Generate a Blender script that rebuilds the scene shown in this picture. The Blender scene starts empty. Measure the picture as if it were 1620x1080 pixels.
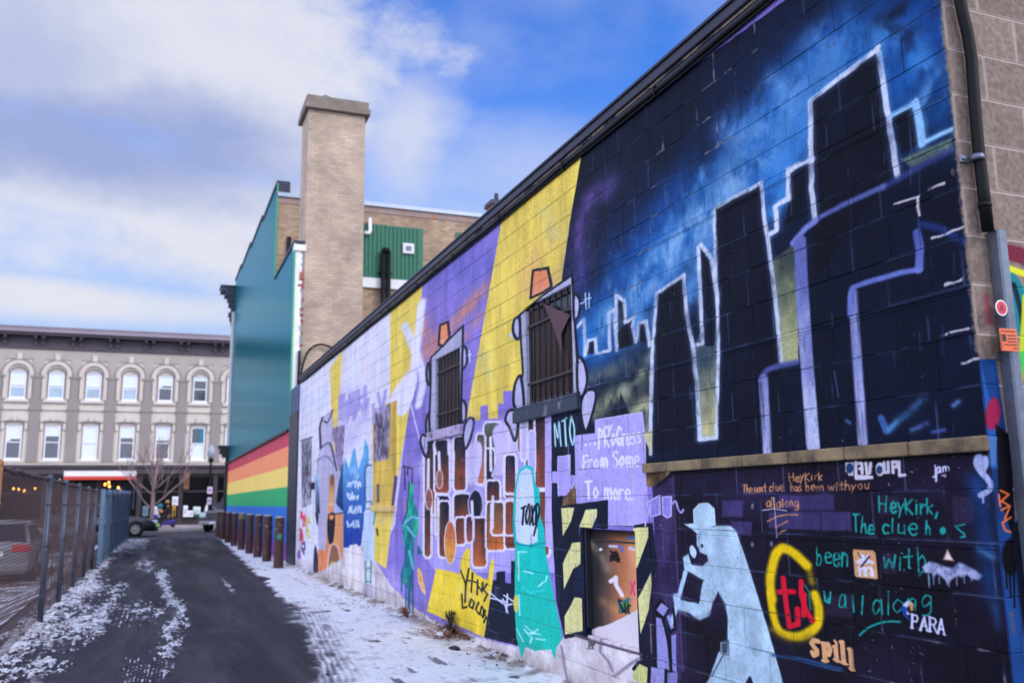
import bpy, bmesh, math, random
import numpy as np
from mathutils import Matrix, Vector
R_ = math.radians
random.seed(7)
SC = bpy.context.scene

# ------------------------------------------------------------------ camera
FPX, X1, Y1, XV = 1430.0, -570.0, 258.0, -114.0        # focal length and vanishing points in photo pixels
YV = -(FPX*FPX + X1*XV)/Y1
_ay = np.array([X1, Y1, FPX]); _ay /= np.linalg.norm(_ay)
_az = -np.array([XV, YV, FPX]); _az /= np.linalg.norm(_az)
if _az[1] > 0: _az = -_az
_ax = np.cross(_ay, _az)
RW = np.array([_ax, _ay, _az])                          # rows: alley axes in camera space
CAMZ = 1.385
WX = 2.967                                              # plane of the painted wall
cam_d = bpy.data.cameras.new('camera')
cam = bpy.data.objects.new('camera', cam_d)
SC.collection.objects.link(cam)
cam_d.sensor_width = 36.0
cam_d.lens = FPX/1620*36
cam_d.clip_start = 0.05
cam_d.clip_end = 3000
_m = Matrix.Identity(4)
for i in range(3):
    _m[i][0] = RW[i, 0]; _m[i][1] = -RW[i, 1]; _m[i][2] = -RW[i, 2]
_m[2][3] = CAMZ
cam.matrix_world = _m
cam_d.dof.use_dof = True
cam_d.dof.focus_distance = 5.0
cam_d.dof.aperture_fstop = 2.4
SC.camera = cam

def ray(px, py):
    return RW @ np.array([px-810.0, py-540.0, FPX])
def on_wall(px, py, x=WX):                              # point of the plane X = x seen at a photo pixel
    d = ray(px, py); t = x/d[0]; return d[1]*t, d[2]*t + CAMZ
def on_front(px, py, y):
    d = ray(px, py); t = y/d[1]; return d[0]*t, d[2]*t + CAMZ
def on_ground(px, py, z=0.0):
    d = ray(px, py); t = (z-CAMZ)/d[2]; return d[0]*t, d[1]*t

# ------------------------------------------------------------------ sky and sun
SUN_EL, SUN_AZ = 34.0, 142.0                            # azimuth clockwise from +Y: behind the camera to the right
W = bpy.data.worlds.new('World'); SC.world = W; W.use_nodes = True
nt = W.node_tree; nt.nodes.clear()
def N(t, **k):
    n = nt.nodes.new(t)
    for a, b in k.items(): setattr(n, a, b)
    return n
def LK(a, b): nt.links.new(a, b)
def MATH(op, a, b=None, clamp=False):
    n = N('ShaderNodeMath', operation=op); n.use_clamp = clamp
    for i, v in enumerate((a, b)):
        if v is None: continue
        if isinstance(v, (int, float)): n.inputs[i].default_value = v
        else: LK(v, n.inputs[i])
    return n.outputs[0]
def MR(v, a, b, c=0.0, d=1.0):
    n = N('ShaderNodeMapRange', interpolation_type='SMOOTHSTEP')
    LK(v, n.inputs[0])
    for i, q in enumerate((a, b, c, d)): n.inputs[i+1].default_value = q
    return n.outputs[0]
def MIXC(f, a, b):
    n = N('ShaderNodeMix', data_type='RGBA')
    for s, v in ((n.inputs[0], f), (n.inputs[6], a), (n.inputs[7], b)):
        if isinstance(v, (int, float)): s.default_value = v
        elif isinstance(v, tuple): s.default_value = (*v, 1)
        else: LK(v, s)
    return n.outputs[2]
sky = N('ShaderNodeTexSky', sky_type='NISHITA')
sky.sun_disc = False
sky.sun_elevation = R_(SUN_EL); sky.sun_rotation = R_(SUN_AZ)
sky.air_density = 1.0; sky.dust_density = 0.6; sky.ozone_density = 2.5
tc = N('ShaderNodeTexCoord')
DIR = tc.outputs['Generated']
def cloud_noise(scale, detail, rough, off):
    m = N('ShaderNodeMapping'); m.inputs['Scale'].default_value = (1, 1, 1.7); m.inputs['Location'].default_value = off
    LK(DIR, m.inputs[0])
    n = N('ShaderNodeTexNoise'); n.inputs['Scale'].default_value = scale; n.inputs['Detail'].default_value = detail
    n.inputs['Roughness'].default_value = rough
    LK(m.outputs[0], n.inputs['Vector']); return n.outputs[0]
n_big = cloud_noise(2.6, 6, 0.55, (3.1, 0.4, 1.7))
n_mid = cloud_noise(7.0, 10, 0.64, (0.3, 2.4, 0.9))
n_warp = cloud_noise(5.0, 10, 0.62, (7.3, 1.4, 4.9))
def bank(px, py, rx, ry, soft=0.55):                     # a cloud bank: an ellipsoid of sky directions
    d = ray(px, py); d /= np.linalg.norm(d)
    e1 = np.cross(d, (0, 0, 1)); e1 /= np.linalg.norm(e1); e2 = np.cross(e1, d)
    a = N('ShaderNodeVectorMath', operation='DOT_PRODUCT'); LK(DIR, a.inputs[0]); a.inputs[1].default_value = tuple(e1/(rx/FPX))
    b = N('ShaderNodeVectorMath', operation='DOT_PRODUCT'); LK(DIR, b.inputs[0]); b.inputs[1].default_value = tuple(e2/(ry/FPX))
    c = N('ShaderNodeVectorMath', operation='DOT_PRODUCT'); LK(DIR, c.inputs[0]); c.inputs[1].default_value = tuple(d)
    r = MATH('SQRT', MATH('ADD', MATH('MULTIPLY', a.outputs['Value'], a.outputs['Value']), MATH('MULTIPLY', b.outputs['Value'], b.outputs['Value'])))
    r = MATH('ADD', r, MATH('MULTIPLY', MATH('SUBTRACT', n_warp, 0.5), 1.5))
    r = MATH('ADD', r, MATH('MULTIPLY', MATH('SUBTRACT', n_mid, 0.5), 1.3))
    v = MR(r, 1.0-soft, 1.0+soft, 1.0, 0.0)
    return MATH('MULTIPLY', v, MR(c.outputs['Value'], 0.0, 0.2))
def MAXN(*v):
    r = v[0]
    for q in v[1:]: r = MATH('MAXIMUM', r, q)
    return r
banks = MAXN(bank(290, 60, 290, 150, .42), bank(60, 20, 440, 190, .35), bank(330, 345, 240, 95, .5), bank(60, 250, 330, 130, .6),
             MATH('MULTIPLY', bank(640, 225, 70, 95, .95), .8), MATH('MULTIPLY', bank(800, 270, 170, 60, 1.0), .45), bank(60, 470, 260, 26, .8), bank(420, 190, 160, 110, .5))
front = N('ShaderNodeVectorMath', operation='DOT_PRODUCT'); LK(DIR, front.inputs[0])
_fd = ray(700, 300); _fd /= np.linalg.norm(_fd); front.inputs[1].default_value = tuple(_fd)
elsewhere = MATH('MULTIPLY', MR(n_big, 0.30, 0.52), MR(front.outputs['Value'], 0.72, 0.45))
wisps = MATH('MULTIPLY', MR(n_big, 0.40, 0.66), 0.30)
dens = MAXN(MATH('MULTIPLY', banks, 0.95), wisps)
sx = N('ShaderNodeSeparateXYZ'); LK(DIR, sx.inputs[0])
veil = MR(sx.outputs['Z'], 0.47, 0.19, 0.0, 0.86)
grey = MAXN(MATH('MULTIPLY', bank(120, 215, 330, 75, .7), 0.95), MATH('MULTIPLY', bank(20, 130, 130, 120, .7), .6), MATH('MULTIPLY', MR(n_mid, 0.45, 0.7), 0.18))
CW, CG, CB = (8.5, 8.6, 9.5), (3.5, 4.3, 7.5), (20.0, 21.6, 26.6)   # lit cloud, shaded cloud, unseen bright cloud added to light the mural wall
ccol = MIXC(grey, CW, CG)
skyt = N('ShaderNodeMix', data_type='RGBA', blend_type='MULTIPLY'); skyt.inputs[0].default_value = 1.0
LK(sky.outputs[0], skyt.inputs[6]); skyt.inputs[7].default_value = (.62, 1.45, 2.9, 1)
c1 = MIXC(veil, skyt.outputs[2], (5.0, 6.5, 9.2))
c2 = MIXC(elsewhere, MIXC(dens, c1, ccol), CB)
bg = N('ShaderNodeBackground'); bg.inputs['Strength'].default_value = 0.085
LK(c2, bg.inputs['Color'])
wo = N('ShaderNodeOutputWorld'); LK(bg.outputs[0], wo.inputs[0])
sl = bpy.data.lights.new('sun', 'SUN'); so = bpy.data.objects.new('sun', sl); SC.collection.objects.link(so)
sl.energy = 1.5; sl.angle = R_(14); sl.color = (1.0, 0.94, 0.86)
_sd = Vector((math.sin(R_(SUN_AZ))*math.cos(R_(SUN_EL)), math.cos(R_(SUN_AZ))*math.cos(R_(SUN_EL)), math.sin(R_(SUN_EL))))
so.rotation_euler = (-_sd).to_track_quat('-Z', 'Y').to_euler()
so.location = (6, -8, 12)
SC.view_settings.view_transform = 'Standard'; SC.view_settings.look = 'None'
SC.view_settings.exposure = 0.13; SC.view_settings.gamma = 1.0
SC.cycles.max_bounces = 6; SC.cycles.caustics_reflective = False; SC.cycles.caustics_refractive = False

# ------------------------------------------------------------------ helpers
def lin(c):
    c = np.asarray(c, float)/255.0
    return np.where(c <= 0.04045, c/12.92, ((c+0.055)/1.055)**2.4)
def L4(c): return (*[float(x) for x in lin(c)], 1.0)

class MB:
    """collects faces; build() links them as ONE mesh object"""
    def __init__(s): s.v = []; s.f = []; s.mi = []; s.uv = []; s.sm = []
    def face(s, pts, mi=0, uv=None, smooth=False):
        i = len(s.v); s.v += [tuple(map(float, p)) for p in pts]; s.f.append(tuple(range(i, i+len(pts)))); s.mi.append(mi)
        s.uv.append(uv or [(0, 0)]*len(pts)); s.sm.append(smooth)
    def mesh(s, vs, fs, mi=0, smooth=False):
        i = len(s.v); s.v += [tuple(map(float, p)) for p in vs]
        for f in fs: s.f.append(tuple(i+k for k in f)); s.mi.append(mi); s.uv.append([(0, 0)]*len(f)); s.sm.append(smooth)
    def box(s, a, b, mi=0, bev=0.0):
        x0, y0, z0 = [min(p, q) for p, q in zip(a, b)]; x1, y1, z1 = [max(p, q) for p, q in zip(a, b)]
        if bev <= 0 or min(x1-x0, y1-y0, z1-z0) < 2.2*bev:
            vs = [(x0,y0,z0),(x1,y0,z0),(x1,y1,z0),(x0,y1,z0),(x0,y0,z1),(x1,y0,z1),(x1,y1,z1),(x0,y1,z1)]
            s.mesh(vs, [(3,2,1,0),(4,5,6,7),(0,1,5,4),(1,2,6,5),(2,3,7,6),(3,0,4,7)], mi); return
        bm = bmesh.new(); bmesh.ops.create_cube(bm, size=1)
        for v in bm.verts: v.co = Vector(((x0+x1)/2+v.co.x*(x1-x0), (y0+y1)/2+v.co.y*(y1-y0), (z0+z1)/2+v.co.z*(z1-z0)))
        bmesh.ops.bevel(bm, geom=bm.edges[:], offset=bev, segments=2, affect='EDGES', profile=0.5)
        bm.verts.index_update(); s.mesh([v.co for v in bm.verts], [[v.index for v in f.verts] for f in bm.faces], mi); bm.free()
    def tube(s, pts, r, n=10, mi=0, cap=True, smooth=True):
        pts = [Vector(p) for p in pts]; rs = r if isinstance(r, (list, tuple)) else [r]*len(pts)
        rings = []; prev = None
        for i, p in enumerate(pts):
            t = (pts[min(i+1, len(pts)-1)]-pts[max(i-1, 0)]).normalized()
            if prev is None:
                u = t.orthogonal().normalized()
            else:
                u = (prev - t*prev.dot(t)).normalized()
            prev = u; w = t.cross(u)
            rings.append([p+(u*math.cos(2*math.pi*k/n)+w*math.sin(2*math.pi*k/n))*rs[i] for k in range(n)])
        vs = [q for rg in rings for q in rg]; fs = []
        for i in range(len(rings)-1):
            for k in range(n): fs.append((i*n+k, i*n+(k+1) % n, (i+1)*n+(k+1) % n, (i+1)*n+k))
        s.mesh(vs, fs, mi, smooth)
        if cap:
            s.mesh(rings[0], [tuple(range(n))[::-1]], mi); s.mesh(rings[-1], [tuple(range(n))], mi)
    def lathe(s, c, prof, n=20, mi=0, axis='z', smooth=True):
        vs = []; fs = []
        for r, h in prof:
            for k in range(n):
                a = 2*math.pi*k/n; p = (r*math.cos(a), r*math.sin(a), h)
                if axis == 'y': p = (p[0], p[2], p[1])
                if axis == 'x': p = (p[2], p[0], p[1])
                vs.append((c[0]+p[0], c[1]+p[1], c[2]+p[2]))
        for i in range(len(prof)-1):
            for k in range(n): fs.append((i*n+k, i*n+(k+1) % n, (i+1)*n+(k+1) % n, (i+1)*n+k))
        s.mesh(vs, fs, mi, smooth)
    def prism(s, poly, d, mi=0):
        """poly: list of 3-D points (planar), extruded by vector d"""
        n = len(poly); a = [Vector(p) for p in poly]; b = [p+Vector(d) for p in a]
        s.mesh(a+b, [tuple(range(n))[::-1], tuple(range(n, 2*n))]+[(i, (i+1) % n, n+(i+1) % n, n+i) for i in range(n)], mi)
    def build(s, name, mats, parent=None, loc=(0, 0, 0), fix=True):
        me = bpy.data.meshes.new(name); me.from_pydata(s.v, [], s.f)
        if not isinstance(mats, (list, tuple)): mats = [mats]
        for m in mats: me.materials.append(m)
        me.polygons.foreach_set('material_index', s.mi); me.polygons.foreach_set('use_smooth', s.sm)
        if any(u[0] != (0, 0) or u[-1] != (0, 0) for u in s.uv):
            l = me.uv_layers.new(name='UVMap'); l.data.foreach_set('uv', [c for u in s.uv for p in u for c in p])
        me.update()
        if fix:
            bm = bmesh.new(); bm.from_mesh(me); bmesh.ops.remove_doubles(bm, verts=bm.verts, dist=1e-5)
            bmesh.ops.recalc_face_normals(bm, faces=bm.faces); bm.to_mesh(me); bm.free()
        o = bpy.data.objects.new(name, me); SC.collection.objects.link(o)
        if parent is not None: o.parent = parent
        o.location = loc
        return o
def thing(name, label, cat, loc=(0, 0, 0), rz=0.0, group=None):
    o = bpy.data.objects.new(name, None); SC.collection.objects.link(o); o.empty_display_size = 0.2
    o.location = loc; o.rotation_euler = (0, 0, rz); tag(o, label, cat, group); return o
def tag(o, label=None, cat=None, group=None, kind=None):
    if label: o['label'] = label
    if cat: o['category'] = cat
    if group: o['group'] = group
    if kind: o['kind'] = kind
    return o
def copy_tree(o, parent=None):
    c = o.copy(); SC.collection.objects.link(c)
    if parent is not None: c.parent = parent
    for ch in o.children: copy_tree(ch, c)
    return c

def mat(name, col, rough=0.7, var=0.18, scale=6.0, bump=0.0, bscale=40.0, metal=0.0, spec=0.5, col2=None, c2_at=(0.5, 0.62), c2_scale=4.0, stretch=None, coat=0.0):
    m = bpy.data.materials.new(name); m.use_nodes = True; t = m.node_tree; b = t.nodes['Principled BSDF']
    b.inputs['Roughness'].default_value = rough; b.inputs['Metallic'].default_value = metal
    b.inputs['Specular IOR Level'].default_value = spec; b.inputs['Coat Weight'].default_value = coat
    co = t.nodes.new('ShaderNodeTexCoord'); src = co.outputs['Object']
    if stretch:
        mp = t.nodes.new('ShaderNodeMapping'); mp.inputs['Scale'].default_value = stretch; t.links.new(src, mp.inputs[0]); src = mp.outputs[0]
    def noise(sc, det=5):
        n = t.nodes.new('ShaderNodeTexNoise'); n.inputs['Scale'].default_value = sc; n.inputs['Detail'].default_value = det
        n.inputs['Roughness'].default_value = 0.62
        t.links.new(src, n.inputs['Vector']); return n.outputs[0]
    mr = t.nodes.new('ShaderNodeMapRange'); t.links.new(noise(scale), mr.inputs[0])
    mr.inputs[1].default_value = 0.25; mr.inputs[2].default_value = 0.75; mr.inputs[3].default_value = 1-var; mr.inputs[4].default_value = 1+var
    base = L4(col)
    cur = None
    if col2 is not None:
        mx = t.nodes.new('ShaderNodeMix'); mx.data_type = 'RGBA'; mx.inputs[6].default_value = base; mx.inputs[7].default_value = L4(col2)
        r2 = t.nodes.new('ShaderNodeMapRange'); t.links.new(noise(c2_scale, 7), r2.inputs[0]); r2.inputs[1].default_value = c2_at[0]; r2.inputs[2].default_value = c2_at[1]
        t.links.new(r2.outputs[0], mx.inputs[0]); cur = mx.outputs[2]
    mu = t.nodes.new('ShaderNodeVectorMath'); mu.operation = 'SCALE'
    if cur is None: mu.inputs[0].default_value = base[:3]
    else: t.links.new(cur, mu.inputs[0])
    t.links.new(mr.outputs[0], mu.inputs['Scale']); t.links.new(mu.outputs[0], b.inputs['Base Color'])
    if bump > 0:
        bp = t.nodes.new('ShaderNodeBump'); bp.inputs['Strength'].default_value = 1.0; bp.inputs['Distance'].default_value = bump
        t.links.new(noise(bscale, 6), bp.inputs['Height']); t.links.new(bp.outputs[0], b.inputs['Normal'])
    return m
def brick_mat(name, c1, c2, mortar, bw=0.21, bh=0.07, var=0.25, rough=0.85, painted=0.0):
    m = mat(name, c1, rough, var, 1.2); t = m.node_tree; b = t.nodes['Principled BSDF']
    co = t.nodes.new('ShaderNodeTexCoord'); sp = t.nodes.new('ShaderNodeSeparateXYZ'); t.links.new(co.outputs['Object'], sp.inputs[0])
    ad = t.nodes.new('ShaderNodeMath'); ad.operation = 'ADD'; t.links.new(sp.outputs[0], ad.inputs[0]); t.links.new(sp.outputs[1], ad.inputs[1])
    cb = t.nodes.new('ShaderNodeCombineXYZ'); t.links.new(ad.outputs[0], cb.inputs[0]); t.links.new(sp.outputs[2], cb.inputs[1])
    br = t.nodes.new('ShaderNodeTexBrick'); t.links.new(cb.outputs[0], br.inputs['Vector'])
    br.inputs['Color1'].default_value = L4(c1); br.inputs['Color2'].default_value = L4(c2); br.inputs['Mortar'].default_value = L4(mortar)
    br.inputs['Scale'].default_value = 1.0; br.inputs['Brick Width'].default_value = bw; br.inputs['Row Height'].default_value = bh
    br.inputs['Mortar Size'].default_value = 0.008; br.inputs['Bias'].default_value = -0.1
    mu = [n for n in t.nodes if n.type == 'VECT_MATH'][0]; t.links.new(br.outputs['Color'], mu.inputs[0])
    bp = t.nodes.new('ShaderNodeBump'); bp.inputs['Distance'].default_value = 0.006; bp.invert = True
    t.links.new(br.outputs['Fac'], bp.inputs['Height']); t.links.new(bp.outputs[0], b.inputs['Normal'])
    return m
def glass_mat(name, col=(40, 46, 56), rough=0.06):
    m = mat(name, col, rough, 0.3, 0.8, spec=0.9); return m
def emit_mat(name, col, st):
    m = bpy.data.materials.new(name); m.use_nodes = True; b = m.node_tree.nodes['Principled BSDF']
    b.inputs['Base Color'].default_value = L4(col); b.inputs['Emission Color'].default_value = L4(col); b.inputs['Emission Strength'].default_value = st
    return m

# ------------------------------------------------------------------ value noise for paint and snow
_rng = np.random.default_rng(11); _tab = _rng.random((256, 256)).astype(np.float32)
def vnoise(x, y, seed=0):
    x = x+seed*17.31; y = y+seed*9.77
    xi = np.floor(x).astype(int); yi = np.floor(y).astype(int); fx = (x-xi).astype(np.float32); fy = (y-yi).astype(np.float32)
    fx = fx*fx*(3-2*fx); fy = fy*fy*(3-2*fy); xi &= 255; yi &= 255; x2 = (xi+1) & 255; y2 = (yi+1) & 255
    return (_tab[yi, xi]*(1-fx)+_tab[yi, x2]*fx)*(1-fy)+(_tab[y2, xi]*(1-fx)+_tab[y2, x2]*fx)*fy
def fbm(x, y, oct=4, seed=0):
    s = 0; a = 0.5; n = 0
    for o in range(oct): s = s+a*vnoise(x, y, seed+o*3); n += a; x = x*2.03; y = y*2.03; a *= 0.55
    return s/n
def sst(a, b, v): t = np.clip((v-a)/(b-a), 0, 1); return t*t*(3-2*t)

class Paint:
    """a wall surface painted in metres (a along the wall, z up); to(px,py) gives wall metres"""
    def __init__(s, a0, a1, z0, z1, w, h, to):
        s.a0, s.a1, s.z0, s.z1, s.w, s.h, s.to = a0, a1, z0, z1, w, h, to
        s.img = np.zeros((h, w, 3), np.float32)
    def grid(s, lo, hi):
        c0 = max(0, int((lo[0]-s.a0)/(s.a1-s.a0)*s.w)); c1 = min(s.w, int((hi[0]-s.a0)/(s.a1-s.a0)*s.w)+2)
        r0 = max(0, int((lo[1]-s.z0)/(s.z1-s.z0)*s.h)); r1 = min(s.h, int((hi[1]-s.z0)/(s.z1-s.z0)*s.h)+2)
        if c1 <= c0 or r1 <= r0: return None
        a = s.a0+(np.arange(c0, c1)+0.5)/s.w*(s.a1-s.a0); z = s.z0+(np.arange(r0, r1)+0.5)/s.h*(s.z1-s.z0)
        A, Z = np.meshgrid(a, z); return (slice(r0, r1), slice(c0, c1)), A, Z
    def mpp(s, p):
        q = s.to(*p); w = s.to(p[0], p[1]+1); return abs(w[1]-q[1])
    def hsc(s, p):                                          # how much the wall is squeezed along its length in the photo
        q = s.to(*p); u = s.to(p[0]+1, p[1]); return min(max(s.mpp(p)/max(abs(u[0]-q[0]), 1e-6), .16), 60)
    def put(s, sl, alpha, col, A, Z):
        c = col(A, Z) if callable(col) else np.array(col, np.float32)
        al = alpha[..., None].astype(np.float32); s.img[sl] = s.img[sl]*(1-al)+np.asarray(c, np.float32)*al
    @staticmethod
    def dist(A, Z, P, closed):
        d = np.full(A.shape, 1e9, np.float32); n = len(P)
        for i in range(n if closed else n-1):
            x0, y0 = P[i]; x1, y1 = P[(i+1) % n]; dx, dy = x1-x0, y1-y0; q = dx*dx+dy*dy
            t = np.clip(((A-x0)*dx+(Z-y0)*dy)/q, 0, 1) if q > 0 else 0
            d = np.minimum(d, (A-x0-t*dx)**2+(Z-y0-t*dy)**2)
        return np.sqrt(d)
    def pts(s, p, smooth, closed):
        if smooth and len(p) > 2: p = crom(p, closed)
        return [s.to(*q) for q in p]
    def poly(s, p, col, soft=0.8, alpha=1.0, smooth=False, rough=0.6, mod=None, world=False):
        P = p if world else s.pts(p, smooth, True)
        m = 0.004 if world else s.mpp(p[0]); so = soft*m+0.002; rg = rough*m
        P_ = np.array(P); g = s.grid(P_.min(0)-so*2-rg*2, P_.max(0)+so*2+rg*2)
        if g is None: return
        sl, A, Z = g; X, Y = A, Z
        if rg > 0: X = A+(vnoise(A*14, Z*14, 1)-.5)*rg*2.5; Y = Z+(vnoise(A*14, Z*14, 2)-.5)*rg*2.5
        d = s.dist(X, Y, P, True); ins = np.zeros(A.shape, bool); n = len(P)
        for i in range(n):
            x0, y0 = P[i]; x1, y1 = P[(i+1) % n]
            if y0 == y1: continue
            ins ^= ((y0 > Y) != (y1 > Y)) & (X < (x1-x0)*(Y-y0)/(y1-y0)+x0)
        al = sst(-so, so, np.where(ins, d, -d))*alpha
        if mod is not None: al = al*mod(A, Z)
        s.put(sl, al, col, A, Z)
    def stroke(s, p, w, col, soft=0.7, alpha=1.0, smooth=False, closed=False, rough=0.5, mod=None):
        P = s.pts(p, smooth, closed); m = s.mpp(p[len(p)//2]); hs = s.hsc(p[len(p)//2]); r = w*m/2; so = soft*m+0.0015; rg = rough*m
        P_ = np.array(P); g = s.grid(P_.min(0)-(r+so*2)/min(hs, 1)-rg, P_.max(0)+(r+so*2)/min(hs, 1)+rg)
        if g is None: return
        sl, A, Z = g; X, Y = A, Z
        if rg > 0: X = A+(vnoise(A*20, Z*20, 3)-.5)*rg*2; Y = Z+(vnoise(A*20, Z*20, 4)-.5)*rg*2
        d = s.dist(X*hs, Y, [(q[0]*hs, q[1]) for q in P], closed)
        al = sst(r+so, r-so, d)*alpha
        if mod is not None: al = al*mod(A, Z)
        s.put(sl, al, col, A, Z)
    def spray(s, p, w, col, alpha=1.0, ns=6.0, amt=0.6, smooth=True, sharp=1.0):
        P = s.pts(p, smooth, False); m = s.mpp(p[len(p)//2]); hs = s.hsc(p[len(p)//2]); r = w*m/2
        P_ = np.array(P); g = s.grid(P_.min(0)-r*2.6/min(hs, 1), P_.max(0)+r*2.6/min(hs, 1))
        if g is None: return
        sl, A, Z = g
        d = s.dist(A*hs, Z, [(q[0]*hs, q[1]) for q in P], False)
        n = fbm(A*ns, Z*ns*1.2, 4, 5); al = np.exp(-(d/r)**2*sharp)*np.clip(1-amt+amt*2.4*(n-.28), 0, 1)*alpha
        s.put(sl, np.clip(al, 0, 1), col, A, Z)
    def image(s, name):
        im = bpy.data.images.new(name, s.w, s.h, alpha=False); px = np.ones((s.h, s.w, 4), np.float32)
        px[..., :3] = np.clip(s.img/255.0, 0, 1); im.pixels.foreach_set(px.ravel()); im.update(); im.pack(); return im
def crom(p, closed, k=8):
    out = []; n = len(p); q = np.array(p, float)
    for i in range(n if closed else n-1):
        p0, p1, p2, p3 = (q[(i-1) % n], q[i], q[(i+1) % n], q[(i+2) % n]) if closed else (q[max(i-1, 0)], q[i], q[i+1], q[min(i+2, n-1)])
        for t in np.arange(k)/k: out.append(tuple(0.5*((2*p1)+(-p0+p2)*t+(2*p0-5*p1+4*p2-p3)*t*t+(-p0+3*p1-3*p2+p3)*t**3)))
    if not closed: out.append(tuple(q[-1]))
    return out
def crop(x0, y0, sc):
    return lambda *a: [(x0+a[i]/sc, y0+a[i+1]/sc) for i in range(0, len(a), 2)]
def oval(cx, cy, rx, ry, rot=0.0, n=18):
    return [(cx+rx*math.cos(t)*math.cos(rot)-ry*math.sin(t)*math.sin(rot), cy+rx*math.cos(t)*math.sin(rot)+ry*math.sin(t)*math.cos(rot)) for t in [2*math.pi*k/n for k in range(n)]]
# one-line hand lettering: strokes in a box of height 1 (x right, y up, baseline 0), width first
GL = {
 'H': (.6, [[(0,0),(0,1)],[(.55,0),(.55,1)],[(0,.5),(.55,.5)]]), 'e': (.5, [[(.02,.32),(.45,.36),(.4,.58),(.2,.62),(.03,.4),(.08,.08),(.28,0),(.46,.1)]]),
 'y': (.5, [[(0,.6),(.22,.15)],[(.46,.62),(.22,.1),(.02,-.35)]]), 'K': (.6, [[(0,0),(0,1)],[(.5,1),(.02,.45),(.55,0)]]), 'i': (.18, [[(.07,0),(.07,.55)],[(.07,.75),(.08,.8)]]),
 'r': (.4, [[(.03,0),(.03,.6)],[(.03,.4),(.2,.6),(.38,.55)]]), 'k': (.5, [[(.02,0),(.02,1)],[(.42,.6),(.04,.3),(.46,0)]]), 'T': (.6, [[(0,.95),(.6,1)],[(.3,.97),(.3,0)]]),
 'h': (.5, [[(.03,0),(.03,1)],[(.03,.4),(.25,.6),(.42,.45),(.44,0)]]), 'n': (.5, [[(.03,0),(.03,.6)],[(.03,.4),(.25,.6),(.42,.45),(.44,0)]]), 'x': (.45, [[(0,0),(.42,.6)],[(0,.6),(.42,0)]]),
 't': (.4, [[(.2,.95),(.2,.08),(.36,.02)],[(0,.6),(.4,.62)]]), 'c': (.45, [[(.42,.52),(.22,.62),(.03,.35),(.12,.04),(.42,.06)]]), 'l': (.16, [[(.07,0),(.07,1)]]),
 'u': (.5, [[(.02,.6),(.05,.1),(.22,0),(.4,.15)],[(.42,.6),(.44,0)]]), 'a': (.5, [[(.42,.55),(.2,.62),(.03,.35),(.1,.03),(.3,.06),(.42,.3)],[(.43,.6),(.46,0)]]),
 's': (.42, [[(.38,.55),(.18,.62),(.06,.48),(.32,.25),(.34,.08),(.04,0)]]), 'b': (.5, [[(.02,1),(.04,0)],[(.04,.3),(.25,.6),(.44,.35),(.28,.02),(.04,.06)]]),
 'w': (.7, [[(0,.6),(.16,0),(.33,.5),(.48,0),(.64,.62)]]), 'o': (.5, [[(.24,.62),(.03,.32),(.22,0),(.45,.3),(.26,.62)]]), 'g': (.5, [[(.42,.55),(.2,.62),(.03,.35),(.14,.05),(.42,.3)],[(.43,.6),(.44,-.2),(.25,-.38),(.02,-.28)]]),
 'S': (.6, [[(.55,.9),(.3,1),(.05,.78),(.5,.35),(.4,.05),(.02,.05)]]), 'm': (.75, [[(.03,0),(.03,.6)],[(.03,.45),(.2,.6),(.34,.45),(.35,0)],[(.35,.45),(.54,.6),(.68,.45),(.7,0)]]),
 'P': (.55, [[(.03,0),(.03,1)],[(.03,.97),(.45,.9),(.46,.6),(.03,.48)]]), 'F': (.5, [[(.03,0),(.03,1),(.5,1)],[(.03,.5),(.4,.52)]]), 'G': (.55, [[(.5,.85),(.25,1),(.03,.5),(.25,0),(.5,.1),(.5,.42),(.3,.42)]]),
 'f': (.4, [[(.38,.95),(.2,.95),(.15,0)],[(0,.58),(.36,.6)]]), 'd': (.5, [[(.44,1),(.44,0)],[(.44,.3),(.22,.6),(.03,.3),(.22,0),(.44,.2)]]), 'v': (.5, [[(0,.6),(.22,0),(.45,.62)]]),
 'M': (.75, [[(0,0),(.08,1),(.34,.35),(.6,1),(.7,0)]]), 'O': (.6, [[(.3,1),(.04,.5),(.28,0),(.56,.5),(.32,1)]]), 'D': (.6, [[(.04,0),(.04,1),(.45,.8),(.52,.4),(.04,0)]]), 'A': (.6, [[(0,0),(.28,1),(.58,0)],[(.1,.35),(.46,.35)]]),
 'L': (.5, [[(.03,1),(.03,.03),(.48,0)]]), 'V': (.6, [[(0,1),(.26,0),(.56,1)]]), 'X': (.55, [[(0,0),(.5,1)],[(0,1),(.5,0)]]), 'R': (.6, [[(.03,0),(.03,1),(.45,.9),(.45,.58),(.03,.5),(.55,0)]]), 'C': (.55, [[(.5,.9),(.2,1),(.03,.5),(.2,0),(.52,.1)]]),
 ',': (.2, [[(.12,.1),(.02,-.2)]]), '.': (.2, [[(.06,.02),(.1,.04)]]), "'": (.15, [[(.06,1),(.05,.8)]]), ' ': (.32, []), 'Y': (.55, [[(0,1),(.27,.5),(.52,1)],[(.27,.5),(.25,0)]]), 'p': (.5, [[(.03,.6),(.03,-.4)],[(.03,.35),(.25,.6),(.44,.3),(.25,0),(.03,.12)]]),
 'j': (.3, [[(.2,.6),(.18,-.3),(.0,-.3)],[(.2,.78),(.2,.82)]]), 'U': (.55, [[(.03,1),(.05,.15),(.27,0),(.48,.15),(.5,1)]]), '5': (.5, [[(.48,1),(.1,1),(.06,.6),(.4,.5),(.42,.1),(.02,0)]])}
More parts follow.
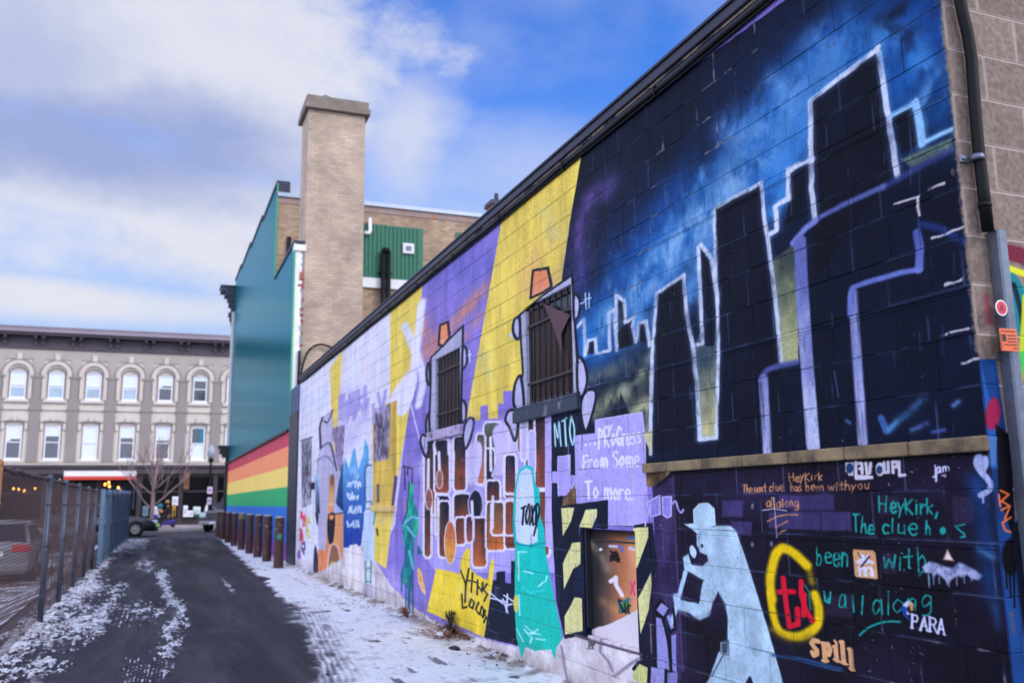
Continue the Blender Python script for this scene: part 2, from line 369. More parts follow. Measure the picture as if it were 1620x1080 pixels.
def write(pt, txt, p0, p1, h, w, col, smooth=False, jit=0.075, soft=0.5, alpha=1.0, gap=.16, slant=0.0, up=None, mod=None):
    """letter strokes along the photo baseline p0 to p1; h = letter height at both ends"""
    if not isinstance(h, tuple): h = (h, h)
    tot = sum(GL[c][0]+gap for c in txt)-gap; x = 0.0; rr = random.Random(txt)
    for c in txt:
        gw, sts = GL[c]; jx, jy, js = rr.uniform(-jit, jit), rr.uniform(-jit, jit), 1+rr.uniform(-jit, jit)*1.5
        for st in sts:
            q = []
            for (a, b) in st:
                t = (x+a)/tot; hh = h[0]+(h[1]-h[0])*t; b = b*js+jy
                q.append((p0[0]+(p1[0]-p0[0])*t+slant*b*hh+(jx+rr.uniform(-jit, jit)*.6)*hh, p0[1]+(p1[1]-p0[1])*t-(b+rr.uniform(-jit, jit)*.6)*hh))
            pt.stroke(q, w*rr.uniform(.78, 1.22), col, soft=soft, alpha=alpha, smooth=smooth or len(q) > 4, mod=mod, rough=.5)
        x += gw+gap
# ------------------------------------------------------------------ the mural, painted in metres of the wall
MU = Paint(2.55, 20.55, 0.0, 4.1, 4608, 1050, on_wall)
c1_, c2_, c3_ = crop(1220, 0, 2.7), crop(1220, 350, 2.7), crop(860, 200, 2.0773)
cw, cl, cb, cr = crop(640, 400, 3.375), crop(640, 680, 2.7), crop(1000, 680, 2.7), crop(1260, 680, 2.7)
f1, f2, f3, f4, f5, f6, f7, f8 = crop(470, 600, 3.2727), crop(560, 560, 2.5714), crop(650, 640, 3.855), crop(780, 620, 4.5), crop(1140, 700, 5.4), crop(1360, 710, 6.3545), crop(1260, 850, 4.6967), crop(880, 780, 3.6)
WHITE, YEL, PUR, LAV, NAVY, BLACKP = (228, 224, 240), (240, 210, 92), (140, 122, 205), (183, 170, 232), (17, 24, 46), (20, 18, 34)
def streaky(c, v=.10, sx=9, sz=1.2, seed=1):              # roller and weather streaks in one coat of paint
    c = np.array(c, np.float32)
    return lambda A, Z: c*(1+v*2*(fbm(A*sx, Z*sz, 4, seed)-.5)+v*1.2*(fbm(A*1.7, Z*2.1, 3, seed+5)-.5))[..., None]
def mixc(ca, cb_, fn):
    ca, cb_ = np.array(ca, np.float32), np.array(cb_, np.float32)
    def f(A, Z):
        t = np.clip(fn(A, Z), 0, 1)[..., None]; return ca*(1-t)+cb_*t
    return f
def zgrad(ca, cb_, py0, py1, px, amt=.25):                 # colour runs from photo height py0 to py1 at px
    z0, z1 = on_wall(px, py0)[1], on_wall(px, py1)[1]
    return mixc(ca, cb_, lambda A, Z: (Z-z0)/(z1-z0)+amt*2*(fbm(A*9, Z*7, 3, 4)-.5))
pm = MU.poly
# coats from left to right
MU.img[:] = np.array(PUR, np.float32)
pm([(440, 560), (700, 340), (640, 1000), (440, 920)], streaky(WHITE, .05))
pm([(668, 440), (800, 330), (700, 1040), (560, 960), (590, 900), (625, 830)], streaky(PUR, .14, 7, 1.5))
MU.spray([(700, 430), (760, 420), (745, 480)], 55, (84, 92, 175), .55)
MU.spray([(655, 690), (650, 800), (640, 900)], 50, (118, 104, 190), .6)
MU.spray([(675, 560), (720, 510), (762, 462)], 26, (226, 140, 96), .75, 9)
MU.spray([(660, 500), (680, 540), (700, 560)], 26, (222, 138, 96), .7, 9)
MU.spray([(740, 530), (760, 500)], 20, (214, 140, 120), .5, 9)
# first yellow beam and bricked-up window
pm(f1(170, -60, 235, -150, 222, 60, 208, 285, 180, 290), streaky(YEL, .08))
pm(f1(180, 250, 210, 280, 202, 440, 188, 430), YEL, alpha=.9)
pm([(617, 490), (669, 445), (659, 560), (648, 645), (628, 760), (611, 900), (592, 885), (585, 860), (600, 700), (617, 640)], streaky(YEL, .09))
MU.stroke([(640, 515), (668, 590), (662, 640)], 12, WHITE, 3, smooth=True)
MU.stroke([(667, 480), (660, 540), (650, 600), (630, 640)], 13, (232, 226, 240), 3, smooth=True)
pm([(618, 628), (648, 585), (660, 600), (645, 650), (628, 655)], (232, 226, 242), 3, smooth=True)
MU.stroke(f2(230, 200, 275, 380), 2.6, (205, 195, 240), 1)
pm(f2(75, 225, 175, 188, 172, 470, 160, 640, 78, 625), streaky((222, 186, 84), .12))
pm(f2(80, 225, 148, 200, 140, 425, 82, 438), mixc((92, 84, 118), (196, 180, 205), lambda A, Z: (fbm(A*13, Z*11, 4, 8)-.36)*3.2), 2)
MU.spray(f2(95, 260, 120, 400), 16, (52, 44, 58), .8, 14, .9)
pm(f2(148, 200, 176, 187, 172, 470, 163, 500, 145, 420), streaky((214, 178, 82), .2), 1)
pm(f2(165, 490, 178, 500, 160, 640, 150, 630), (96, 66, 120), 1)
MU.stroke(f2(98, 530, 99, 600), 2.4, (70, 60, 90), 1)
MU.stroke(f2(92, 710, 97, 735), 3, (60, 50, 40), 1)
# far end: faint letters, hat figure, blue mountain
LT = (176, 165, 220)
for q in (f1(225, 90, 222, 200), f1(240, 85, 238, 205), f1(225, 140, 262, 125, 262, 205), f1(272, 80, 275, 180, 290, 165, 292, 70), f1(305, 130, 300, 190), f1(315, 60, 318, 150), f1(320, 100, 345, 85), f1(350, 40, 352, 150)):
    MU.stroke(q, 7, (168, 156, 216), 1.6, .85)
for q in ((548, 636, 549, 668), (556, 632, 560, 664, 566, 640), (572, 640, 576, 662, 582, 632), (590, 640, 592, 668), (598, 622, 604, 652, 610, 618)):
    MU.stroke([(q[i], q[i+1]) for i in range(0, len(q), 2)], 5, (160, 148, 214), 1.5, .8)
MU.spray(f1(240, 220, 250, 330), 26, (190, 180, 226), .8)
MU.spray([(575, 660), (560, 690)], 26, (192, 182, 228), .7)
MU.spray(f1(20, 60, 30, 160), 10, (190, 205, 235), .7); MU.spray(f1(70, 80, 80, 130), 10, (190, 205, 235), .6); MU.spray(f1(130, 60, 120, 150), 10, (190, 205, 235), .6)
MU.spray([(575, 565), (577, 600)], 12, (240, 215, 222), .6)
pm(f1(22, 318, 76, 300, 74, 640, 24, 668), mixc((96, 92, 112), (190, 184, 205), lambda A, Z: (fbm(A*9, Z*9, 4, 3)-.36)*3.0), 1.5)
MU.spray(f1(48, 340, 50, 520), 9, (48, 46, 60), .8, 16, .9); MU.stroke(f1(20, 316, 78, 298), 2, (70, 70, 90), 1)
pm(f1(70, 535, 92, 530, 92, 568, 70, 572), (28, 30, 44))
pm(f1(172, 255, 246, 232, 236, 470, 205, 520, 196, 330, 172, 300), mixc((160, 140, 190), (120, 104, 110), lambda A, Z: (fbm(A*11, Z*11, 3, 6)-.4)*4), 1)
pm(f1(120, 350, 130, 205, 182, 150, 186, 330, 205, 420, 222, 480, 240, 700, 240, 1000, 160, 900, 140, 930, 112, 930, 106, 700, 96, 600, 102, 420), streaky((190, 182, 214), .06), 1, smooth=False)
MU.stroke(f1(122, 356, 118, 250, 132, 198), 3.4, (36, 36, 66), .8, smooth=True); MU.stroke(f1(140, 215, 160, 220, 184, 158), 2.4, (50, 48, 84), .8, smooth=True)
MU.stroke(f1(122, 356, 155, 330, 176, 345, 205, 470), 2.2, (48, 46, 80), .8, smooth=True); MU.stroke(f1(104, 420, 150, 395, 190, 440), 1.8, (120, 112, 160), .8, smooth=True)
pm(f1(92, 500, 112, 480, 118, 690, 96, 700), zgrad((170, 200, 236), (24, 34, 66), 755, 812, 500), 1.5)
pm(f1(92, 690, 112, 700, 108, 760, 100, 740), (24, 28, 50))
pm(f1(168, 520, 180, 494, 194, 520, 190, 660, 165, 660), zgrad((186, 128, 70), (240, 190, 140), 760, 800, 525), 1, smooth=True)
MU.spray(f1(180, 500, 180, 540), 6, (60, 44, 40), .8)
pm(f1(160, 655, 190, 655, 186, 700, 162, 690), (240, 150, 88)); pm(f1(188, 655, 238, 650, 238, 695, 190, 690), (176, 186, 226))
pm(f1(214, 540, 240, 420, 244, 690, 200, 640), zgrad((40, 110, 140), (20, 44, 110), 730, 810, 540), 1.5)
pm(f1(156, 700, 238, 690, 240, 1075, 212, 1060, 150, 1010, 105, 985, 112, 910, 130, 930, 150, 850), streaky((226, 152, 104), .07), 1)
pm(f1(108, 880, 158, 890, 156, 1020, 104, 990), (238, 140, 86), 1)
pm(f1(160, 705, 196, 698, 190, 820, 172, 855, 158, 810), (30, 28, 44), 1, smooth=True); pm(oval(524.5, 817, 3.5, 5), (240, 148, 84))
MU.stroke(f1(160, 700, 236, 690), 2, (40, 36, 60))
pm(f1(156, 1010, 165, 900, 182, 852, 215, 880, 228, 1060), (150, 100, 72), 1, smooth=True); MU.stroke(f1(156, 990, 165, 900, 182, 852, 215, 880, 228, 1000), 2.4, (232, 190, 190), .8, smooth=True)
pm(f1(160, 1040, 168, 960, 190, 940, 222, 980, 226, 1070), (196, 196, 112), 1, smooth=True)
pm(f1(84, 1000, 88, 880, 98, 862, 108, 920, 106, 1020), (30, 38, 66), 1, smooth=True)
for i, (x, y, c) in enumerate(((20, 700, (226, 60, 110)), (36, 735, (230, 70, 110)), (22, 800, (214, 50, 90)), (58, 740, (212, 206, 90)), (56, 800, (212, 206, 90)), (30, 870, (50, 44, 110)), (12, 900, (140, 80, 170)), (24, 830, (220, 60, 90)))):
    rr = random.Random(i); p = f1(*[v for k in range(7) for v in (x+rr.uniform(-9, 9), y+rr.uniform(-36, 36))]); MU.stroke(p, 2.2, c, .8, smooth=True)
pm(f1(238, 480, 246, 400, 268, 460, 285, 380, 300, 350, 318, 470, 342, 380, 350, 300, 372, 360, 372, 520, 350, 700, 330, 870, 240, 870), zgrad((106, 176, 230), (22, 62, 156), 722, 850, 565), 1.2)
MU.spray(f1(290, 470, 310, 500), 9, (196, 216, 244), .9)
def scrawl(x0, x1, y, h, c, n, w=2.0, seed=0):             # a line of small hand lettering too blurred to read
    rr = random.Random(seed)
    for k in range(n):
        xa = x0+(x1-x0)*k/n; ww = (x1-x0)/n*.8
        MU.stroke([(xa+ww*rr.random(), y-h*rr.random()) for _ in range(4)], w, c, .8, smooth=True)
for k, (y, a, b, n) in enumerate(((772, 549, 572, 6), (790, 549, 568, 5), (812, 551, 572, 6), (834, 549, 569, 5))): scrawl(a, b, y, 12, (214, 226, 248), n, 2.4, k)
# foundation of pale concrete with a curved upper edge
FND = mixc((230, 222, 226), (190, 176, 182), lambda A, Z: (fbm(A*4, Z*5, 4, 9)-.35)*2.2)
pm([(440, 905), (505, 905), (545, 880), (553, 865), (575, 862), (590, 880), (618, 925), (655, 960), (700, 990), (760, 1008), (800, 1018), (835, 1024), (880, 1012), (925, 1000), (960, 985), (1005, 960), (1012, 1040), (1060, 1100), (1000, 1200), (440, 960)], FND, 1)
pm([(440, 890), (472, 895), (505, 912), (540, 935), (540, 960), (440, 930)], (206, 200, 216), 1)
pm([(546, 950), (546, 880), (553, 862), (564, 860), (575, 875), (580, 968)], streaky((234, 224, 226), .05), 1)
for x in (595, 626, 672, 700, 735): MU.stroke([(x, 900), (x-1, 1010)], 1.6, (150, 138, 150), 1, .7)
# pale blue can figure
pm(f2(46, 470, 56, 452, 72, 452, 74, 585, 44, 585), streaky((196, 214, 238), .05)); MU.stroke(f2(46, 585, 46, 470, 56, 452, 72, 452), 1.8, (30, 56, 120), .7, smooth=True)
pm(f2(40, 640, 84, 640, 82, 840, 40, 840), streaky((200, 218, 242), .05)); MU.stroke(f2(46, 600, 72, 600, 72, 628, 46, 628), 2.4, (70, 150, 170), .8)
for q in (f2(46, 840, 48, 930), f2(70, 840, 68, 930), f2(46, 925, 70, 925), f2(50, 870, 66, 870), f2(90, 630, 80, 690)): MU.stroke(q, 2, (46, 140, 150), .8)
pm(f2(40, 932, 78, 936, 76, 1000, 40, 985), streaky((196, 190, 212), .12), 1)
# green dripping figure
pm(f2(225, 530, 240, 525, 246, 600, 268, 665, 262, 720, 246, 760, 244, 860, 236, 960, 206, 940, 190, 900, 205, 830, 198, 690, 215, 650), zgrad((36, 190, 140), (22, 92, 128), 770, 930, 650, .9), 1, smooth=True)
pm(f2(262, 740, 285, 720, 292, 745, 276, 815, 258, 815), zgrad((40, 170, 140), (24, 80, 110), 830, 880, 667, .8), 1)
for q in (f2(200, 690, 235, 660, 268, 668), f2(215, 700, 245, 740), f2(225, 800, 240, 870)): MU.stroke(q, 4, (120, 196, 226), 1.2, .9)
for q in (f2(205, 455, 208, 550), f2(220, 458, 216, 490), f2(238, 460, 236, 525), f2(200, 455, 240, 465)): MU.stroke(q, 2.2, (40, 36, 70), .7)
for x, y0, y1 in ((195, 890, 960), (212, 930, 1040), (228, 900, 1060), (240, 930, 1050), (222, 960, 1030)): MU.stroke(f2(x, y0, x-2, y1), 2.4, (24, 84, 112), .8)
MU.stroke(f2(225, 520, 216, 640, 198, 690), 1.6, (18, 50, 70), .7)
pm(f2(258, 870, 272, 880, 290, 960, 284, 975, 262, 930), (240, 196, 130), 1, smooth=True); MU.spray(f2(265, 890, 272, 920), 5, (226, 110, 80), .9)
# second yellow beam with pixel steps at its foot
pm([(795, 340), (925, 235), (905, 330), (889, 440), (880, 640), (812, 640), (812, 618), (796, 618), (796, 638), (788, 638), (788, 662), (772, 662), (772, 640), (760, 642), (760, 664), (742, 668), (738, 690), (733, 690)], streaky(YEL, .13, 6, 2.0, 3), 1)
MU.spray([(850, 400), (830, 450), (870, 450)], 40, (240, 184, 120), .6); MU.spray([(880, 380), (860, 330)], 20, (200, 196, 170), .5, 10, .9); MU.spray([(775, 600), (765, 560)], 22, (196, 200, 150), .5, 10, .9)
# lavender ground round the piece
MU.spray([(665, 740), (680, 730)], 26, (206, 196, 236), .8); MU.spray([(770, 690), (790, 700), (745, 760)], 40, (205, 180, 228), .8)
pm([(735, 690), (800, 660), (880, 640), (880, 905), (690, 905), (660, 860), (668, 700)], streaky(LAV, .07), 1, alpha=.8)
# the piece: bars that fade from navy to brown, rimmed white
def bar(F, x0, x1, y0, y1, c0=(16, 22, 48), c1=(150, 76, 52), px=740, rim=2.6, rc=(232, 222, 244), r=9):
    x0 -= 6; x1 += 7; y0 -= 8; y1 += 10
    q = F(x0+r, y0, x1-r, y0, x1, y0+r*2, x1, y1-r*2, x1-r, y1, x0+r, y1, x0, y1-r*2, x0, y0+r*2)
    MU.stroke(q, rim*2.9, rc, .8, closed=True); pm(q, zgrad(c0, c1, q[0][1], q[4][1], q[0][0], .35), .8)
bar(f3, 92, 138, 225, 655); bar(f3, 90, 112, 590, 915); bar(f3, 155, 224, 225, 525); bar(f3, 270, 326, 205, 508)
bar(f3, 160, 226, 565, 790, (24, 20, 60), (30, 24, 60)); bar(f3, 180, 226, 600, 915, (14, 16, 44), (140, 66, 50)); bar(f3, 270, 356, 555, 720, (26, 28, 34), (146, 74, 50)); bar(f3, 280, 322, 700, 838, (90, 50, 50), (160, 84, 56))
pm(oval(*f3(395, 610)[0], 11, 23), (20, 26, 48)); MU.stroke(oval(*f3(395, 610)[0], 11.5, 24), 2, (200, 186, 236), .7, closed=True)
bar(f3, 385, 450, 700, 975, (56, 34, 40), (200, 104, 60)); bar(f3, 345, 368, 690, 822, (60, 40, 60), (170, 90, 80))
bar(f3, 455, 540, 120, 300, (96, 104, 84), (50, 44, 40)); bar(f3, 455, 500, 280, 490, (30, 36, 40), (40, 30, 50)); bar(f3, 410, 440, 190, 470, (70, 74, 70), (210, 120, 90)); bar(f3, 470, 532, 475, 585, (40, 30, 50), (120, 60, 50))
bar(f3, 470, 562, 605, 872, (70, 54, 40), (214, 112, 50)); bar(f3, 580, 632, 330, 555, (20, 28, 60), (130, 66, 56)); bar(f3, 582, 660, 605, 862, (120, 66, 56), (120, 56, 44))
pm(f3(500, 150, 620, 110, 640, 300, 560, 420, 490, 440, 520, 330), streaky((212, 198, 240), .08), 3, smooth=True); pm(f3(340, 270, 420, 230, 435, 330, 400, 480, 350, 470), streaky((214, 202, 242), .08), 3, smooth=True)
bar(f4, 185, 240, 190, 420, (96, 56, 52), (150, 84, 70), rim=2); bar(f4, 240, 355, 165, 660, (18, 24, 46), (120, 62, 56), rim=2.4); bar(f4, 310, 380, 185, 665, (40, 30, 44), (140, 70, 62), rim=3); bar(f4, 330, 388, 715, 1150, (110, 64, 60), (150, 76, 52), rim=3)
bar(f4, 210, 228, 205, 470, (206, 196, 240), (206, 196, 240)); bar(f4, 262, 290, 285, 560, (190, 180, 232), (190, 180, 232), rim=1.6); bar(f4, 95, 150, 460, 705, (24, 30, 60), (140, 72, 60), rim=3)
bar(f4, 0, 65, 795, 1000, (90, 70, 60), (190, 110, 60)); bar(f4, 95, 140, 790, 1000, (120, 60, 50), (150, 76, 50))
for q in (f3(107, 335, 104, 560), f3(170, 290, 176, 420), f3(260, 290, 256, 500), f3(165, 570, 163, 790), f3(372, 590, 376, 700), f3(486, 200, 488, 400), f3(500, 560, 496, 750), f3(140, 245, 150, 300), f3(230, 215, 232, 300)): MU.stroke(q, 4.6, (232, 222, 244), .8)
for (x, y, rx, ry, c) in ((110, 575, 5, 16, (150, 90, 84)), (175, 455, 4.5, 14, (160, 100, 90))):
    o = oval(*f3(x, y)[0], rx, ry); MU.stroke(o, 2.6, (232, 214, 226), .6, closed=True); pm(o, c)
o = oval(*f3(240, 840)[0], 8.5, 33); MU.stroke(o, 3, (240, 220, 226), .6, closed=True); pm(o, zgrad((200, 104, 70), (250, 176, 70), 830, 885, 712), .8)
# yellow foot with black letters, navy block
pm(cl(135, 590, 236, 612, 240, 555, 265, 500, 280, 512, 278, 590, 312, 620, 355, 640, 372, 545, 384, 560, 378, 640, 340, 885, 95, 772), streaky((244, 212, 60), .07), 1)
pm(cl(378, 640, 392, 640, 392, 605, 430, 600, 430, 650, 455, 655, 455, 560, 480, 560, 490, 920, 340, 885), NAVY, 1)
BK = (22, 20, 24)
for q in (cl(240, 600, 262, 660, 275, 590), cl(262, 660, 258, 735), cl(290, 610, 285, 690), cl(268, 640, 305, 650), cl(312, 640, 310, 700), cl(312, 660, 330, 690, 334, 650), cl(352, 655, 336, 680, 354, 700, 340, 730),
          cl(244, 700, 248, 760, 266, 755), cl(284, 720, 276, 750, 290, 762, 298, 735, 284, 720), cl(316, 735, 304, 765, 318, 785), cl(330, 752, 322, 780, 336, 800, 338, 765, 330, 752), cl(346, 770, 340, 785, 350, 800, 338, 820)): MU.stroke(q, 2.7, BK, .6)
for q in (cl(360, 690, 420, 740), cl(365, 715, 440, 735), cl(420, 720, 440, 780), cl(440, 700, 435, 775), cl(425, 705, 465, 730), cl(430, 750, 460, 740)): MU.stroke(q, 2.6, (206, 214, 240), .7)
# navy column with tag and lavender bar
pm([(868, 640), (912, 640), (912, 835), (930, 835), (930, 1010), (915, 1004), (893, 1010), (880, 950), (872, 800)], streaky(NAVY, .1), 1)
pm(f4(370, 160, 415, 150, 420, 1100, 370, 1100), streaky((186, 172, 232), .06), 1)
pm(f4(420, 560, 460, 565, 460, 460, 548, 445, 548, 590, 590, 590, 590, 690, 548, 690, 548, 735, 465, 740, 460, 645, 420, 640), streaky((176, 162, 230), .06), .8)
MU.stroke(f4(460, 565, 460, 460, 548, 445, 548, 580), 1.4, (214, 206, 244), .6); MU.stroke(f4(420, 640, 460, 645, 465, 740), 1.4, (214, 206, 244), .6)
write(MU, 'MTO', f4(440, 385)[0], f4(585, 375)[0], (36, 44), 2.6, (176, 226, 232), slant=-.06, jit=.025)
pm(f4(500, 760, 585, 660, 585, 825, 490, 820), mixc((70, 50, 40), (180, 140, 80), lambda A, Z: (fbm(A*6, Z*6, 3, 2)-.3)*2.4), 1)
# night sky over the city, right of the beam
pm([(922, 235), (1600, -260), (1620, 720), (1020, 742), (1010, 700), (912, 690), (905, 560), (889, 440), (905, 330)], streaky((11, 17, 38), .34, 5, 2.2, 2), 1)
MU.spray([(912, 430), (925, 330), (960, 300)], 42, (110, 84, 160), .75); MU.spray([(905, 470), (930, 420)], 30, (90, 74, 140), .6)
BL, BL2 = (24, 90, 164), (108, 158, 212)
MU.spray([(930, 520), (985, 440), (1060, 360), (1140, 290), (1215, 205), (1290, 125), (1380, 70), (1460, 40)], 198, (18, 70, 146), .9, 3.5, .45)
MU.spray([(935, 540), (990, 490), (1060, 400), (1130, 335), (1200, 260), (1265, 190)], 140, BL, 1.25, 5, .45)
MU.spray([(1230, 200), (1270, 120), (1330, 70), (1400, 60)], 99, BL, .85, 5, .6)
MU.spray([(1440, 130), (1470, 190), (1480, 150)], 123, BL, .9, 5, .6); MU.spray([(1240, 260), (1260, 220), (1270, 180)], 82, (70, 140, 214), .8, 6, .6)
MU.spray([(1000, 500), (1050, 420), (1110, 360)], 74, BL2, 1.0, 8, .8); MU.spray([(1120, 330), (1180, 250), (1230, 180)], 74, BL2, 1.0, 8, .8)
MU.spray([(1150, 195), (1165, 215)], 42, BL2, .8, 9, .8); MU.spray([(1290, 60), (1310, 90), (1280, 140)], 46, (130, 170, 226), .7, 9, .9); MU.spray([(1220, 130), (1250, 150)], 36, BL2, .7, 9, .9)
MU.spray([(1100, 440), (1095, 470), (1110, 410)], 42, (90, 160, 230), .85, 7, .7); MU.spray([(1075, 400), (1085, 470)], 36, BL2, .6, 9, .9)
MU.spray([(950, 500), (940, 545)], 42, (60, 150, 220), .7, 8, .7); MU.spray([(1225, 330), (1250, 290)], 33, (70, 150, 224), .9, 8, .5)
MU.spray([(1440, 60), (1390, 40), (1420, 20)], 34, (10, 14, 34), .8, 6, .6); MU.spray([(1240, 40), (1280, 20)], 40, (10, 16, 36), .8, 5, .7)
GR = (160, 166, 128)
MU.spray([(925, 610), (960, 590), (1030, 560)], 34, (92, 104, 104), .9, 7, .8); MU.spray([(940, 650), (985, 620), (1025, 590)], 40, GR, .85, 8, .8); MU.spray([(1000, 660), (1025, 640), (1025, 690)], 30, (200, 196, 150), .9, 8, .6)
pm(c3_(490, 730, 570, 560, 572, 1020, 510, 1030), zgrad((60, 74, 84), (214, 204, 140), 560, 690, 1118, .5), 2); MU.spray(c3_(540, 640, 540, 560), 14, (30, 40, 56), .6)
pm(c3_(750, 440, 830, 380, 838, 770, 780, 780), zgrad((60, 70, 66), (176, 178, 128), 400, 560, 1240, .6), 2)
pm(c1_(555, 680, 770, 590, 778, 640, 600, 720), zgrad((100, 122, 110), (50, 60, 70), 225, 262, 1470, .7), 3)
# building silhouettes
SIL = streaky((10, 13, 30), .34, 5, 3, 6)
for q in (c3_(348, 1075, 358, 720, 372, 545, 460, 488, 470, 620, 490, 720, 505, 880, 515, 1040), c3_(570, 1035, 576, 720, 560, 268, 716, 185, 725, 300, 745, 430, 765, 600, 780, 772, 735, 800, 720, 1060),
          c1_(185, 1200, 170, 800, 165, 430, 320, 310, 457, 215, 470, 300, 500, 500, 525, 650, 545, 745, 480, 800), c1_(510, 495, 605, 450, 625, 620, 550, 660), c3_(530, 720, 512, 395, 550, 440, 572, 600, 560, 720),
          c1_(80, 850, 75, 725, 165, 690, 180, 900, 60, 960), c3_(240, 735, 240, 560, 265, 580, 268, 650, 295, 630, 296, 715), c3_(312, 700, 314, 645, 335, 642, 345, 720), c3_(140, 750, 146, 705, 170, 700, 174, 745)): pm(q, SIL, .8)
pm(c3_(252, 940, 252, 875, 282, 940), SIL, .8); pm(f4(905, 0, 970, 150, 905, 155), SIL, .8)
LN, LB = (214, 218, 236), (150, 198, 238)
def LINES():
  for hal in (1, 0):
   for w_, q in ((6, c3_(350, 1075, 354, 900, 358, 720, 372, 548, 460, 490, 470, 620, 490, 720, 505, 880, 512, 1028)), (6, c3_(512, 1028, 568, 1024, 575, 720, 560, 270, 716, 185, 725, 300, 745, 430, 765, 600, 780, 772)),
              (6, c3_(494, 718, 522, 713, 508, 395, 516, 388, 552, 435, 572, 580)), (6, c3_(742, 352, 766, 342, 760, 262, 802, 235, 804, 150, 870, 112)),
              (5.4, c3_(108, 662, 132, 634, 137, 752)), (5, c3_(137, 752, 147, 702, 170, 698, 174, 745, 218, 735, 214, 610, 232, 602, 240, 735, 238, 555, 266, 572, 268, 645, 296, 628, 292, 655, 302, 708, 314, 645, 336, 642, 348, 718)),
              (8, c1_(188, 930, 172, 800, 166, 432, 320, 312, 455, 212)), (9, c1_(455, 205, 475, 320, 500, 500, 522, 640, 540, 750)), (6, c1_(0, 1000, 26, 985, 20, 882, 78, 850, 70, 722, 178, 682))): MU.stroke(q, w_*(2.2 if hal else 1.05), LN if not hal else (120, 160, 214), 4.5 if hal else 1.3, .28 if hal else .95, rough=1.2, mod=lambda A, Z: np.clip(.35+1.5*(fbm(A*9, Z*9, 4, 12)-.15), 0, 1))
   for w_, q in ((7, c1_(508, 497, 606, 447)), (13, c1_(615, 440, 632, 520, 645, 612)), (7, c1_(645, 612, 700, 585, 772, 552))): MU.stroke(q, w_*(1.8 if hal else 1), LB, 4 if hal else 1.6, .25 if hal else .95, rough=1.2)
MU.stroke(c3_(350, 800, 352, 1070), 3, (200, 198, 160), 1.4, .8)
for (p, w_, c, al) in (([(935, 520), (985, 450), (1050, 380), (1120, 310), (1190, 240), (1260, 160), (1330, 90)], 95, (66, 124, 184), .9), ([(960, 510), (1030, 430), (1100, 360), (1170, 280), (1225, 200)], 60, (142, 182, 220), .8), ([(1270, 90), (1330, 70), (1420, 60), (1465, 110)], 50, (70, 140, 210), .7), ([(1450, 180), (1480, 120)], 34, (110, 170, 226), .6), ([(1100, 300), (1140, 230), (1190, 180)], 34, (92, 150, 214), .7)):
    P_ = MU.pts(p, True, False); PA = np.array(P_); mm = MU.mpp(p[len(p)//2]); r_ = w_*mm/2; g_ = MU.grid(PA.min(0)-r_*2.4, PA.max(0)+r_*2.4); sl_, A1, Z1 = g_
    d_ = MU.dist(A1, Z1, P_, False); n_ = fbm(A1*7+.4*fbm(A1*3, Z1*3, 2, 90), Z1*6, 3, 77+w_); n2_ = fbm(A1*19, Z1*9, 3, 81+w_)
    MU.put(sl_, np.clip(np.exp(-(d_/r_)**2)*sst(.42, .66, n_*.65+n2_*.35)*al, 0, 1), c, A1, Z1)
for q in (c3_(348, 1075, 358, 720, 372, 545, 460, 488, 470, 620, 490, 720, 505, 880, 515, 1040), c3_(570, 1035, 576, 720, 560, 268, 716, 185, 725, 300, 745, 430, 765, 600, 780, 772, 735, 800, 720, 1060),
          c1_(185, 1200, 170, 800, 165, 430, 320, 310, 457, 215, 470, 300, 500, 500, 525, 650, 545, 745, 480, 800), c1_(510, 495, 605, 450, 625, 620, 550, 660), c3_(530, 720, 512, 395, 550, 440, 572, 600, 560, 720), c1_(80, 850, 75, 725, 165, 690, 180, 900, 60, 960)): pm(q, SIL, 1.2)
LINES()
LP = (172, 178, 228)
smear = lambda A, Z: np.clip(.35+1.9*(fbm(A*34, Z*3.5, 4, 55)-.2), 0, 1)
def fade(c0, c1, px, y0, y1): return zgrad(c0, c1, y0, y1, px, .5)
MU.stroke(c1_(478, 800, 620, 720, 770, 640), 11, (58, 66, 130), 4, .7); MU.stroke(c1_(90, 1040, 160, 960, 300, 880, 478, 798), 9, (112, 120, 196), 3, .8, smooth=True)
MU.stroke(c2_(95, 92, 150, 30, 190, 0), 9, (128, 134, 206), 2.5, .9)
MU.stroke(c2_(122, 90, 132, 300, 152, 600, 180, 962), 21, fade((104, 112, 178), (200, 204, 240), 1275, 380, 700), 1.6, .95)
MU.stroke(c2_(350, 310, 360, 500, 374, 700, 392, 945), 16, fade((122, 130, 190), (190, 192, 238), 1355, 480, 700), 2, .95, mod=smear)
MU.stroke(c2_(335, 400, 340, 300, 368, 275, 500, 235, 560, 218, 636, 205), 9, (112, 126, 204), 2.2, .9, smooth=True); MU.stroke(c2_(632, 205, 634, 110, 622, 50), 14, fade((84, 96, 172), (110, 120, 196), 1455, 370, 430), 2, .9)
MU.stroke(c2_(640, 12, 720, 30, 830, 90), 11, (32, 52, 110), 4, .8)
MU.stroke(c3_(712, 830, 745, 795, 830, 775), 9, (92, 100, 170), 3, .8, smooth=True); MU.stroke(c3_(722, 830, 728, 950, 736, 1072), 15, fade((122, 128, 184), (190, 192, 238), 1210, 600, 710), 2, .95, mod=smear)
MU.stroke(c2_(470, 840, 492, 895), 11, (66, 110, 176), 2, .8); MU.spray(c2_(500, 890, 570, 830, 650, 760), 13, (80, 136, 190), .9, 12, .9); MU.spray(c2_(600, 890, 665, 862), 9, (100, 130, 200), .8, 12, .8)
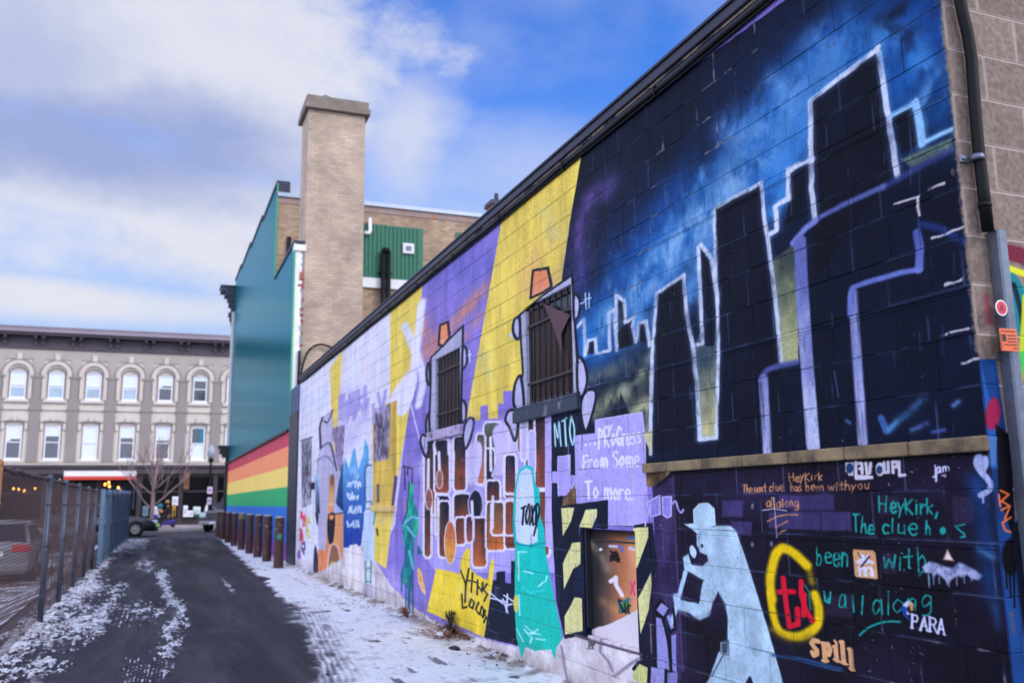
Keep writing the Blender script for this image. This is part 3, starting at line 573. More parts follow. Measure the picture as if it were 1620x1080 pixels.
MU.spray(c2_(780, 785, 800, 770), 9, (90, 130, 190), .8, 14, .9); MU.spray(c2_(320, 850, 335, 860), 6, (90, 140, 210), .9); MU.spray(c2_(690, 900, 740, 890), 7, (70, 90, 160), .8); MU.stroke(c2_(270, 640, 288, 750), 2, (90, 110, 160), 1, .7)
PEEL = (206, 196, 202)
for q in (c1_(530, 872, 620, 842, 668, 812, 740, 790), c1_(622, 845, 634, 915), c1_(690, 1020, 750, 1000, 800, 975, 824, 962), c2_(735, 275, 790, 255, 842, 238), c2_(725, 488, 790, 470, 860, 458), c2_(810, 602, 890, 585)):
    MU.stroke(q, 4.5, PEEL, 1, .95, rough=3.0, mod=lambda A, Z: np.clip((fbm(A*24, Z*24, 3, 3)-.30)*7, 0, 1))
# lavender sign with three lines
pm(f4(578, 310, 725, 290, 725, 195, 1062, 140, 1082, 330, 1090, 950, 1080, 945, 740, 950, 738, 830, 592, 828), streaky((180, 166, 234), .08, 5, 3), 1)
MU.stroke(f4(730, 200, 1062, 143, 1080, 300, 1088, 560, 1096, 770, 1092, 940, 745, 948, 745, 830, 592, 826), 2, (212, 204, 246), .8, .8)
pm(f4(1062, 300, 1082, 330, 1130, 450, 1135, 260), (208, 200, 160), 1)
TW = (232, 226, 252)
def blocky(txt, p0, p1, h): write(MU, txt, p0, p1, h, 3.4, TW, soft=.6, jit=.03)
blocky('...', f4(648, 380)[0], f4(735, 372)[0], (18, 18)); blocky('PRoGress', f4(752, 395)[0], f4(1048, 362)[0], (31, 26)); MU.stroke(f4(822, 238, 832, 268, 846, 232), 2.4, TW, .6)
blocky('From Some', f4(640, 545)[0], f4(1040, 522)[0], (22, 26)); blocky('To more.', f4(660, 750)[0], f4(998, 768)[0], (26, 28))
# hazard stripes round the blocked opening
HY = (226, 220, 150)
HZ = streaky(NAVY, .12)
pm([(885, 800), (962, 790), (962, 836), (918, 836), (930, 1002), (893, 1010)], HZ); pm([(1003, 830), (1032, 826), (1062, 1068), (1012, 1052)], HZ)
for q in (f4(485, 820, 580, 822, 555, 920, 497, 1025), f4(660, 835, 740, 830, 738, 880, 705, 965, 612, 962), f8(90, 280, 140, 278, 138, 400, 96, 430, 44, 548, 38, 400), f8(104, 590, 146, 596, 150, 780, 48, 806, 48, 700),
          f8(438, 196, 524, 190, 524, 250, 460, 425, 444, 420), f8(466, 600, 540, 450, 548, 600, 480, 800), f8(560, 860, 512, 960, 562, 962)): pm(q, streaky(HY, .06), .8)
# dark wall below the ledge
pm([(1030, 752), (1065, 742), (1620, 702), (1660, 1300), (1040, 1120), (1015, 1060), (1040, 850)], mixc((15, 12, 25), (32, 23, 47), lambda A, Z: 2.4*(fbm(A*2.2, Z*2.6, 4, 7)-.3)), 1)
pm(cb(60, 150, 180, 150, 118, 245, 60, 240), mixc((70, 52, 36), (176, 146, 100), lambda A, Z: (fbm(A*6, Z*6, 3, 2)-.3)*2.6), 1)
MU.spray([(1100, 770), (1200, 790), (1300, 800)], 60, (44, 36, 74), .8, 4, .7); MU.spray([(1400, 770), (1480, 780)], 40, (40, 32, 66), .7, 5, .7); MU.spray([(1050, 900), (1045, 980)], 30, (56, 40, 84), .8, 4, .6); MU.spray([(1130, 960), (1110, 900)], 40, (46, 34, 70), .7, 4, .6); MU.spray([(1230, 1010), (1260, 1060)], 60, (30, 22, 46), .7, 4, .6)
pm([(1033, 770), (1062, 746), (1068, 900), (1078, 1075), (1062, 1070), (1035, 850)], mixc((42, 32, 66), (70, 52, 100), lambda A, Z: 2.2*(fbm(A*6, Z*3, 3, 8)-.3)), 1); MU.stroke([(1064, 750), (1070, 880), (1080, 1060)], 4, (84, 62, 112), 1.6, .8)
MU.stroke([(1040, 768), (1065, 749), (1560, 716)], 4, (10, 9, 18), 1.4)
BRI = (78, 66, 124)
for q in (f5(10, 490, 190, 490, 190, 632, 10, 632), f5(85, 668, 265, 670, 265, 790, 110, 790), f5(500, 450, 700, 448, 700, 570, 500, 560), f5(700, 445, 970, 440, 970, 575, 700, 572), f5(410, 590, 620, 588, 620, 735, 410, 725), f5(620, 588, 850, 588, 850, 750, 620, 735), f5(860, 590, 1110, 585, 1120, 752, 860, 750)):
    pm(q, streaky(BRI, .22, 5, 4), 1.6, .62)
for q in (f7(210, 420, 420, 430, 420, 600, 210, 570), f7(630, 110, 740, 110, 740, 270, 620, 260), f6(930, 470, 1150, 480, 1150, 740, 940, 740), f6(180, 470, 400, 470, 400, 660, 190, 660)): pm(q, (62, 46, 76), 2, .5)
# notched lavender scroll left of the figure
for q in (f8(505, 190, 518, 50, 590, 10, 592, 120, 560, 128, 538, 130, 536, 60), f8(604, 20, 656, 18, 654, 130, 630, 140, 606, 120)): pm(q, (150, 136, 214), 1); MU.stroke(q, 2.2, (196, 186, 244), .7, closed=True)
MU.stroke(f8(660, 60, 680, 46, 695, 90, 712, 108, 724, 92), 3.4, (170, 160, 226), .8, smooth=True)
# pale figure with hat and pipe
PB = streaky((186, 214, 232), .13, 6, 4)
pm(cb(262, 400, 260, 340, 285, 312, 325, 310, 352, 335, 358, 405, 300, 430), PB, .8, smooth=False); pm(cb(220, 402, 262, 398, 300, 425, 275, 440, 250, 420), PB, .8)
FIG = cb(272, 425, 360, 408, 420, 410, 446, 435, 470, 500, 510, 620, 560, 780, 600, 920, 645, 1085, 700, 1180, 560, 1180, 505, 1050, 480, 1090, 440, 1180, 260, 1180, 330, 1060, 370, 950, 405, 930, 405, 800, 395, 740, 368, 690, 345, 730, 330, 790, 290, 810, 240, 780, 200, 770, 180, 740, 172, 700, 190, 695, 205, 725, 285, 740, 305, 640, 260, 615, 225, 600, 216, 545, 240, 528, 255, 575, 300, 580, 325, 560, 320, 535, 290, 525, 275, 490)
pm(FIG, (120, 140, 176), 7, .30)
pm(FIG, PB, 1.3, rough=1.2, mod=lambda A, Z: np.clip(.80+.5*(fbm(A*8, Z*8, 4, 87)-.3), 0, 1))
MU.spray(cb(200, 770, 270, 800, 330, 780), 7, (110, 120, 150), .7, 14, .6); pm(cb(245, 500, 258, 490, 275, 520, 268, 545, 250, 530), PB, .8, smooth=True)
MU.stroke(cb(228, 605, 205, 690, 185, 770, 165, 830), 6.5, (176, 200, 228), .8)
MU.spray(cb(240, 480, 255, 465), 7, (14, 12, 26), .9, 8, .3); pm(oval(*cb(298, 495)[0], 2.2, 3), (40, 50, 70)); MU.stroke(cb(300, 430, 292, 445, 280, 470), 1.2, (120, 150, 190), .8)
pm(cb(375, 900, 412, 895, 414, 960, 378, 955), (70, 80, 94), 1.4); MU.stroke(cb(380, 910, 408, 905, 410, 955, 382, 950), 1.6, (150, 170, 190), .8, closed=True)
MU.stroke(cb(366, 690, 395, 740, 406, 800, 405, 930, 340, 1050), 1.6, (60, 70, 100), 1)
pm(cb(480, 1085, 500, 1050, 520, 1085, 560, 1180, 440, 1180), (18, 22, 52), 1)
MU.stroke(cb(600, 960, 640, 965, 760, 985, 880, 1022), 5, (40, 78, 128), 2.2, .85); MU.stroke(f7(0, 895, 150, 940, 330, 975), 6, (44, 84, 136), 2.2, .8)
# painted pillar at the lower left of the figure
MU.stroke(f8(560, 660, 598, 610, 640, 655, 610, 705, 568, 680), 5, (12, 14, 24), .8, closed=True); pm(f8(568, 660, 600, 622, 640, 652, 610, 700), (150, 146, 206), 1); pm(f8(562, 690, 605, 706, 660, 1010, 570, 990), streaky((146, 142, 200), .08), 1)
MU.stroke(f8(562, 690, 605, 706, 640, 830, 655, 1010), 5, (12, 14, 24), .8); MU.stroke(f8(560, 690, 568, 990), 4, (12, 14, 24), .8); pm(f8(625, 700, 650, 690, 655, 750, 680, 760, 650, 790), (150, 150, 210), 1); MU.stroke(f8(622, 700, 650, 790, 680, 765, 665, 650), 4, (12, 14, 24), .8)
pm(f8(655, 810, 682, 800, 685, 1020, 662, 1010), (132, 128, 190), 1)
pm(f8(440, 1000, 470, 960, 530, 985, 524, 1090, 436, 1060), (204, 204, 130), 1); pm(f8(536, 985, 625, 1000, 622, 1110, 528, 1090), (150, 146, 204), 1); pm(f8(628, 1020, 690, 1020, 690, 1110, 626, 1110), (120, 118, 176), 1)
for q in (f8(440, 1000, 470, 960, 530, 985, 524, 1090), f8(532, 985, 528, 1095), f8(625, 1005, 622, 1110)): MU.stroke(q, 4.5, (12, 14, 24), .8)
# cracks and grey shapes on the slanted concrete by the opening
for q in (f8(30, 870, 50, 1000, 70, 1090), f8(110, 810, 280, 860, 480, 915), f8(260, 780, 250, 900, 300, 960, 320, 1010), f8(410, 700, 460, 760), f8(330, 1040, 440, 960, 480, 940)): MU.stroke(q, 4.5, (132, 112, 138), 1.6, .8)
MU.stroke(f8(110, 810, 280, 862, 480, 918), 2, (70, 52, 60), .8)
scr = [(0, 0)]
for i in range(10):
    rr = random.Random(40+i); x = 330+i*15; p = f8(*[v for k in range(5) for v in (x+rr.uniform(-14, 14), 790+i*4+rr.uniform(-45, 45))]); MU.stroke(p, 1.8, (220, 40, 110) if i % 3 else (50, 30, 60), .6)
for i in range(5):
    rr = random.Random(70+i); p = f8(*[v for k in range(5) for v in (200+rr.uniform(-22, 22), 860+rr.uniform(-25, 25))]); MU.stroke(p, 1.4, (60, 50, 60), .7, .7)
# teal figure
TE = (20, 196, 180)
pm(cl(472, 500, 462, 400, 468, 260, 486, 175, 520, 146, 548, 160, 560, 230, 576, 250, 580, 370, 596, 420, 600, 500, 615, 590, 640, 720, 668, 850, 672, 890, 640, 940, 648, 975, 630, 935, 560, 942, 515, 925, 500, 975, 488, 925, 478, 890, 470, 760), zgrad((20, 200, 196), (22, 190, 168), 740, 1020, 840, .2), .9)
pm(cl(488, 925, 515, 925, 500, 978), TE); pm(cl(625, 935, 648, 930, 643, 980), TE)
pm(cl(478, 470, 472, 400, 478, 250, 490, 185, 520, 158, 542, 175, 552, 250, 556, 330, 560, 420, 570, 420, 568, 478, 530, 490, 490, 486), streaky((206, 220, 244), .05), .9)
MU.spray(cl(505, 270, 515, 280), 6, (240, 190, 150), .9, 14, .9); MU.stroke(cl(462, 380, 470, 480, 530, 495, 600, 480), 3, (14, 150, 160), 1.2, .8); MU.stroke(cl(500, 670, 540, 695, 600, 680), 2.4, (60, 210, 220), 1, .8)
write(MU, 'TOXD', cl(492, 400)[0], cl(570, 405)[0], (26, 34), 2.8, (20, 22, 40), slant=.1, jit=.04)
MU.stroke(cl(560, 330, 568, 380, 552, 450), 2.8, (20, 22, 40), .6)
MW = (196, 244, 244)
for q in (cl(484, 520, 520, 520), cl(486, 520, 488, 640), cl(570, 668, 605, 640, 608, 622), cl(510, 600, 548, 612), cl(488, 705, 492, 790), cl(480, 850, 508, 905), cl(515, 835, 560, 870), cl(510, 848, 545, 890), cl(540, 870, 570, 850), cl(520, 862, 580, 872), cl(545, 885, 535, 910), cl(560, 890, 600, 895)): MU.stroke(q, 2.4, MW, .8, .85)
pm(oval(*cl(476, 740)[0], 4, 14), (222, 206, 90), 1)
# yellow ring and red letters
YR = (240, 200, 12)
MU.stroke(cb(598, 720, 590, 640, 608, 545, 640, 505, 690, 525, 745, 575), 15, YR, 3.6, smooth=True); MU.spray(cb(755, 590, 768, 650), 12, YR, .6, 8, .5)
MU.stroke(cb(780, 700, 796, 760, 790, 830, 740, 870, 680, 878, 625, 850, 600, 770, 592, 700), 13, YR, 3.4, smooth=True); MU.spray(cb(600, 850, 680, 895, 760, 880), 14, (150, 120, 20), .6, 8, .5)
RED = (222, 20, 50)
for q in (cb(645, 632, 655, 720, 665, 790, 672, 838, 708, 826, 706, 762), cb(628, 690, 690, 688), cb(722, 645, 722, 700, 740, 760, 768, 812), cb(735, 700, 732, 790)): MU.stroke(q, 8.5, RED, 1.2, smooth=False)
MU.stroke(cb(738, 660, 755, 690, 762, 765), 3, (16, 120, 110), .7)
# hand written lines
OC, TC = (206, 140, 96), (26, 158, 148)
br_ = lambda A, Z: np.clip(.55+1.4*(fbm(A*40, Z*40, 2, 6)-.2), 0, 1)
write(MU, 'HeyKirk', f5(585, 330)[0], f5(870, 318)[0], (13.5, 13), 2.0, OC, mod=br_); write(MU, 'The next', f5(190, 425)[0], f5(388, 418)[0], 12.5, 1.8, OC, mod=br_, gap=.08, jit=.04); write(MU, 'clue', f5(418, 415)[0], f5(538, 410)[0], 13, 2.0, OC, mod=br_)
write(MU, 'has been', f5(595, 412)[0], f5(878, 410)[0], 13.5, 2.0, OC, mod=br_); write(MU, 'withyou', f5(920, 408)[0], f5(1268, 388)[0], (13, 14), 2.0, OC, mod=br_); write(MU, 'allalong', f5(392, 550)[0], f5(668, 540)[0], (13, 14), 2.0, OC, mod=br_)
for q in (f5(400, 668, 480, 630, 570, 612, 660, 615), f5(472, 718, 570, 668), f5(495, 782, 520, 756, 560, 745)): MU.stroke(q, 2.2, OC, .7, mod=br_)
MU.stroke(f5(360, 578, 450, 562, 560, 580), 2, (196, 190, 210), .8, .9); MU.stroke(f5(452, 465, 466, 620, 480, 810), 1.6, (196, 190, 210), .8, .8)
for p in (f5(270, 540)[0], f5(272, 870)[0], f5(435, 865)[0]): pm(oval(p[0], p[1], 2.4, 4.5), (110, 104, 130), 1)
write(MU, 'HeyKirk,', f6(205, 625)[0], f6(800, 660)[0], (25, 27), 3.4, TC, mod=br_); write(MU, 'The', crop(1260, 680, 2.7)(245, 430)[0], crop(1260, 680, 2.7)(332, 440)[0], (26, 25), 3.2, TC, mod=br_); write(MU, 'clue', f6(230, 845)[0], f6(570, 862)[0], (25, 26), 3.2, TC, mod=br_)
write(MU, 'h', f6(672, 860)[0], f6(715, 860)[0], 22, 3.2, TC, mod=br_); pm(oval(*f6(835, 820)[0], 5, 6), TC, 1.2); MU.stroke(f6(960, 775, 1060, 755), 2.4, TC, .7); MU.stroke(f6(975, 790, 1050, 850, 1060, 880, 1015, 885), 3, TC, .8)
write(MU, 'been', f7(150, 190)[0], f7(385, 215)[0], (30, 32), 3.0, TC, mod=br_); write(MU, 'with', f7(640, 235)[0], f7(965, 235)[0], (32, 36), 3.0, TC, mod=br_); MU.stroke(f7(905, 235, 912, 285, 935, 250), 2.6, TC, .7, mod=br_); MU.stroke(f7(972, 200, 985, 345), 2.4, TC, .7, .8)
write(MU, 'u', f7(200, 490)[0], f7(245, 492)[0], 32, 2.8, TC, mod=br_); write(MU, 'a', f7(320, 500)[0], f7(375, 505)[0], 30, 2.8, TC, mod=br_); write(MU, 'll', f7(425, 560)[0], f7(495, 560)[0], 30, 3.0, TC, mod=br_, gap=1.4); write(MU, 'along', f7(565, 575)[0], f7(1000, 525)[0], (34, 28), 2.8, TC, mod=br_)
MU.stroke(f7(470, 725, 540, 665, 650, 625, 770, 625), 3.2, TC, .8, smooth=True)
# stencilled logos
LW = (222, 214, 226)
lx = f6(-125, 125)[0]
FL = (206, 200, 214)
def fl(*a, w=5.2): MU.stroke(f6(*a), w, FL, .6)
pm(f6(-145, 130, -60, 125, -60, 270, -110, 268, -125, 230, -145, 225), FL, .7); pm(oval(*f6(-100, 190)[0], 6, 8.5), (30, 60, 100), .8)
for q in ((-40, 130, -35, 290, 60, 288), (-20, 140, 20, 140, 25, 240), (0, 195, 25, 192), (60, 140, 75, 240, 100, 240, 110, 140), (245, 135, 252, 235, 290, 232, 286, 132), (335, 235, 330, 130, 372, 128, 376, 175, 345, 180), (395, 128, 400, 262, 455, 258)): fl(*q)
pm(oval(*f6(205, 200)[0], 7.5, 11), FL, .7); pm(oval(*f6(197, 207)[0], 4.8, 6.5), (30, 60, 100), .8); pm(f6(60, 130, 80, 130, 80, 270, 60, 275), FL, .7); pm(f6(-40, 255, 135, 262, 135, 296, -40, 312), FL, .7)
write(MU, 'jam', f6(738, 245)[0], f6(895, 212)[0], (14, 10), 2.6, (206, 206, 240), smooth=True); MU.stroke(f6(770, 250, 768, 320), 3.2, (206, 206, 240), .8); MU.stroke(f6(825, 268, 862, 258, 858, 280), 1.8, (206, 206, 240), .7)
LO = (214, 158, 110)
q = f7(425, 84, 570, 94, 588, 110, 606, 300, 590, 308, 445, 290, 432, 275, 418, 100); pm(q, LO, .8)
for q in (f7(470, 122, 500, 122, 505, 135, 525, 125, 545, 130, 535, 160, 580, 185, 560, 200, 535, 190, 520, 200, 470, 195, 440, 190, 438, 180, 475, 150), f7(455, 210, 480, 200, 490, 215, 545, 215, 562, 220, 585, 290, 548, 290, 540, 235, 528, 235, 530, 290, 500, 285, 495, 235, 482, 235, 484, 285, 452, 278)): pm(q, LW, .7)
MU.stroke(f7(540, 140, 480, 215), 2.4, (40, 30, 60), .6); MU.stroke(f7(455, 110, 480, 150), 1.4, (40, 30, 60), .6)
pm(f7(1122, 82, 1172, 175, 1088, 165), (190, 140, 100), .8); pm(f7(1124, 102, 1158, 165, 1102, 158), (226, 222, 236), .7)
pm(f7(940, 205, 990, 185, 1050, 205, 1150, 222, 1200, 195, 1260, 215, 1340, 225, 1385, 265, 1360, 295, 1300, 300, 1270, 280, 1220, 300, 1180, 290, 1150, 330, 1130, 370, 1112, 330, 1080, 300, 1050, 285, 1030, 320, 1015, 280, 960, 262), mixc((176, 180, 216), (90, 100, 150), lambda A, Z: (fbm(A*30, Z*30, 3, 5)-.5)*3), 2.2, .95, rough=3.5)
for x in (985, 1018, 1060, 1115, 1135, 1190, 1245, 1300): MU.stroke(f7(x, 280, x+2, 320+(x*7 % 50)), 2, (150, 158, 200), .8, .8)
pm(oval(*f7(830, 520)[0], 9, 11), (206, 206, 222), .8); pm(f7(790, 500, 825, 520, 815, 590, 782, 540), (40, 70, 160), .8); pm(oval(*f7(850, 530)[0], 6, 7), (24, 20, 34), 1); pm(f7(830, 480, 865, 490, 868, 540, 850, 545), (206, 150, 100), .9); MU.stroke(f7(788, 520, 800, 570, 830, 600), 4, (34, 60, 150), .8)
def serif(ch, x, y, w, h, sk):                             # roman capitals with slab feet, sk = drop of the baseline over the letter
    C = (210, 210, 244); g = lambda u, v: (x+u*w+.02*v*h, y+sk*u-v*h)
    S = {'P': [[(.15, 0), (.15, 1)], [(.15, .97), (.7, .97), (.88, .76), (.7, .5), (.15, .5)]], 'A': [[(.05, 0), (.48, 1)], [(.48, 1), (.92, 0)], [(.22, .34), (.74, .34)]], 'R': [[(.15, 0), (.15, 1)], [(.15, .97), (.66, .97), (.84, .76), (.66, .52), (.15, .52)], [(.5, .52), (.95, 0)]]}[ch]
    for st in S: MU.stroke([g(*p) for p in st], 4.2 if st[0][0] < .2 and len(st) == 2 else 3.0, C, .5, rough=.3)
    for p in ([(-.04, .02), (.36, .02)], [(0, .98), (.3, .98)]) if ch in 'PR' else ([(-.08, .02), (.2, .02)], [(.74, .02), (1.08, .02)]): MU.stroke([g(*q) for q in p], 2.0, C, .5, rough=.3)
for ch, xa, ya, xb, yb, h in (('P', 850, 668, 908, 674, 21), ('A', 918, 686, 978, 692, 21), ('R', 980, 692, 1046, 706, 22.5), ('A', 1048, 708, 1104, 722, 23)):
    a, b = f7(xa, ya)[0], f7(xb, yb)[0]; serif(ch, a[0], a[1], b[0]-a[0], h, b[1]-a[1])
SP = (222, 164, 116)
for q in (f7(160, 768, 130, 760, 112, 785, 130, 810, 150, 830, 152, 860, 128, 872, 118, 850), f7(205, 790, 212, 910), f7(205, 800, 235, 790, 250, 830, 240, 868, 212, 862), f7(290, 810, 300, 908), f7(340, 775, 352, 925), f7(400, 830, 412, 975)): MU.stroke(q, 8, SP, .7)
for q in (f7(186, 780, 214, 786), f7(192, 912, 236, 916), f7(270, 808, 296, 812), f7(280, 905, 322, 918), f7(320, 772, 346, 778), f7(334, 925, 376, 938), f7(384, 825, 404, 830), f7(396, 970, 428, 985), f7(284, 765, 300, 790)): MU.stroke(q, 4.5, SP, .7)
# blue paint and white loops at the corner
MU.spray([(1545, 760), (1555, 830), (1560, 880), (1570, 940)], 34, (22, 66, 130), .95, 5, .5); MU.spray([(1548, 868), (1570, 880)], 12, (90, 140, 200), .8, 12, .6); MU.spray([(1575, 960), (1580, 990)], 16, (40, 80, 140), .7, 8, .5)
MU.stroke(f6(1235, 155, 1215, 85, 1185, 90, 1175, 150, 1215, 220, 1280, 290, 1330, 370), 10, (168, 176, 222), 1.2, smooth=True); MU.stroke(f6(1265, 90, 1270, 150, 1245, 210), 9, (168, 176, 222), 1.2, smooth=True); MU.stroke(f6(1340, 350, 1290, 420, 1215, 465), 9, (168, 176, 222), 1.4, smooth=True); MU.stroke(f6(1238, 470, 1242, 540), 3, (168, 176, 222), .8)
# painted faces round the two real windows: surround, hat, hands
LG = (176, 176, 202)
def wface(hat, sur, hands, ears, lw):
    pm(sur, streaky(LG, .06), 1); MU.stroke(sur, lw, (26, 26, 44), .7, closed=True)
    pm(hat, zgrad((240, 140, 84), (240, 156, 120), hat[0][1], hat[-1][1], hat[0][0]), .8); MU.stroke(hat, lw, (26, 26, 44), .7, closed=True)
    for h in hands: pm(h, streaky((190, 186, 222), .05), .8, smooth=True); MU.stroke(h, lw, (26, 26, 44), .7, smooth=True, closed=True)
    for e in ears: MU.stroke(e, 2.2, (186, 206, 236), .8)
wface(cw(685, 95, 765, 80, 785, 180, 730, 215, 672, 242), cw(615, 330, 740, 225, 895, 118, 905, 300, 922, 560, 925, 770, 600, 850, 632, 640, 622, 480),
      [cw(612, 345, 585, 360, 580, 420, 600, 460, 616, 440), cw(905, 225, 935, 250, 930, 330, 905, 350), cw(620, 660, 590, 700, 582, 790, 600, 840, 636, 810), cw(925, 565, 960, 590, 975, 680, 950, 760, 925, 740), cw(560, 840, 600, 850, 606, 920, 590, 1000, 560, 930, 538, 890), cw(985, 730, 1022, 745, 1010, 830, 968, 950, 940, 850, 950, 770)],
      [cw(555, 440, 570, 430, 575, 460), cw(940, 270, 965, 260), cw(965, 215, 970, 300), cw(985, 215, 985, 290), cw(960, 250, 995, 240)], 4.2)
wface(cw(190, 385, 232, 368, 240, 450, 205, 498, 182, 490), cw(140, 560, 200, 500, 240, 460, 312, 390, 310, 520, 305, 700, 300, 920, 130, 960, 140, 700),
      [cw(312, 505, 332, 520, 330, 590, 310, 612), cw(130, 590, 118, 620, 120, 680, 136, 700), cw(305, 790, 326, 810, 328, 880, 306, 900), cw(128, 860, 115, 900, 118, 960, 134, 980), cw(345, 882, 370, 895, 355, 980, 325, 1045, 312, 990, 322, 920), cw(92, 975, 125, 985, 128, 1050, 112, 1085, 86, 1020)],
      [cw(345, 520, 350, 580), cw(338, 545, 356, 540)], 3.8)
rr = random.Random(99)
for k in range(46):                                        # runs of paint and stray overspray along the whole wall
    px = rr.uniform(500, 1010); y0 = rr.uniform(640, 900); MU.stroke([(px, y0), (px+rr.uniform(-.5, .5), y0+rr.uniform(8, 40))], rr.uniform(.9, 1.8), rr.choice(((228, 220, 240), (36, 34, 60), (120, 104, 190), (210, 180, 90))), .6, rr.uniform(.25, .6))
for k in range(60):
    px = rr.uniform(1040, 1540); y0 = rr.uniform(120, 680); MU.stroke([(px, y0), (px+rr.uniform(-.6, 2), y0+rr.uniform(10, 50))], rr.uniform(1, 2.4), rr.choice(((40, 52, 92), (70, 90, 140), (8, 10, 20), (120, 130, 180))), 1.2, rr.uniform(.2, .5))
for k in range(26):
    px = rr.uniform(520, 1000); y0 = rr.uniform(600, 950); MU.spray([(px, y0), (px+rr.uniform(-20, 20), y0+rr.uniform(-30, 30))], rr.uniform(10, 26), rr.choice(((230, 224, 244), (150, 134, 214), (236, 214, 130), (90, 80, 150))), rr.uniform(.12, .3), 9, .8)
# weather: pale scuffs on joints, bare corner, grime near the ground
A_, Z_ = np.meshgrid(MU.a0+(np.arange(MU.w)+.5)/MU.w*(MU.a1-MU.a0), MU.z0+(np.arange(MU.h)+.5)/MU.h*(MU.z1-MU.z0))
zf = np.abs((Z_/.2) % 1.0-.5); lowb = (Z_ < 1.55) & (A_ < 5.2)
jn = sst(.458, .490, zf)*np.clip((fbm(A_*6, Z_*9, 3, 21)-.37)*4, 0, 1)
row = np.floor(Z_/.2); af = np.abs(((A_+.2*(row % 2))/.4) % 1.0-.5); jv = sst(.475, .496, af)*np.clip((fbm(A_*5, Z_*5, 3, 23)-.42)*5, 0, 1)
dark = sst(120, 60, MU.img.mean(-1)); ja = np.clip(jn*.5+jv*.5, 0, 1)*dark
MU.img += (np.array((104, 124, 168), np.float32)-MU.img)*(ja*.8)[..., None]
jk = np.clip(sst(.472, .497, zf)+sst(.487, .498, af), 0, 1)*dark*np.clip((fbm(A_*3, Z_*4, 3, 71)-.35)*3, 0, 1); MU.img *= (1-.55*jk*(1-ja))[..., None]
mot = fbm(A_*16, Z_*16, 4, 73); MU.img *= (1+.30*(mot-.5)*dark)[..., None]
jd = np.clip(sst(.47, .497, zf)+sst(.485, .498, af), 0, 1)*(1-dark)*(.25+.75*np.clip((fbm(A_*3, Z_*5, 3, 26)-.35)*3, 0, 1))
MU.img *= (1-.30*jd)[..., None]
MU.img *= (1+.16*(fbm(A_*5, Z_*1.6, 4, 31)-.5)+.14*(fbm(A_*60, Z_*60, 2, 33)-.5))[..., None]
sp_ = np.clip((vnoise(A_*95, Z_*95, 40)-.93)*22, 0, 1)*np.clip((fbm(A_*2, Z_*2, 2, 44)-.45)*5, 0, 1)
MU.img += (np.array((190, 186, 196), np.float32)-MU.img)*(sp_*.7)[..., None]
pit = np.clip((vnoise(A_*120, Z_*120, 140)-.82)*9, 0, 1)*np.clip((fbm(A_*9, Z_*9, 3, 144)-.35)*3, 0, 1); MU.img *= (1-.30*pit)[..., None]
chip = sst(.655, .70, fbm(A_*17, Z_*17, 4, 150)*.75+.25*np.maximum(sst(.42, .5, zf), sst(.45, .5, af)))*sst(.5, .62, fbm(A_*1.3, Z_*1.3, 2, 155)); MU.img += (np.array((150, 140, 140), np.float32)-MU.img)*(chip*.6)[..., None]
gr = sst(.32, .0, Z_)*np.clip((fbm(A_*5, Z_*4, 4, 51)-.3)*2.5, 0, 1)
MU.img += (np.array((96, 80, 74), np.float32)-MU.img)*(gr*.42)[..., None]
TAN = np.array((140, 122, 112), np.float32)
edge = 2.579+.007*(fbm(Z_*9, A_*9, 3, 60)-.5)*2+.010*(fbm(Z_*60, A_*50, 2, 63)-.5)*2
ea = sst(.012, -.012, A_-edge)*(Z_ > 1.92)
MU.img += (TAN-MU.img)*ea[..., None]
del pit, chip, A_, Z_, zf, jn, row, af, jv, dark, ja, jd, sp_, gr, edge, ea
mural_img = MU.image('mural_paint'); MU.img = None

# the return wall at the corner: bare tan block, graffiti low down
FY = 2.567
SW = Paint(2.967, 4.167, 0.0, 4.1, 300, 1024, lambda px, py: on_front(px, py, FY))
A_, Z_ = np.meshgrid(SW.a0+(np.arange(SW.w)+.5)/SW.w*1.2, (np.arange(SW.h)+.5)/SW.h*4.1)
bl_ = vnoise(np.floor((A_-2.967+.2*(np.floor(Z_/.2) % 2))/.4)*7.7, np.floor(Z_/.2)*5.3, 8); SW.img[:] = np.array((132, 116, 107), np.float32)*(1+.16*(bl_-.5)+.12*(fbm(A_*5, Z_*5, 3, 3)-.5)+.34*(fbm(A_*60, Z_*60, 2, 5)-.5))[..., None]
zf = np.abs((Z_/.2) % 1.0-.5); row = np.floor(Z_/.2); af = np.abs(((A_-2.967+.2*(row % 2))/.4) % 1.0-.5)
SW.img += (np.array((186, 168, 160), np.float32)-SW.img)*(np.clip(sst(.452, .478, zf)+sst(.474, .488, af), 0, 1)*.85)[..., None]
SW.poly([(1530, 568), (1575, 568), (1600, 740), (1640, 1300), (1540, 1300)], lambda A, Z: np.array((26, 62, 122), np.float32)*(1+.6*(fbm(A*9, Z*5, 3, 4)-.5))[..., None], 1)
SW.poly([(1552, 570), (1590, 740), (1562, 740), (1548, 640)], (40, 84, 156), 1); SW.poly(oval(1571, 654, 12, 26, .1), (150, 34, 72), 1.2)
SW.poly([(1575, 670), (1600, 690), (1605, 860), (1580, 780)], (12, 12, 20), 1.5); SW.poly([(1556, 690), (1578, 690), (1574, 735), (1566, 738)], (70, 110, 170), 1)
SW.spray([(1560, 470), (1566, 510)], 12, (150, 60, 80), .7)
for q in ([(1583, 776), (1596, 782), (1584, 792), (1597, 800)], [(1584, 806), (1598, 800), (1590, 820)], [(1600, 818), (1586, 826), (1590, 838), (1600, 842)], [(1580, 782), (1582, 800)]): SW.stroke(q, 3, (232, 110, 60), .7)
SW.poly(oval(1600, 880, 15, 32), (8, 8, 12), 3, rough=4)
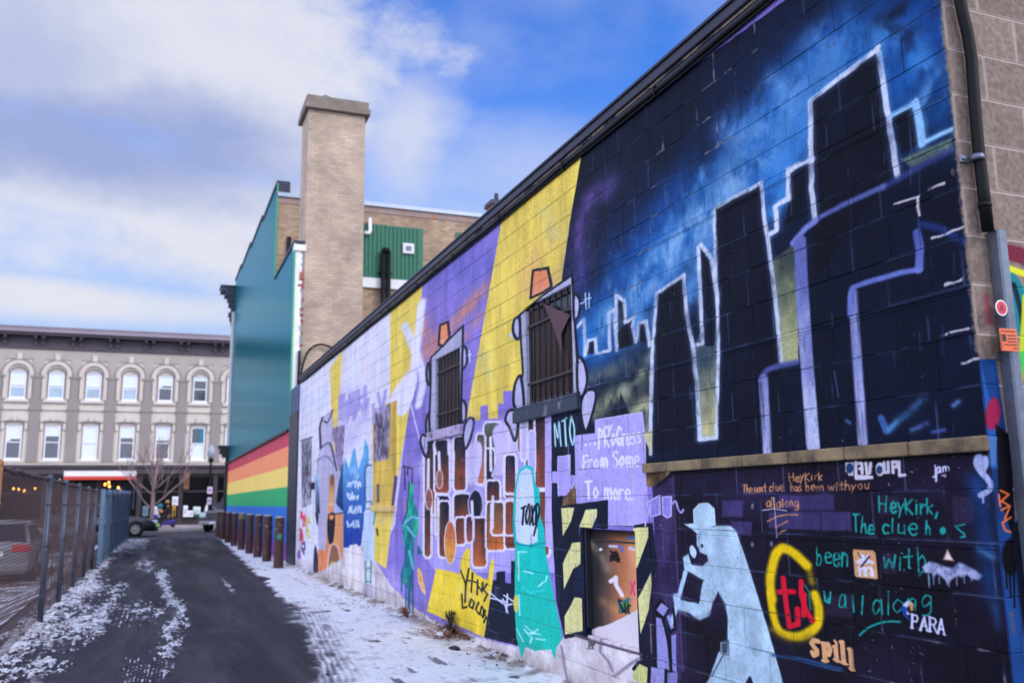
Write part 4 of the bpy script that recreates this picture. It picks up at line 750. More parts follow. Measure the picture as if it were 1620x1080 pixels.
for x, a, b in ((1592, 900, 930), (1604, 900, 960), (1598, 905, 945)): SW.stroke([(x, a), (x+1, b)], 3, (8, 8, 12), .8)
SW.spray([(1600, 970), (1604, 1000)], 6, (160, 90, 40), .7, 12, .8)
for q, c, w in (([(1600, 400), (1625, 410), (1650, 440)], (120, 40, 60), 26), ([(1596, 440), (1612, 470), (1618, 520)], (20, 130, 140), 26), ([(1598, 425), (1640, 440)], (230, 226, 50), 10), ([(1604, 450), (1616, 500), (1622, 560)], (30, 34, 50), 8), ([(1622, 470), (1618, 540), (1612, 620)], (200, 210, 50), 9), ([(1610, 600), (1618, 560)], (60, 190, 90), 10), ([(1612, 640), (1625, 680)], (170, 40, 70), 22), ([(1640, 420), (1660, 600)], (20, 120, 140), 40), ([(1615, 720), (1630, 760)], (10, 10, 16), 26), ([(1616, 760), (1624, 800)], (200, 196, 210), 18), ([(1620, 840), (1640, 1000)], (20, 24, 40), 40)):
    SW.stroke(q, w, c, 1.5, .95, smooth=True)
side_img = SW.image('side_paint'); SW.img = None
# opening board: sprayed orange to black
OB = Paint(5.3, 6.25, 0.35, 1.25, 420, 400, lambda px, py: on_wall(px, py, WX+.05))
A_, Z_ = np.meshgrid(OB.a0+(np.arange(OB.w)+.5)/OB.w*.95, OB.z0+(np.arange(OB.h)+.5)/OB.h*.9)
n = fbm(A_*5, Z_*3, 4, 3)
t = np.clip((A_-5.52)/.5+.5*(n-.5), 0, 1)[..., None]
OB.img[:] = np.array((226, 150, 108))*(1-t)+np.array((44, 42, 44))*t; t2 = np.clip(np.abs(A_-5.68)/.16, 0, 1)[..., None]; OB.img[:] = OB.img*(.55+.45*t2)+np.array((206, 112, 54))*(.45-.45*t2)
t3 = sst(1.08, 1.16, Z_)[..., None]; OB.img[:] = OB.img*(1-t3*.8)+np.array((30, 24, 26))*t3*.8
OB.spray(f8(200, 290, 260, 360, 290, 430), 14, (216, 190, 160), .6); OB.spray(f8(270, 620, 330, 660), 16, (210, 150, 90), .7)
for q, w, c in ((f8(310, 500, 340, 480, 340, 520, 375, 580), 7, (226, 214, 222)), (f8(305, 300, 345, 302), 4, (196, 196, 226)), (f8(360, 300, 375, 325), 5, (90, 110, 190)), (f8(420, 310, 440, 320), 5, (206, 200, 230)), (f8(155, 380, 185, 375, 170, 405), 7, (210, 206, 230)), (f8(160, 225, 180, 240), 6, (50, 90, 170)), (f8(410, 255, 440, 250), 4, (60, 100, 180)), (f8(160, 265, 172, 290), 5, (230, 180, 180)), (f8(250, 320, 256, 318), 4, (230, 226, 230))): OB.stroke(q, w, c, .8)
for i in range(8):
    rr = random.Random(i); p = f8(*[v for k in range(5) for v in (335+rr.uniform(-30, 30), 360+rr.uniform(-36, 36))]); OB.stroke(p, 1.8, (30, 22, 24), .6)
    p = f8(*[v for k in range(5) for v in (385+rr.uniform(-38, 38), 640+rr.uniform(-45, 45))]); OB.stroke(p, 2.4, ((30, 30, 40), (40, 120, 130), (60, 140, 60), (30, 26, 40))[i % 4], .6)
for q in (f8(420, 500, 448, 580), f8(448, 500, 425, 570)): OB.stroke(q, 2.6, (220, 60, 120), .7)
OB.poly(f8(100, 800, 300, 745, 470, 660, 470, 900, 100, 900), (216, 206, 214), 1)
board_img = OB.image('board_paint'); OB.img = None
del A_, Z_, n, t, t2, t3
def paint_mat(name, im, rough=.6, bump=.0042, spec=.07):
    m = mat(name, (128, 128, 128), rough, .05, 3, bump, 90, spec=spec); t = m.node_tree; uv = t.nodes.new('ShaderNodeTexCoord'); ti = t.nodes.new('ShaderNodeTexImage')
    ti.image = im; ti.extension = 'EXTEND'; ti.interpolation = 'Linear'; t.links.new(uv.outputs['UV'], ti.inputs[0])
    mu = [q for q in t.nodes if q.type == 'VECT_MATH'][0]; t.links.new(ti.outputs[0], mu.inputs[0]); return m
M_MURAL = paint_mat('mural_paint', mural_img, .5); M_SIDE = paint_mat('side_block_paint', side_img, .8, .003); M_BOARD = paint_mat('board_paint', board_img, .5, .001)
# ------------------------------------------------------------------ common materials
M_CAP = mat('dark_flashing', (46, 45, 62), .45, .2, 2.5, .002, 12, metal=.3)
M_CONC = mat('grey_concrete', (150, 144, 146), .9, .25, 5, .004, 40)
M_LEDGE = mat('tan_ledge_concrete', (134, 114, 84), .85, .4, 4, .005, 40, col2=(74, 62, 54), c2_at=(.46, .66), c2_scale=5)
M_DARK = mat('dark_paint', (22, 24, 34), .55, .3, 6, .002, 40)
M_BLACK = mat('black_plastic', (14, 14, 18), .6, .2, 8, spec=.2)
M_STEEL = mat('galvanised_steel', (106, 114, 128), .42, .22, 7, .0008, 30, metal=.55, col2=(96, 102, 118), c2_scale=9)
M_RUSTY = mat('brown_painted_steel', (66, 38, 34), .6, .3, 8, .002, 40, col2=(150, 118, 100), c2_at=(.60, .66), c2_scale=7)
M_WHITE = mat('white_paint', (224, 222, 224), .6, .1, 5)
M_TAR = mat('roof_felt', (60, 60, 64), .9, .2, 3)
M_SNOW = mat('snow', (226, 228, 236), .6, .05, 6, .006, 30)

# ------------------------------------------------------------------ the painted building
mb = thing('painted_building', 'long low concrete block building covered in a colourful graffiti mural', 'building', (WX, 2.567, 0))
OX, OY = WX, 2.567
def blockwall(u0, u1, z0, z1, holes, pos, uvf, g=.005, dep=.0032, cw=.4, ch=.2, off=0.0):
    """running-bond blocks with hollow joints; pos(u, z, d) gives a point d behind the face"""
    m = MB(); row = int(round(z0/ch)); z = z0
    def piece(a, b, c, d):
        if b-a < .012 or d-c < .012: 
            m.face([pos(a, c, 0), pos(b, c, 0), pos(b, d, 0), pos(a, d, 0)], 0, [uvf(a, c), uvf(b, c), uvf(b, d), uvf(a, d)]); return
        o = [(a, c), (b, c), (b, d), (a, d)]; i = [(a+g, c+g), (b-g, c+g), (b-g, d-g), (a+g, d-g)]
        m.face([pos(*p, 0) for p in i], 0, [uvf(*p) for p in i])
        for k in range(4):
            q = [o[k], o[(k+1) % 4]]; r = [i[(k+1) % 4], i[k]]
            m.face([pos(*q[0], dep), pos(*q[1], dep), pos(*r[0], 0), pos(*r[1], 0)], 0, [uvf(*p) for p in q+r])
    while z < z1-1e-6:
        zt = min(z+ch, z1); cuts = sorted({z, zt, *[h for q in holes for h in (q[2], q[3]) if z < h < zt]})
        ua = u0-((row % 2)*cw/2+off) % cw
        edges = [u0]+[e for e in np.arange(ua, u1+cw, cw) if u0 < e < u1]+[u1]
        for a, b in zip(edges[:-1], edges[1:]):
            for c, d in zip(cuts[:-1], cuts[1:]):
                segs = [(a, b)]
                for h in holes:
                    if h[2] <= c+1e-6 and h[3] >= d-1e-6:
                        segs = [s for p in segs for s in ((p[0], min(p[1], h[0])), (max(p[0], h[1]), p[1])) if s[1]-s[0] > 1e-4]
                for s in segs: piece(s[0], s[1], c, d)
        z = zt; row += 1
    return m
WIN = [(6.24, 7.18, 2.18, 3.04), (9.02, 9.92, 2.17, 2.99)]
HOLE = (5.36, 6.14, .42, 1.17)
BRICKED = (11.82, 12.98, 1.32, 2.76)
holes = WIN+[HOLE]
uvm = lambda u, z: ((u-MU.a0)/(MU.a1-MU.a0), (z-MU.z0)/(MU.z1-MU.z0))
w = blockwall(2.567, 20.5, 0, 4.0, holes, lambda u, z, d: (d, u-OY, z), uvm)
for h in holes:                                            # reveals
    dp = .055 if h is not HOLE else .05
    for a, b in (((h[0], h[2]), (h[0], h[3])), ((h[0], h[3]), (h[1], h[3])), ((h[1], h[3]), (h[1], h[2])), ((h[1], h[2]), (h[0], h[2]))):
        w.face([(0, a[0]-OY, a[1]), (0, b[0]-OY, b[1]), (dp, b[0]-OY, b[1]), (dp, a[0]-OY, a[1])], 0, [uvm(*a), uvm(*b), uvm(*b), uvm(*a)])
wall = w.build('mural_wall', M_MURAL, mb, fix=False)
uvs = lambda u, z: ((u-SW.a0)/(SW.a1-SW.a0), z/4.1)
w = blockwall(2.967, 9.0, 0, 4.0, [], lambda u, z, d: (u-OX, d, z), uvs)
w.build('block_end_wall', M_SIDE, mb, fix=False)
m = MB(); m.box((0.2, .2, 3.9), (9, 17.95, 3.97)); m.box((5.9, .02, 0), (6.03, 17.95, 4.0)); m.box((.02, 17.75, 0), (5.9, 17.95, 4.0)); m.build('roof', M_TAR, mb)
m = MB()
m.box((-.035, -.04, 4.09), (.30, 17.97, 4.16), bev=.008); m.box((.30, -.04, 4.09), (6.05, .26, 4.158), bev=.008); m.box((-.05, -.055, 4.157), (.33, 17.98, 4.175)); m.box((.33, -.055, 4.157), (6.06, .28, 4.173))
for k in range(7): m.box((-.038, 1.2+k*2.45, 4.088), (-.03, 1.23+k*2.45, 4.16))
m.build('coping', M_CAP, mb)
m = MB(); m.box((-.006, -.008, 4.0), (.28, 17.95, 4.072)); m.box((-.012, -.014, 4.072), (.28, 17.955, 4.0895), 1); m.box((.28, -.008, 4.0), (6.03, .2, 4.0895), 0); m.build('fascia', [mat('dark_blue_fascia', (24, 28, 50), .6, .3, 3), mat('worn_cream_strip', (140, 122, 108), .8, .3, 6, col2=(50, 46, 52), c2_at=(.5, .6))], mb)
m = MB(); pts = [(-.024, .02+i*.24, 4.022+.004*math.sin(i*1.3)-.008*abs(math.sin(i*.21))) for i in range(75)]
m.tube(pts, .015, 8)
pts = [(-.016, .02+i*.5, 3.992+.005*math.sin(i*.9+1)) for i in range(36)]; m.tube(pts, .009, 6)
for k in range(12): m.box((-.042, .8+k*1.45, 3.985), (-.004, .812+k*1.45, 4.045))
m.build('cable', M_BLACK, mb)
m = MB(); random.seed(4)
y = 2.56
while y < 5.19:                                           # the projecting ledge, one stone after another
    l = min(random.uniform(.38, .42), 5.2-y); m.box((-.024, y-OY, 1.543), (.0, y+l-.006-OY, 1.603), bev=.008); y += l

m.build('ledge', M_LEDGE, mb)
m = MB(); m.box((-.03, 17.96, 0), (.1, 19.3, 3.36)); m.box((-.036, 17.98, 3.3), (.1, 19.3, 3.42)); m.build('dark_end_panel', mat('navy_panel', (26, 30, 48), .5, .3, 4, .002, 20, col2=(60, 66, 100), c2_at=(.62, .72)), mb)
m = MB(); m.box((-.02, 17.97, 3.42), (.1, 19.3, 4.02)); m.build('upper_end_panel', mat('mottled_blue_panel', (56, 72, 112), .6, .5, 3, .003, 15, col2=(120, 132, 165), c2_at=(.6, .7)), mb)
# windows: barred openings
M_BOARDB = mat('dark_brown_board', (46, 26, 26), .75, .35, 10, .002, 50, col2=(84, 44, 34), c2_at=(.58, .7), c2_scale=5, stretch=(1, 1, .3))
M_BAR = mat('rusted_bar', (34, 25, 28), .6, .4, 14, .001, 60)
M_GRIME = mat('grimy_glass', (34, 32, 40), .25, .3, 6)
def window_(h, torn):
    yc = (h[0]+h[1])/2; wn = MB()
    fr = MB()
    for a, b in (((h[0], h[2]), (h[0]+.04, h[3])), ((h[1]-.04, h[2]), (h[1], h[3])), ((h[0]+.04, h[3]-.04), (h[1]-.04, h[3])), ((h[0]+.04, h[2]), (h[1]-.04, h[2]+.04))):
        fr.box((.03, a[0]-OY, a[1]), (.05, b[0]-OY, b[1]))
    f = fr.build('window', M_BAR, mb)
    m = MB()
    if not torn:
        n = 9; ws = (h[1]-h[0]-.08)/n
        for k in range(n): m.box((.036, h[0]+.04+k*ws-OY, h[2]+.04), (.046+.004*(k % 2), h[0]+.04+(k+1)*ws-.004-OY, h[3]-.04))
        m.build('board', M_BOARDB, f)
    else:
        m.box((.051, h[0]-OY, h[2]), (.054, h[1]-OY, h[3])); m.build('pane', M_GRIME, f)
        m = MB(); zt = h[3]-.2
        for k in range(14):
            ya = h[0]+.05+k*(h[1]-h[0]-.1)/14; t = (ya-h[0])/(h[1]-h[0]); m.box((.036, ya-OY, h[2]+.04), (.044, ya+.052-OY, h[3]-.05-.22*max(0, .75-t)))
        m.build('board', M_BOARDB, f)
        m = MB()                                          # the torn flap of mesh hanging from the top
        P = [(.018, 6.80, 3.0), (.014, 6.28, 2.80), (.016, 6.46, 2.68), (.012, 6.44, 2.52), (.016, 6.56, 2.70), (.016, 6.68, 2.86)]
        m.prism([(x-.01, y-OY, z) for x, y, z in P], (.004, 0, 0)); m.build('torn_mesh', mat('purple_brown_mesh', (86, 58, 66), .8, .3, 30), f)
    m = MB(); n = 7 if torn else 6
    for k in range(1, n+1):
        ya = h[0]+(h[1]-h[0])*k/(n+1); m.tube([(.024, ya-OY, h[2]+.002), (.024, ya-OY, h[3]-.002)], .0055, 6)
    for zz in (h[2]+.2*(h[3]-h[2]), h[2]+.78*(h[3]-h[2])): m.box((.0125, h[0]-OY+.002, zz), (.0175, h[1]-OY-.002, zz+.022))
    m.build('security_bars', M_BAR, f)
    return f
f2w = window_(WIN[0], True); f1w = window_(WIN[1], False)
f2w['label'] = 'barred window with torn mesh flap under orange hat'; f1w['label'] = 'boarded barred window with smaller orange hat'
m = MB(); m.box((-.045, 6.10-OY, 2.045), (.05, 7.42-OY, 2.145), bev=.008); m.box((-.035, 6.12-OY, 2.145), (.05, 7.40-OY, 2.178), bev=.006)
m.build('sill', [mat('navy_painted_sill', (34, 44, 66), .6, .3, 8, .003, 40, col2=(120, 118, 130), c2_at=(.6, .7))], f2w)
m = MB(); m.box((-.045, 8.92-OY, 2.06), (.05, 10.14-OY, 2.165), bev=.008)
m.build('sill', [mat('lavender_painted_sill', (176, 160, 196), .6, .25, 6, .003, 40, col2=(60, 50, 66), c2_at=(.58, .68))], f1w)
m = MB(); m.box((-.05, 11.78-OY, 1.25), (0, 13.0-OY, 1.33), bev=.01); m.build('sill', mat('yellow_painted_sill', (222, 190, 110), .6, .2, 6, .003, 40, col2=(150, 120, 190), c2_at=(.56, .6), c2_scale=2), mb)
# the blocked opening
h = HOLE; uvb = lambda u, z: ((u-OB.a0)/(OB.a1-OB.a0), (z-OB.z0)/(OB.z1-OB.z0))
m = MB(); m.face([(.05, h[0]-OY, h[2]), (.05, h[1]-OY, h[2]), (.05, h[1]-OY, h[3]), (.05, h[0]-OY, h[3])], 0, [uvb(h[0], h[2]), uvb(h[1], h[2]), uvb(h[1], h[3]), uvb(h[0], h[3])])
bo = m.build('blocked_opening', M_BOARD, mb, fix=False); bo['label'] = 'recessed orange and black spray painted board low in the wall'
m = MB(); m.box((.034, h[0]-OY+.001, h[3]-.085), (.049, h[1]-OY-.03, h[3]-.075)); m.box((.01, h[1]-.025-OY, h[2]+.05), (.049, h[1]-.001-OY, h[3]-.001)); m.build('frame', M_DARK, bo)
# black pipe, steel guard and stickers on the end wall
PYY = 2.532
pp = [on_front(px, py, PYY) for px, py in ((1519, 2), (1524, 26), (1531, 55), (1537, 93), (1542, 167), (1548, 237), (1555, 296), (1563, 365))]
pp = [(pp[0][0], 4.28)]+pp
m = MB(); m.tube([(x-OX, PYY-OY, z) for x, z in pp], .0235, 14)
pipe = m.build('pipe', M_BLACK, mb)
cx, cz = on_front(1546, 250, PYY); cx -= OX
m = MB(); m.tube([(cx, PYY-OY, cz+.012), (cx, PYY-OY, cz-.012)], .0275, 14); m.box((cx-.062, -.012, cz-.014), (cx-.02, -.004, cz+.014)); m.lathe((cx-.048, -.013, cz), [(0, -.006), (.007, -.005), (.008, .0)], 8, axis='y'); m.build('clamp', M_STEEL, pipe)
cx, cz = on_front(1558, 325, PYY); m = MB(); m.tube([(cx-OX, PYY-OY, cz+.008), (cx-OX, PYY-OY, cz-.008)], .026, 14); m.build('coupling', M_BLACK, pipe)
GYF = 2.512                                               # front plane of the steel guard
(gx0, gzt), (gx1, _) = on_front(1561, 368, OY-.003), on_front(1593, 368, GYF); gd = GYF-OY
m = MB(); P = [(gx0-OX, -.003), (gx0-OX, gd+.008), (gx0+.006-OX, gd), (gx1-.006-OX, gd), (gx1-OX, gd+.008), (gx1-OX, -.003)]
m.prism([(x, y, .02) for x, y in P], (0, 0, gzt-.02))
for zz in (1.90, .9): m.box((gx0-.018-OX, -.012, zz), (gx0-.0005-OX, -.004, zz+.03))
m.box((gx0-.002-OX, gd-.003, 1.245), (gx1+.002-OX, -.002, 1.262))
guard = m.build('pipe_guard', M_STEEL, mb)
sx_, sz_ = on_front(1584, 487, GYF); sx_ -= OX
m = MB(); m.lathe((sx_, gd-.0005, sz_), [(0, 0), (.032, 0), (.032, -.001), (0, -.0011)], 24, 0, 'y', False); m.lathe((sx_, gd-.002, sz_), [(0, 0), (.026, 0), (.026, -.0006), (0, -.0007)], 24, 1, 'y', False)
m.prism([(sx_, gd-.003, sz_+.016), (sx_-.013, gd-.003, sz_-.011), (sx_+.013, gd-.003, sz_-.011)], (0, -.0006, 0), 2)
st = m.build('sticker', [M_WHITE, mat('red_sticker', (206, 26, 62), .35, .08), mat('dark_red_ink', (130, 12, 40), .4, .05)], guard); st['label'] = 'round red sticker with a triangle'
(ox0, oz1), (ox1, oz0) = on_front(1580, 519, GYF), on_front(1611, 556, GYF); ox0 -= OX; ox1 = min(ox1-OX, gx1-OX-.004); ow = ox1-ox0; oh = oz1-oz0
m = MB(); m.box((ox0, gd-.002, oz0), (ox1, gd-.0008, oz1))
for zz, a, b in ((.88, .08, .9), (.70, .42, .9), (.56, .42, .94), (.42, .42, .92), (.28, .2, .94), (.13, .7, .94)): m.box((ox0+a*ow, gd-.0028, oz0+zz*oh-.002), (ox0+b*ow, gd-.0021, oz0+zz*oh+.002), 1)
m.box((ox0+.04*ow, gd-.0028, oz0+.06*oh), (ox0+.07*ow, gd-.0021, oz0+.78*oh), 1); m.box((ox0+.12*ow, gd-.0028, oz0+.42*oh), (ox0+.34*ow, gd-.0021, oz0+.74*oh), 1)
st = m.build('sticker', [mat('orange_sticker', (226, 98, 30), .4, .06), M_DARK], guard); st['label'] = 'orange warning sticker with black print'

# ------------------------------------------------------------------ the green clad building with rainbow and chimney
gb = thing('green_building', 'brick building with green metal siding, rainbow stripes and tall chimney', 'building', (WX, 22, 0))
GX, GY = WX, 22.0
M_GRN = mat('green_metal_siding', (14, 112, 122), .21, .14, 1.5, .0012, 2.2, spec=.4, metal=.74, stretch=(1, 1, .1))
M_GRN.node_tree.nodes['Principled BSDF'].inputs['Specular Tint'].default_value = (.12, .50, .66, 1)
M_GRNM = mat('green_corrugated_panel', (14, 104, 78), .45, .10, 3)
M_TRIM = mat('green_trim', (60, 160, 110), .4, .1)
def siding(y0, y1, zb, zt, mb_, mi=0, rib=.25, d=.006):
    y = y0
    while y < y1-1e-6:
        yn = min(y+rib, y1); pr = [(y, 0), (yn-.05, 0), (yn-.035, d), (yn-.015, d), (yn, 0)]
        for (ya, xa), (yb, xb) in zip(pr[:-1], pr[1:]):
            mb_.face([(xa, ya-GY, zb(ya)), (xb, yb-GY, zb(yb)), (xb, yb-GY, zt(yb)), (xa, ya-GY, zt(ya))], mi)
        y = yn
m = MB(); rb = lambda y: 3.07
siding(22.0, 26.0, rb, lambda y: 7.70, m); 
for a, b, zt in ((26, 30, 10.62), (30, 34, 10.78), (34, 38, 10.95), (38, 40.8, 11.1)): siding(a, b, rb, lambda y: zt, m)
m.build('siding', M_GRN, gb)
m = MB(); m.box((-.03, 0, 7.7), (.36, 4, 7.77)); m.build('coping', M_CAP, gb)
m = MB()
for a, b, zt in ((26, 30, 10.62), (30, 34, 10.78), (34, 38, 10.95), (38, 40.8, 11.1)): m.box((-.03, a-GY, zt), (.36, b-GY, zt+.07))
m.build('coping', M_CAP, gb)
m = MB(); m.box((-.028, 3.98, 10.25), (.36, 4.06, 10.62)); m.build('parapet_end', M_CAP, gb)
m = MB(); m.box((-.02, -.03, 3.07), (.02, .01, 7.7)); m.build('corner_trim', M_TRIM, gb); m = MB(); m.box((-.02, 3.97, 7.77), (.02, 4.01, 10.6)); m.build('corner_trim', M_TRIM, gb)
RB = [(0.0, .42, (140, 60, 168)), (.42, 1.30, (26, 112, 208)), (1.30, 1.76, (24, 172, 102)), (1.76, 2.24, (255, 220, 110)), (2.24, 2.72, (255, 148, 98)), (2.72, 3.06, (204, 36, 74))]
m = MB()
for i, (a, b, c) in enumerate(RB):
    dz = .04
    siding(22.0, 40.8, (lambda y, a=a: a), (lambda y, b=b: b), m, i, 1.22, .012)
m.build('rainbow_stripes', [mat('rainbow_paint_%s' % n, c, .55, .07, .9) for n, (a, b, c) in zip(('purple', 'blue', 'green', 'yellow', 'orange', 'red'), RB)], gb)
m = MB(); m.box((-.07, .01, 3.06), (.0, 18.8, 3.12)); m.build('drip_edge', M_DARK, gb)
M_BRK = brick_mat('buff_brick', (150, 126, 104), (116, 96, 80), (128, 116, 104), .21, .075, .25)
M_BRKD = brick_mat('weathered_brown_brick', (178, 150, 122), (140, 114, 92), (150, 134, 118), .21, .075, .3)
M_CHB = brick_mat('painted_chimney_brick', (192, 168, 148), (172, 151, 133), (164, 146, 130), .21, .075, .32)
M_RED = brick_mat('exposed_red_brick', (160, 84, 66), (140, 70, 56), (170, 150, 140), .21, .075, .2)
m = MB(); m.box((.03, 4.0, 3), (7.6, 4.3, 10.2)); m.box((.02, 4.3, 0), (7.6, 18.8, 10.25)); m.box((.02, .02, 0), (1.68, 4.0, 7.6)); m.build('brick_wall', M_BRKD, gb)
m = MB(); m.box((0.0, -.012, 4.0), (.19, .0, 7.52)); m.box((-.02, -.05, 7.5), (.27, .2, 7.66)); m.build('white_end_strip', M_WHITE, gb)
m = MB(); random.seed(9)
for k in range(46):
    z = 4.05+k*.075; a = .19+random.uniform(-.035, .01)
    if 6.45 < z < 6.95: a -= .07*random.random()
    m.box((a, -.016, z), (.27, -.001, z+.068), 1 if 6.45 < z < 7.0 or random.random() < .14 else 0)
m.build('broken_brick_edge', [M_CONC, M_RED], gb)
ch = MB(); ch.box((.25, -.02, 0), (1.70, 1.08, 11.25)); chim = ch.build('chimney', M_CHB, gb)
m = MB(); m.box((.15, -.13, 11.25), (1.82, 1.2, 11.42), bev=.02); m.box((.19, -.09, 11.42), (1.78, 1.16, 11.62), bev=.02); m.build('cap', mat('weathered_cap_stone', (126, 114, 104), .9, .3, 4, .004, 20), chim)
m = MB(); m.lathe((.75, .5, 11.6), [(.10, 0), (.10, .16), (.15, .17), (.15, .24), (.06, .30), (0, .31)], 16); m.build('flue', M_STEEL, chim)
m = MB(); m.box((0, 3.93, 10.2), (7.65, 4.2, 10.32)); m.build('roof_flashing', mat('pale_flashing', (170, 180, 196), .4, .1, 3, metal=.3), gb)
m = MB(); m.box((0, 3.985, 10.0), (7.62, 4.0, 10.19)); m.build('fascia', mat('peeling_fascia', (150, 128, 122), .8, .2, 3, .003, 20, col2=(176, 108, 62), c2_at=(.56, .6), c2_scale=1.2), gb)
def corr(x0, x1, z0, z1):
    mm = MB(); x = x0; mm.box((x0, 3.985, z0), (x1, 3.998, z1))
    while x < x1-.06: mm.box((x, 3.955, z0), (x+.06, 3.985, z1)); x += .125
    return mm
pnl = corr(1.72, 4.40, 7.96, 9.64).build('metal_panel', M_GRNM, gb); pnl['label'] = 'large green corrugated panel beside the chimney'
pn2 = corr(5.46, 7.3, 8.4, 9.64).build('metal_panel', M_GRNM, gb); pn2['label'] = 'smaller green corrugated panel by the roof edge'
m = MB(); m.box((1.72, 3.92, 7.66), (4.42, 3.995, 7.96)); m.build('white_band', M_WHITE, gb)
m = MB(); m.box((3.75, 3.90, 8.80), (4.10, 3.954, 9.12), bev=.01); m.box((3.84, 3.885, 8.89), (4.01, 3.9, 9.03), 1); m.build('vent', [M_WHITE, M_STEEL], pnl)
m = MB(); m.tube([(2.72, 3.9, 9.78), (2.72, 3.85, 9.4), (2.69, 3.82, 9.3), (2.6, 3.8, 9.28), (2.54, 3.8, 9.31)], .055, 10); m.build('white_vent_pipe', M_WHITE, gb)
m = MB(); m.tube([(3.12, 3.8, 4), (3.12, 3.8, 8.72)], .075, 10); m.tube([(3.28, 3.8, 4), (3.28, 3.8, 8.72)], .075, 10); m.tube([(3.12, 3.8, 8.70), (3.16, 3.8, 8.84), (3.24, 3.8, 8.84), (3.28, 3.8, 8.70)], .08, 10)
for z in (6.8, 8.1): m.box((3.0, 3.86, z), (3.4, 3.95, z+.05))
m.build('black_stack_pipe', M_BLACK, gb)
m = MB(); m.box((6.86, 4.4, 10.2), (7.36, 5.0, 10.85)); c2 = m.build('chimney', M_RED, gb); c2['label'] = 'small far red brick chimney'
m = MB(); m.box((6.8, 4.34, 10.85), (7.42, 5.06, 11.0)); m.tube([(7.06, 4.6, 11), (7.06, 4.6, 11.28)], .07, 10); m.build('cap', M_CAP, c2)
m = MB(); m.box((.30, 3.94, 8.3), (.42, 4.0, 9.0)); m.build('rear_window', M_GRIME, gb)
# street front seen in profile
m = MB()
for z, p in ((9.72, .14), (9.95, .24), (10.2, .30), (10.4, .42), (10.62, .58), (10.8, .62)):
    m.box((-p, 18.8-.02, z), (7.6, 18.8+p+.25, z+(.23 if z < 10.7 else .10)))
for k in range(3): m.box((-.12-.06*k, 18.9, 9.1+.2*k), (.1, 19.15, 9.29+.2*k))
m.build('cornice', mat('slate_blue_cornice', (52, 56, 78), .6, .2, 4), gb)
m = MB(); m.box((-.10, 18.8, 3.9), (.25, 19.05, 9.72)); m.build('white_corner_pilaster', M_WHITE, gb)
m = MB(); m.box((-.12, 18.8, 0), (.3, 19.05, 3.35)); m.box((-.26, 18.78, 3.35), (7.6, 19.35, 3.5)); m.box((-.36, 18.78, 3.5), (7.6, 19.45, 3.75)); m.box((-.42, 18.78, 3.75), (7.6, 19.55, 3.85)); m.build('shopfront_cornice', mat('dark_green_black_paint', (24, 32, 38), .5, .2), gb)
cab = [(430, 660-40), (437, 590)]
m = MB(); P = [on_front(px, py, 21.9) for px, py in ((474, 606), (476, 590), (481, 570), (488, 555), (498, 547), (510, 545), (522, 549), (536, 554), (552, 562))]
P += [(P[-1][0]+.4, 4.4)]
m.tube([(x-GX, -.13, z) for x, z in crom(P, False, 4)], .025, 7); m.tube([(.16, -.05, 4.0), (.17, -.06, 5.0)], .03, 7); m.build('cable', M_BLACK, gb)
# ------------------------------------------------------------------ beige building across the street
BY = 62.0
bb = thing('beige_building', 'three storey beige building with arched windows, dark cornice and shops', 'building', (0, BY, 0), R_(-1.0))
M_TAUPE = mat('taupe_stucco', (170, 160, 152), .85, .12, .7); M_BEIGE = mat('beige_stucco', (202, 192, 182), .85, .08, .7); M_PIL = mat('grey_taupe_pilaster', (142, 133, 130), .85, .1, .7)
M_CORN = mat('dark_plum_cornice', (70, 60, 70), .6, .15, 1); M_CORNL = mat('mauve_cornice_edge', (140, 128, 140), .6, .1, 1); M_SHOP = mat('plum_brown_shopfront', (50, 40, 42), .5, .2, 1)
CX = [-14.346+2.113*i for i in range(11)]                    # bay centres
m = MB(); m.box((-16, .25, 3.9), (12, 10, 12.0)); m.box((-16, .2, 9.6), (12, .25, 11.0)); m.build('rear_volume', M_TAUPE, bb)
m = MB()
m.box((-16, .06, 10.35), (12, .25, 11.0))
for c in CX: m.box((c-1.36, .06, 3.95), (c-.75, .25, 10.35)); 
m.build('wall', M_TAUPE, bb)
m = MB()
for c in CX:
    a, b = c-.75, c+.75
    for (z0, z1, wz0, wz1, hw) in ((3.95, 7.22, 4.2, 6.32, .50), (7.36, 10.4, 7.9, 9.62, .52)):
        m.box((a, .12, z0), (c-hw, .25, z1)); m.box((c+hw, .12, z0), (b, .25, z1)); m.box((c-hw, .12, z0), (c+hw, .25, wz0)); m.box((c-hw, .12, wz1), (c+hw, .25, z1))
m.build('bay_panels', M_BEIGE, bb)
m = MB()
for c in CX:
    m.box((c-1.34, .0, 4.0), (c-.77, .06, 9.2)); m.box((c-1.42, -.04, 9.2), (c-.69, .06, 9.34)); m.box((c-1.42, -.04, 7.2), (c-.69, .06, 7.38))
m.build('pilasters', M_PIL, bb)
m = MB(); m.box((-16, .03, 7.22), (12, .11, 7.36)); m.box((-16, 0, 3.85), (12, .2, 3.96)); m.build('string_course', M_BEIGE, bb)
def arch(mm, c, zc, r0, r1, y0, y1, n=14, h=None):
    for k in range(n):
        a, b = math.pi*k/n, math.pi*(k+1)/n
        q = [(c+r*math.cos(t), zc+(h or 1)*r*math.sin(t)) for r, t in ((r0, a), (r1, a), (r1, b), (r0, b))]
        mm.prism([(x, y0, z) for x, z in q], (0, y1-y0, 0))
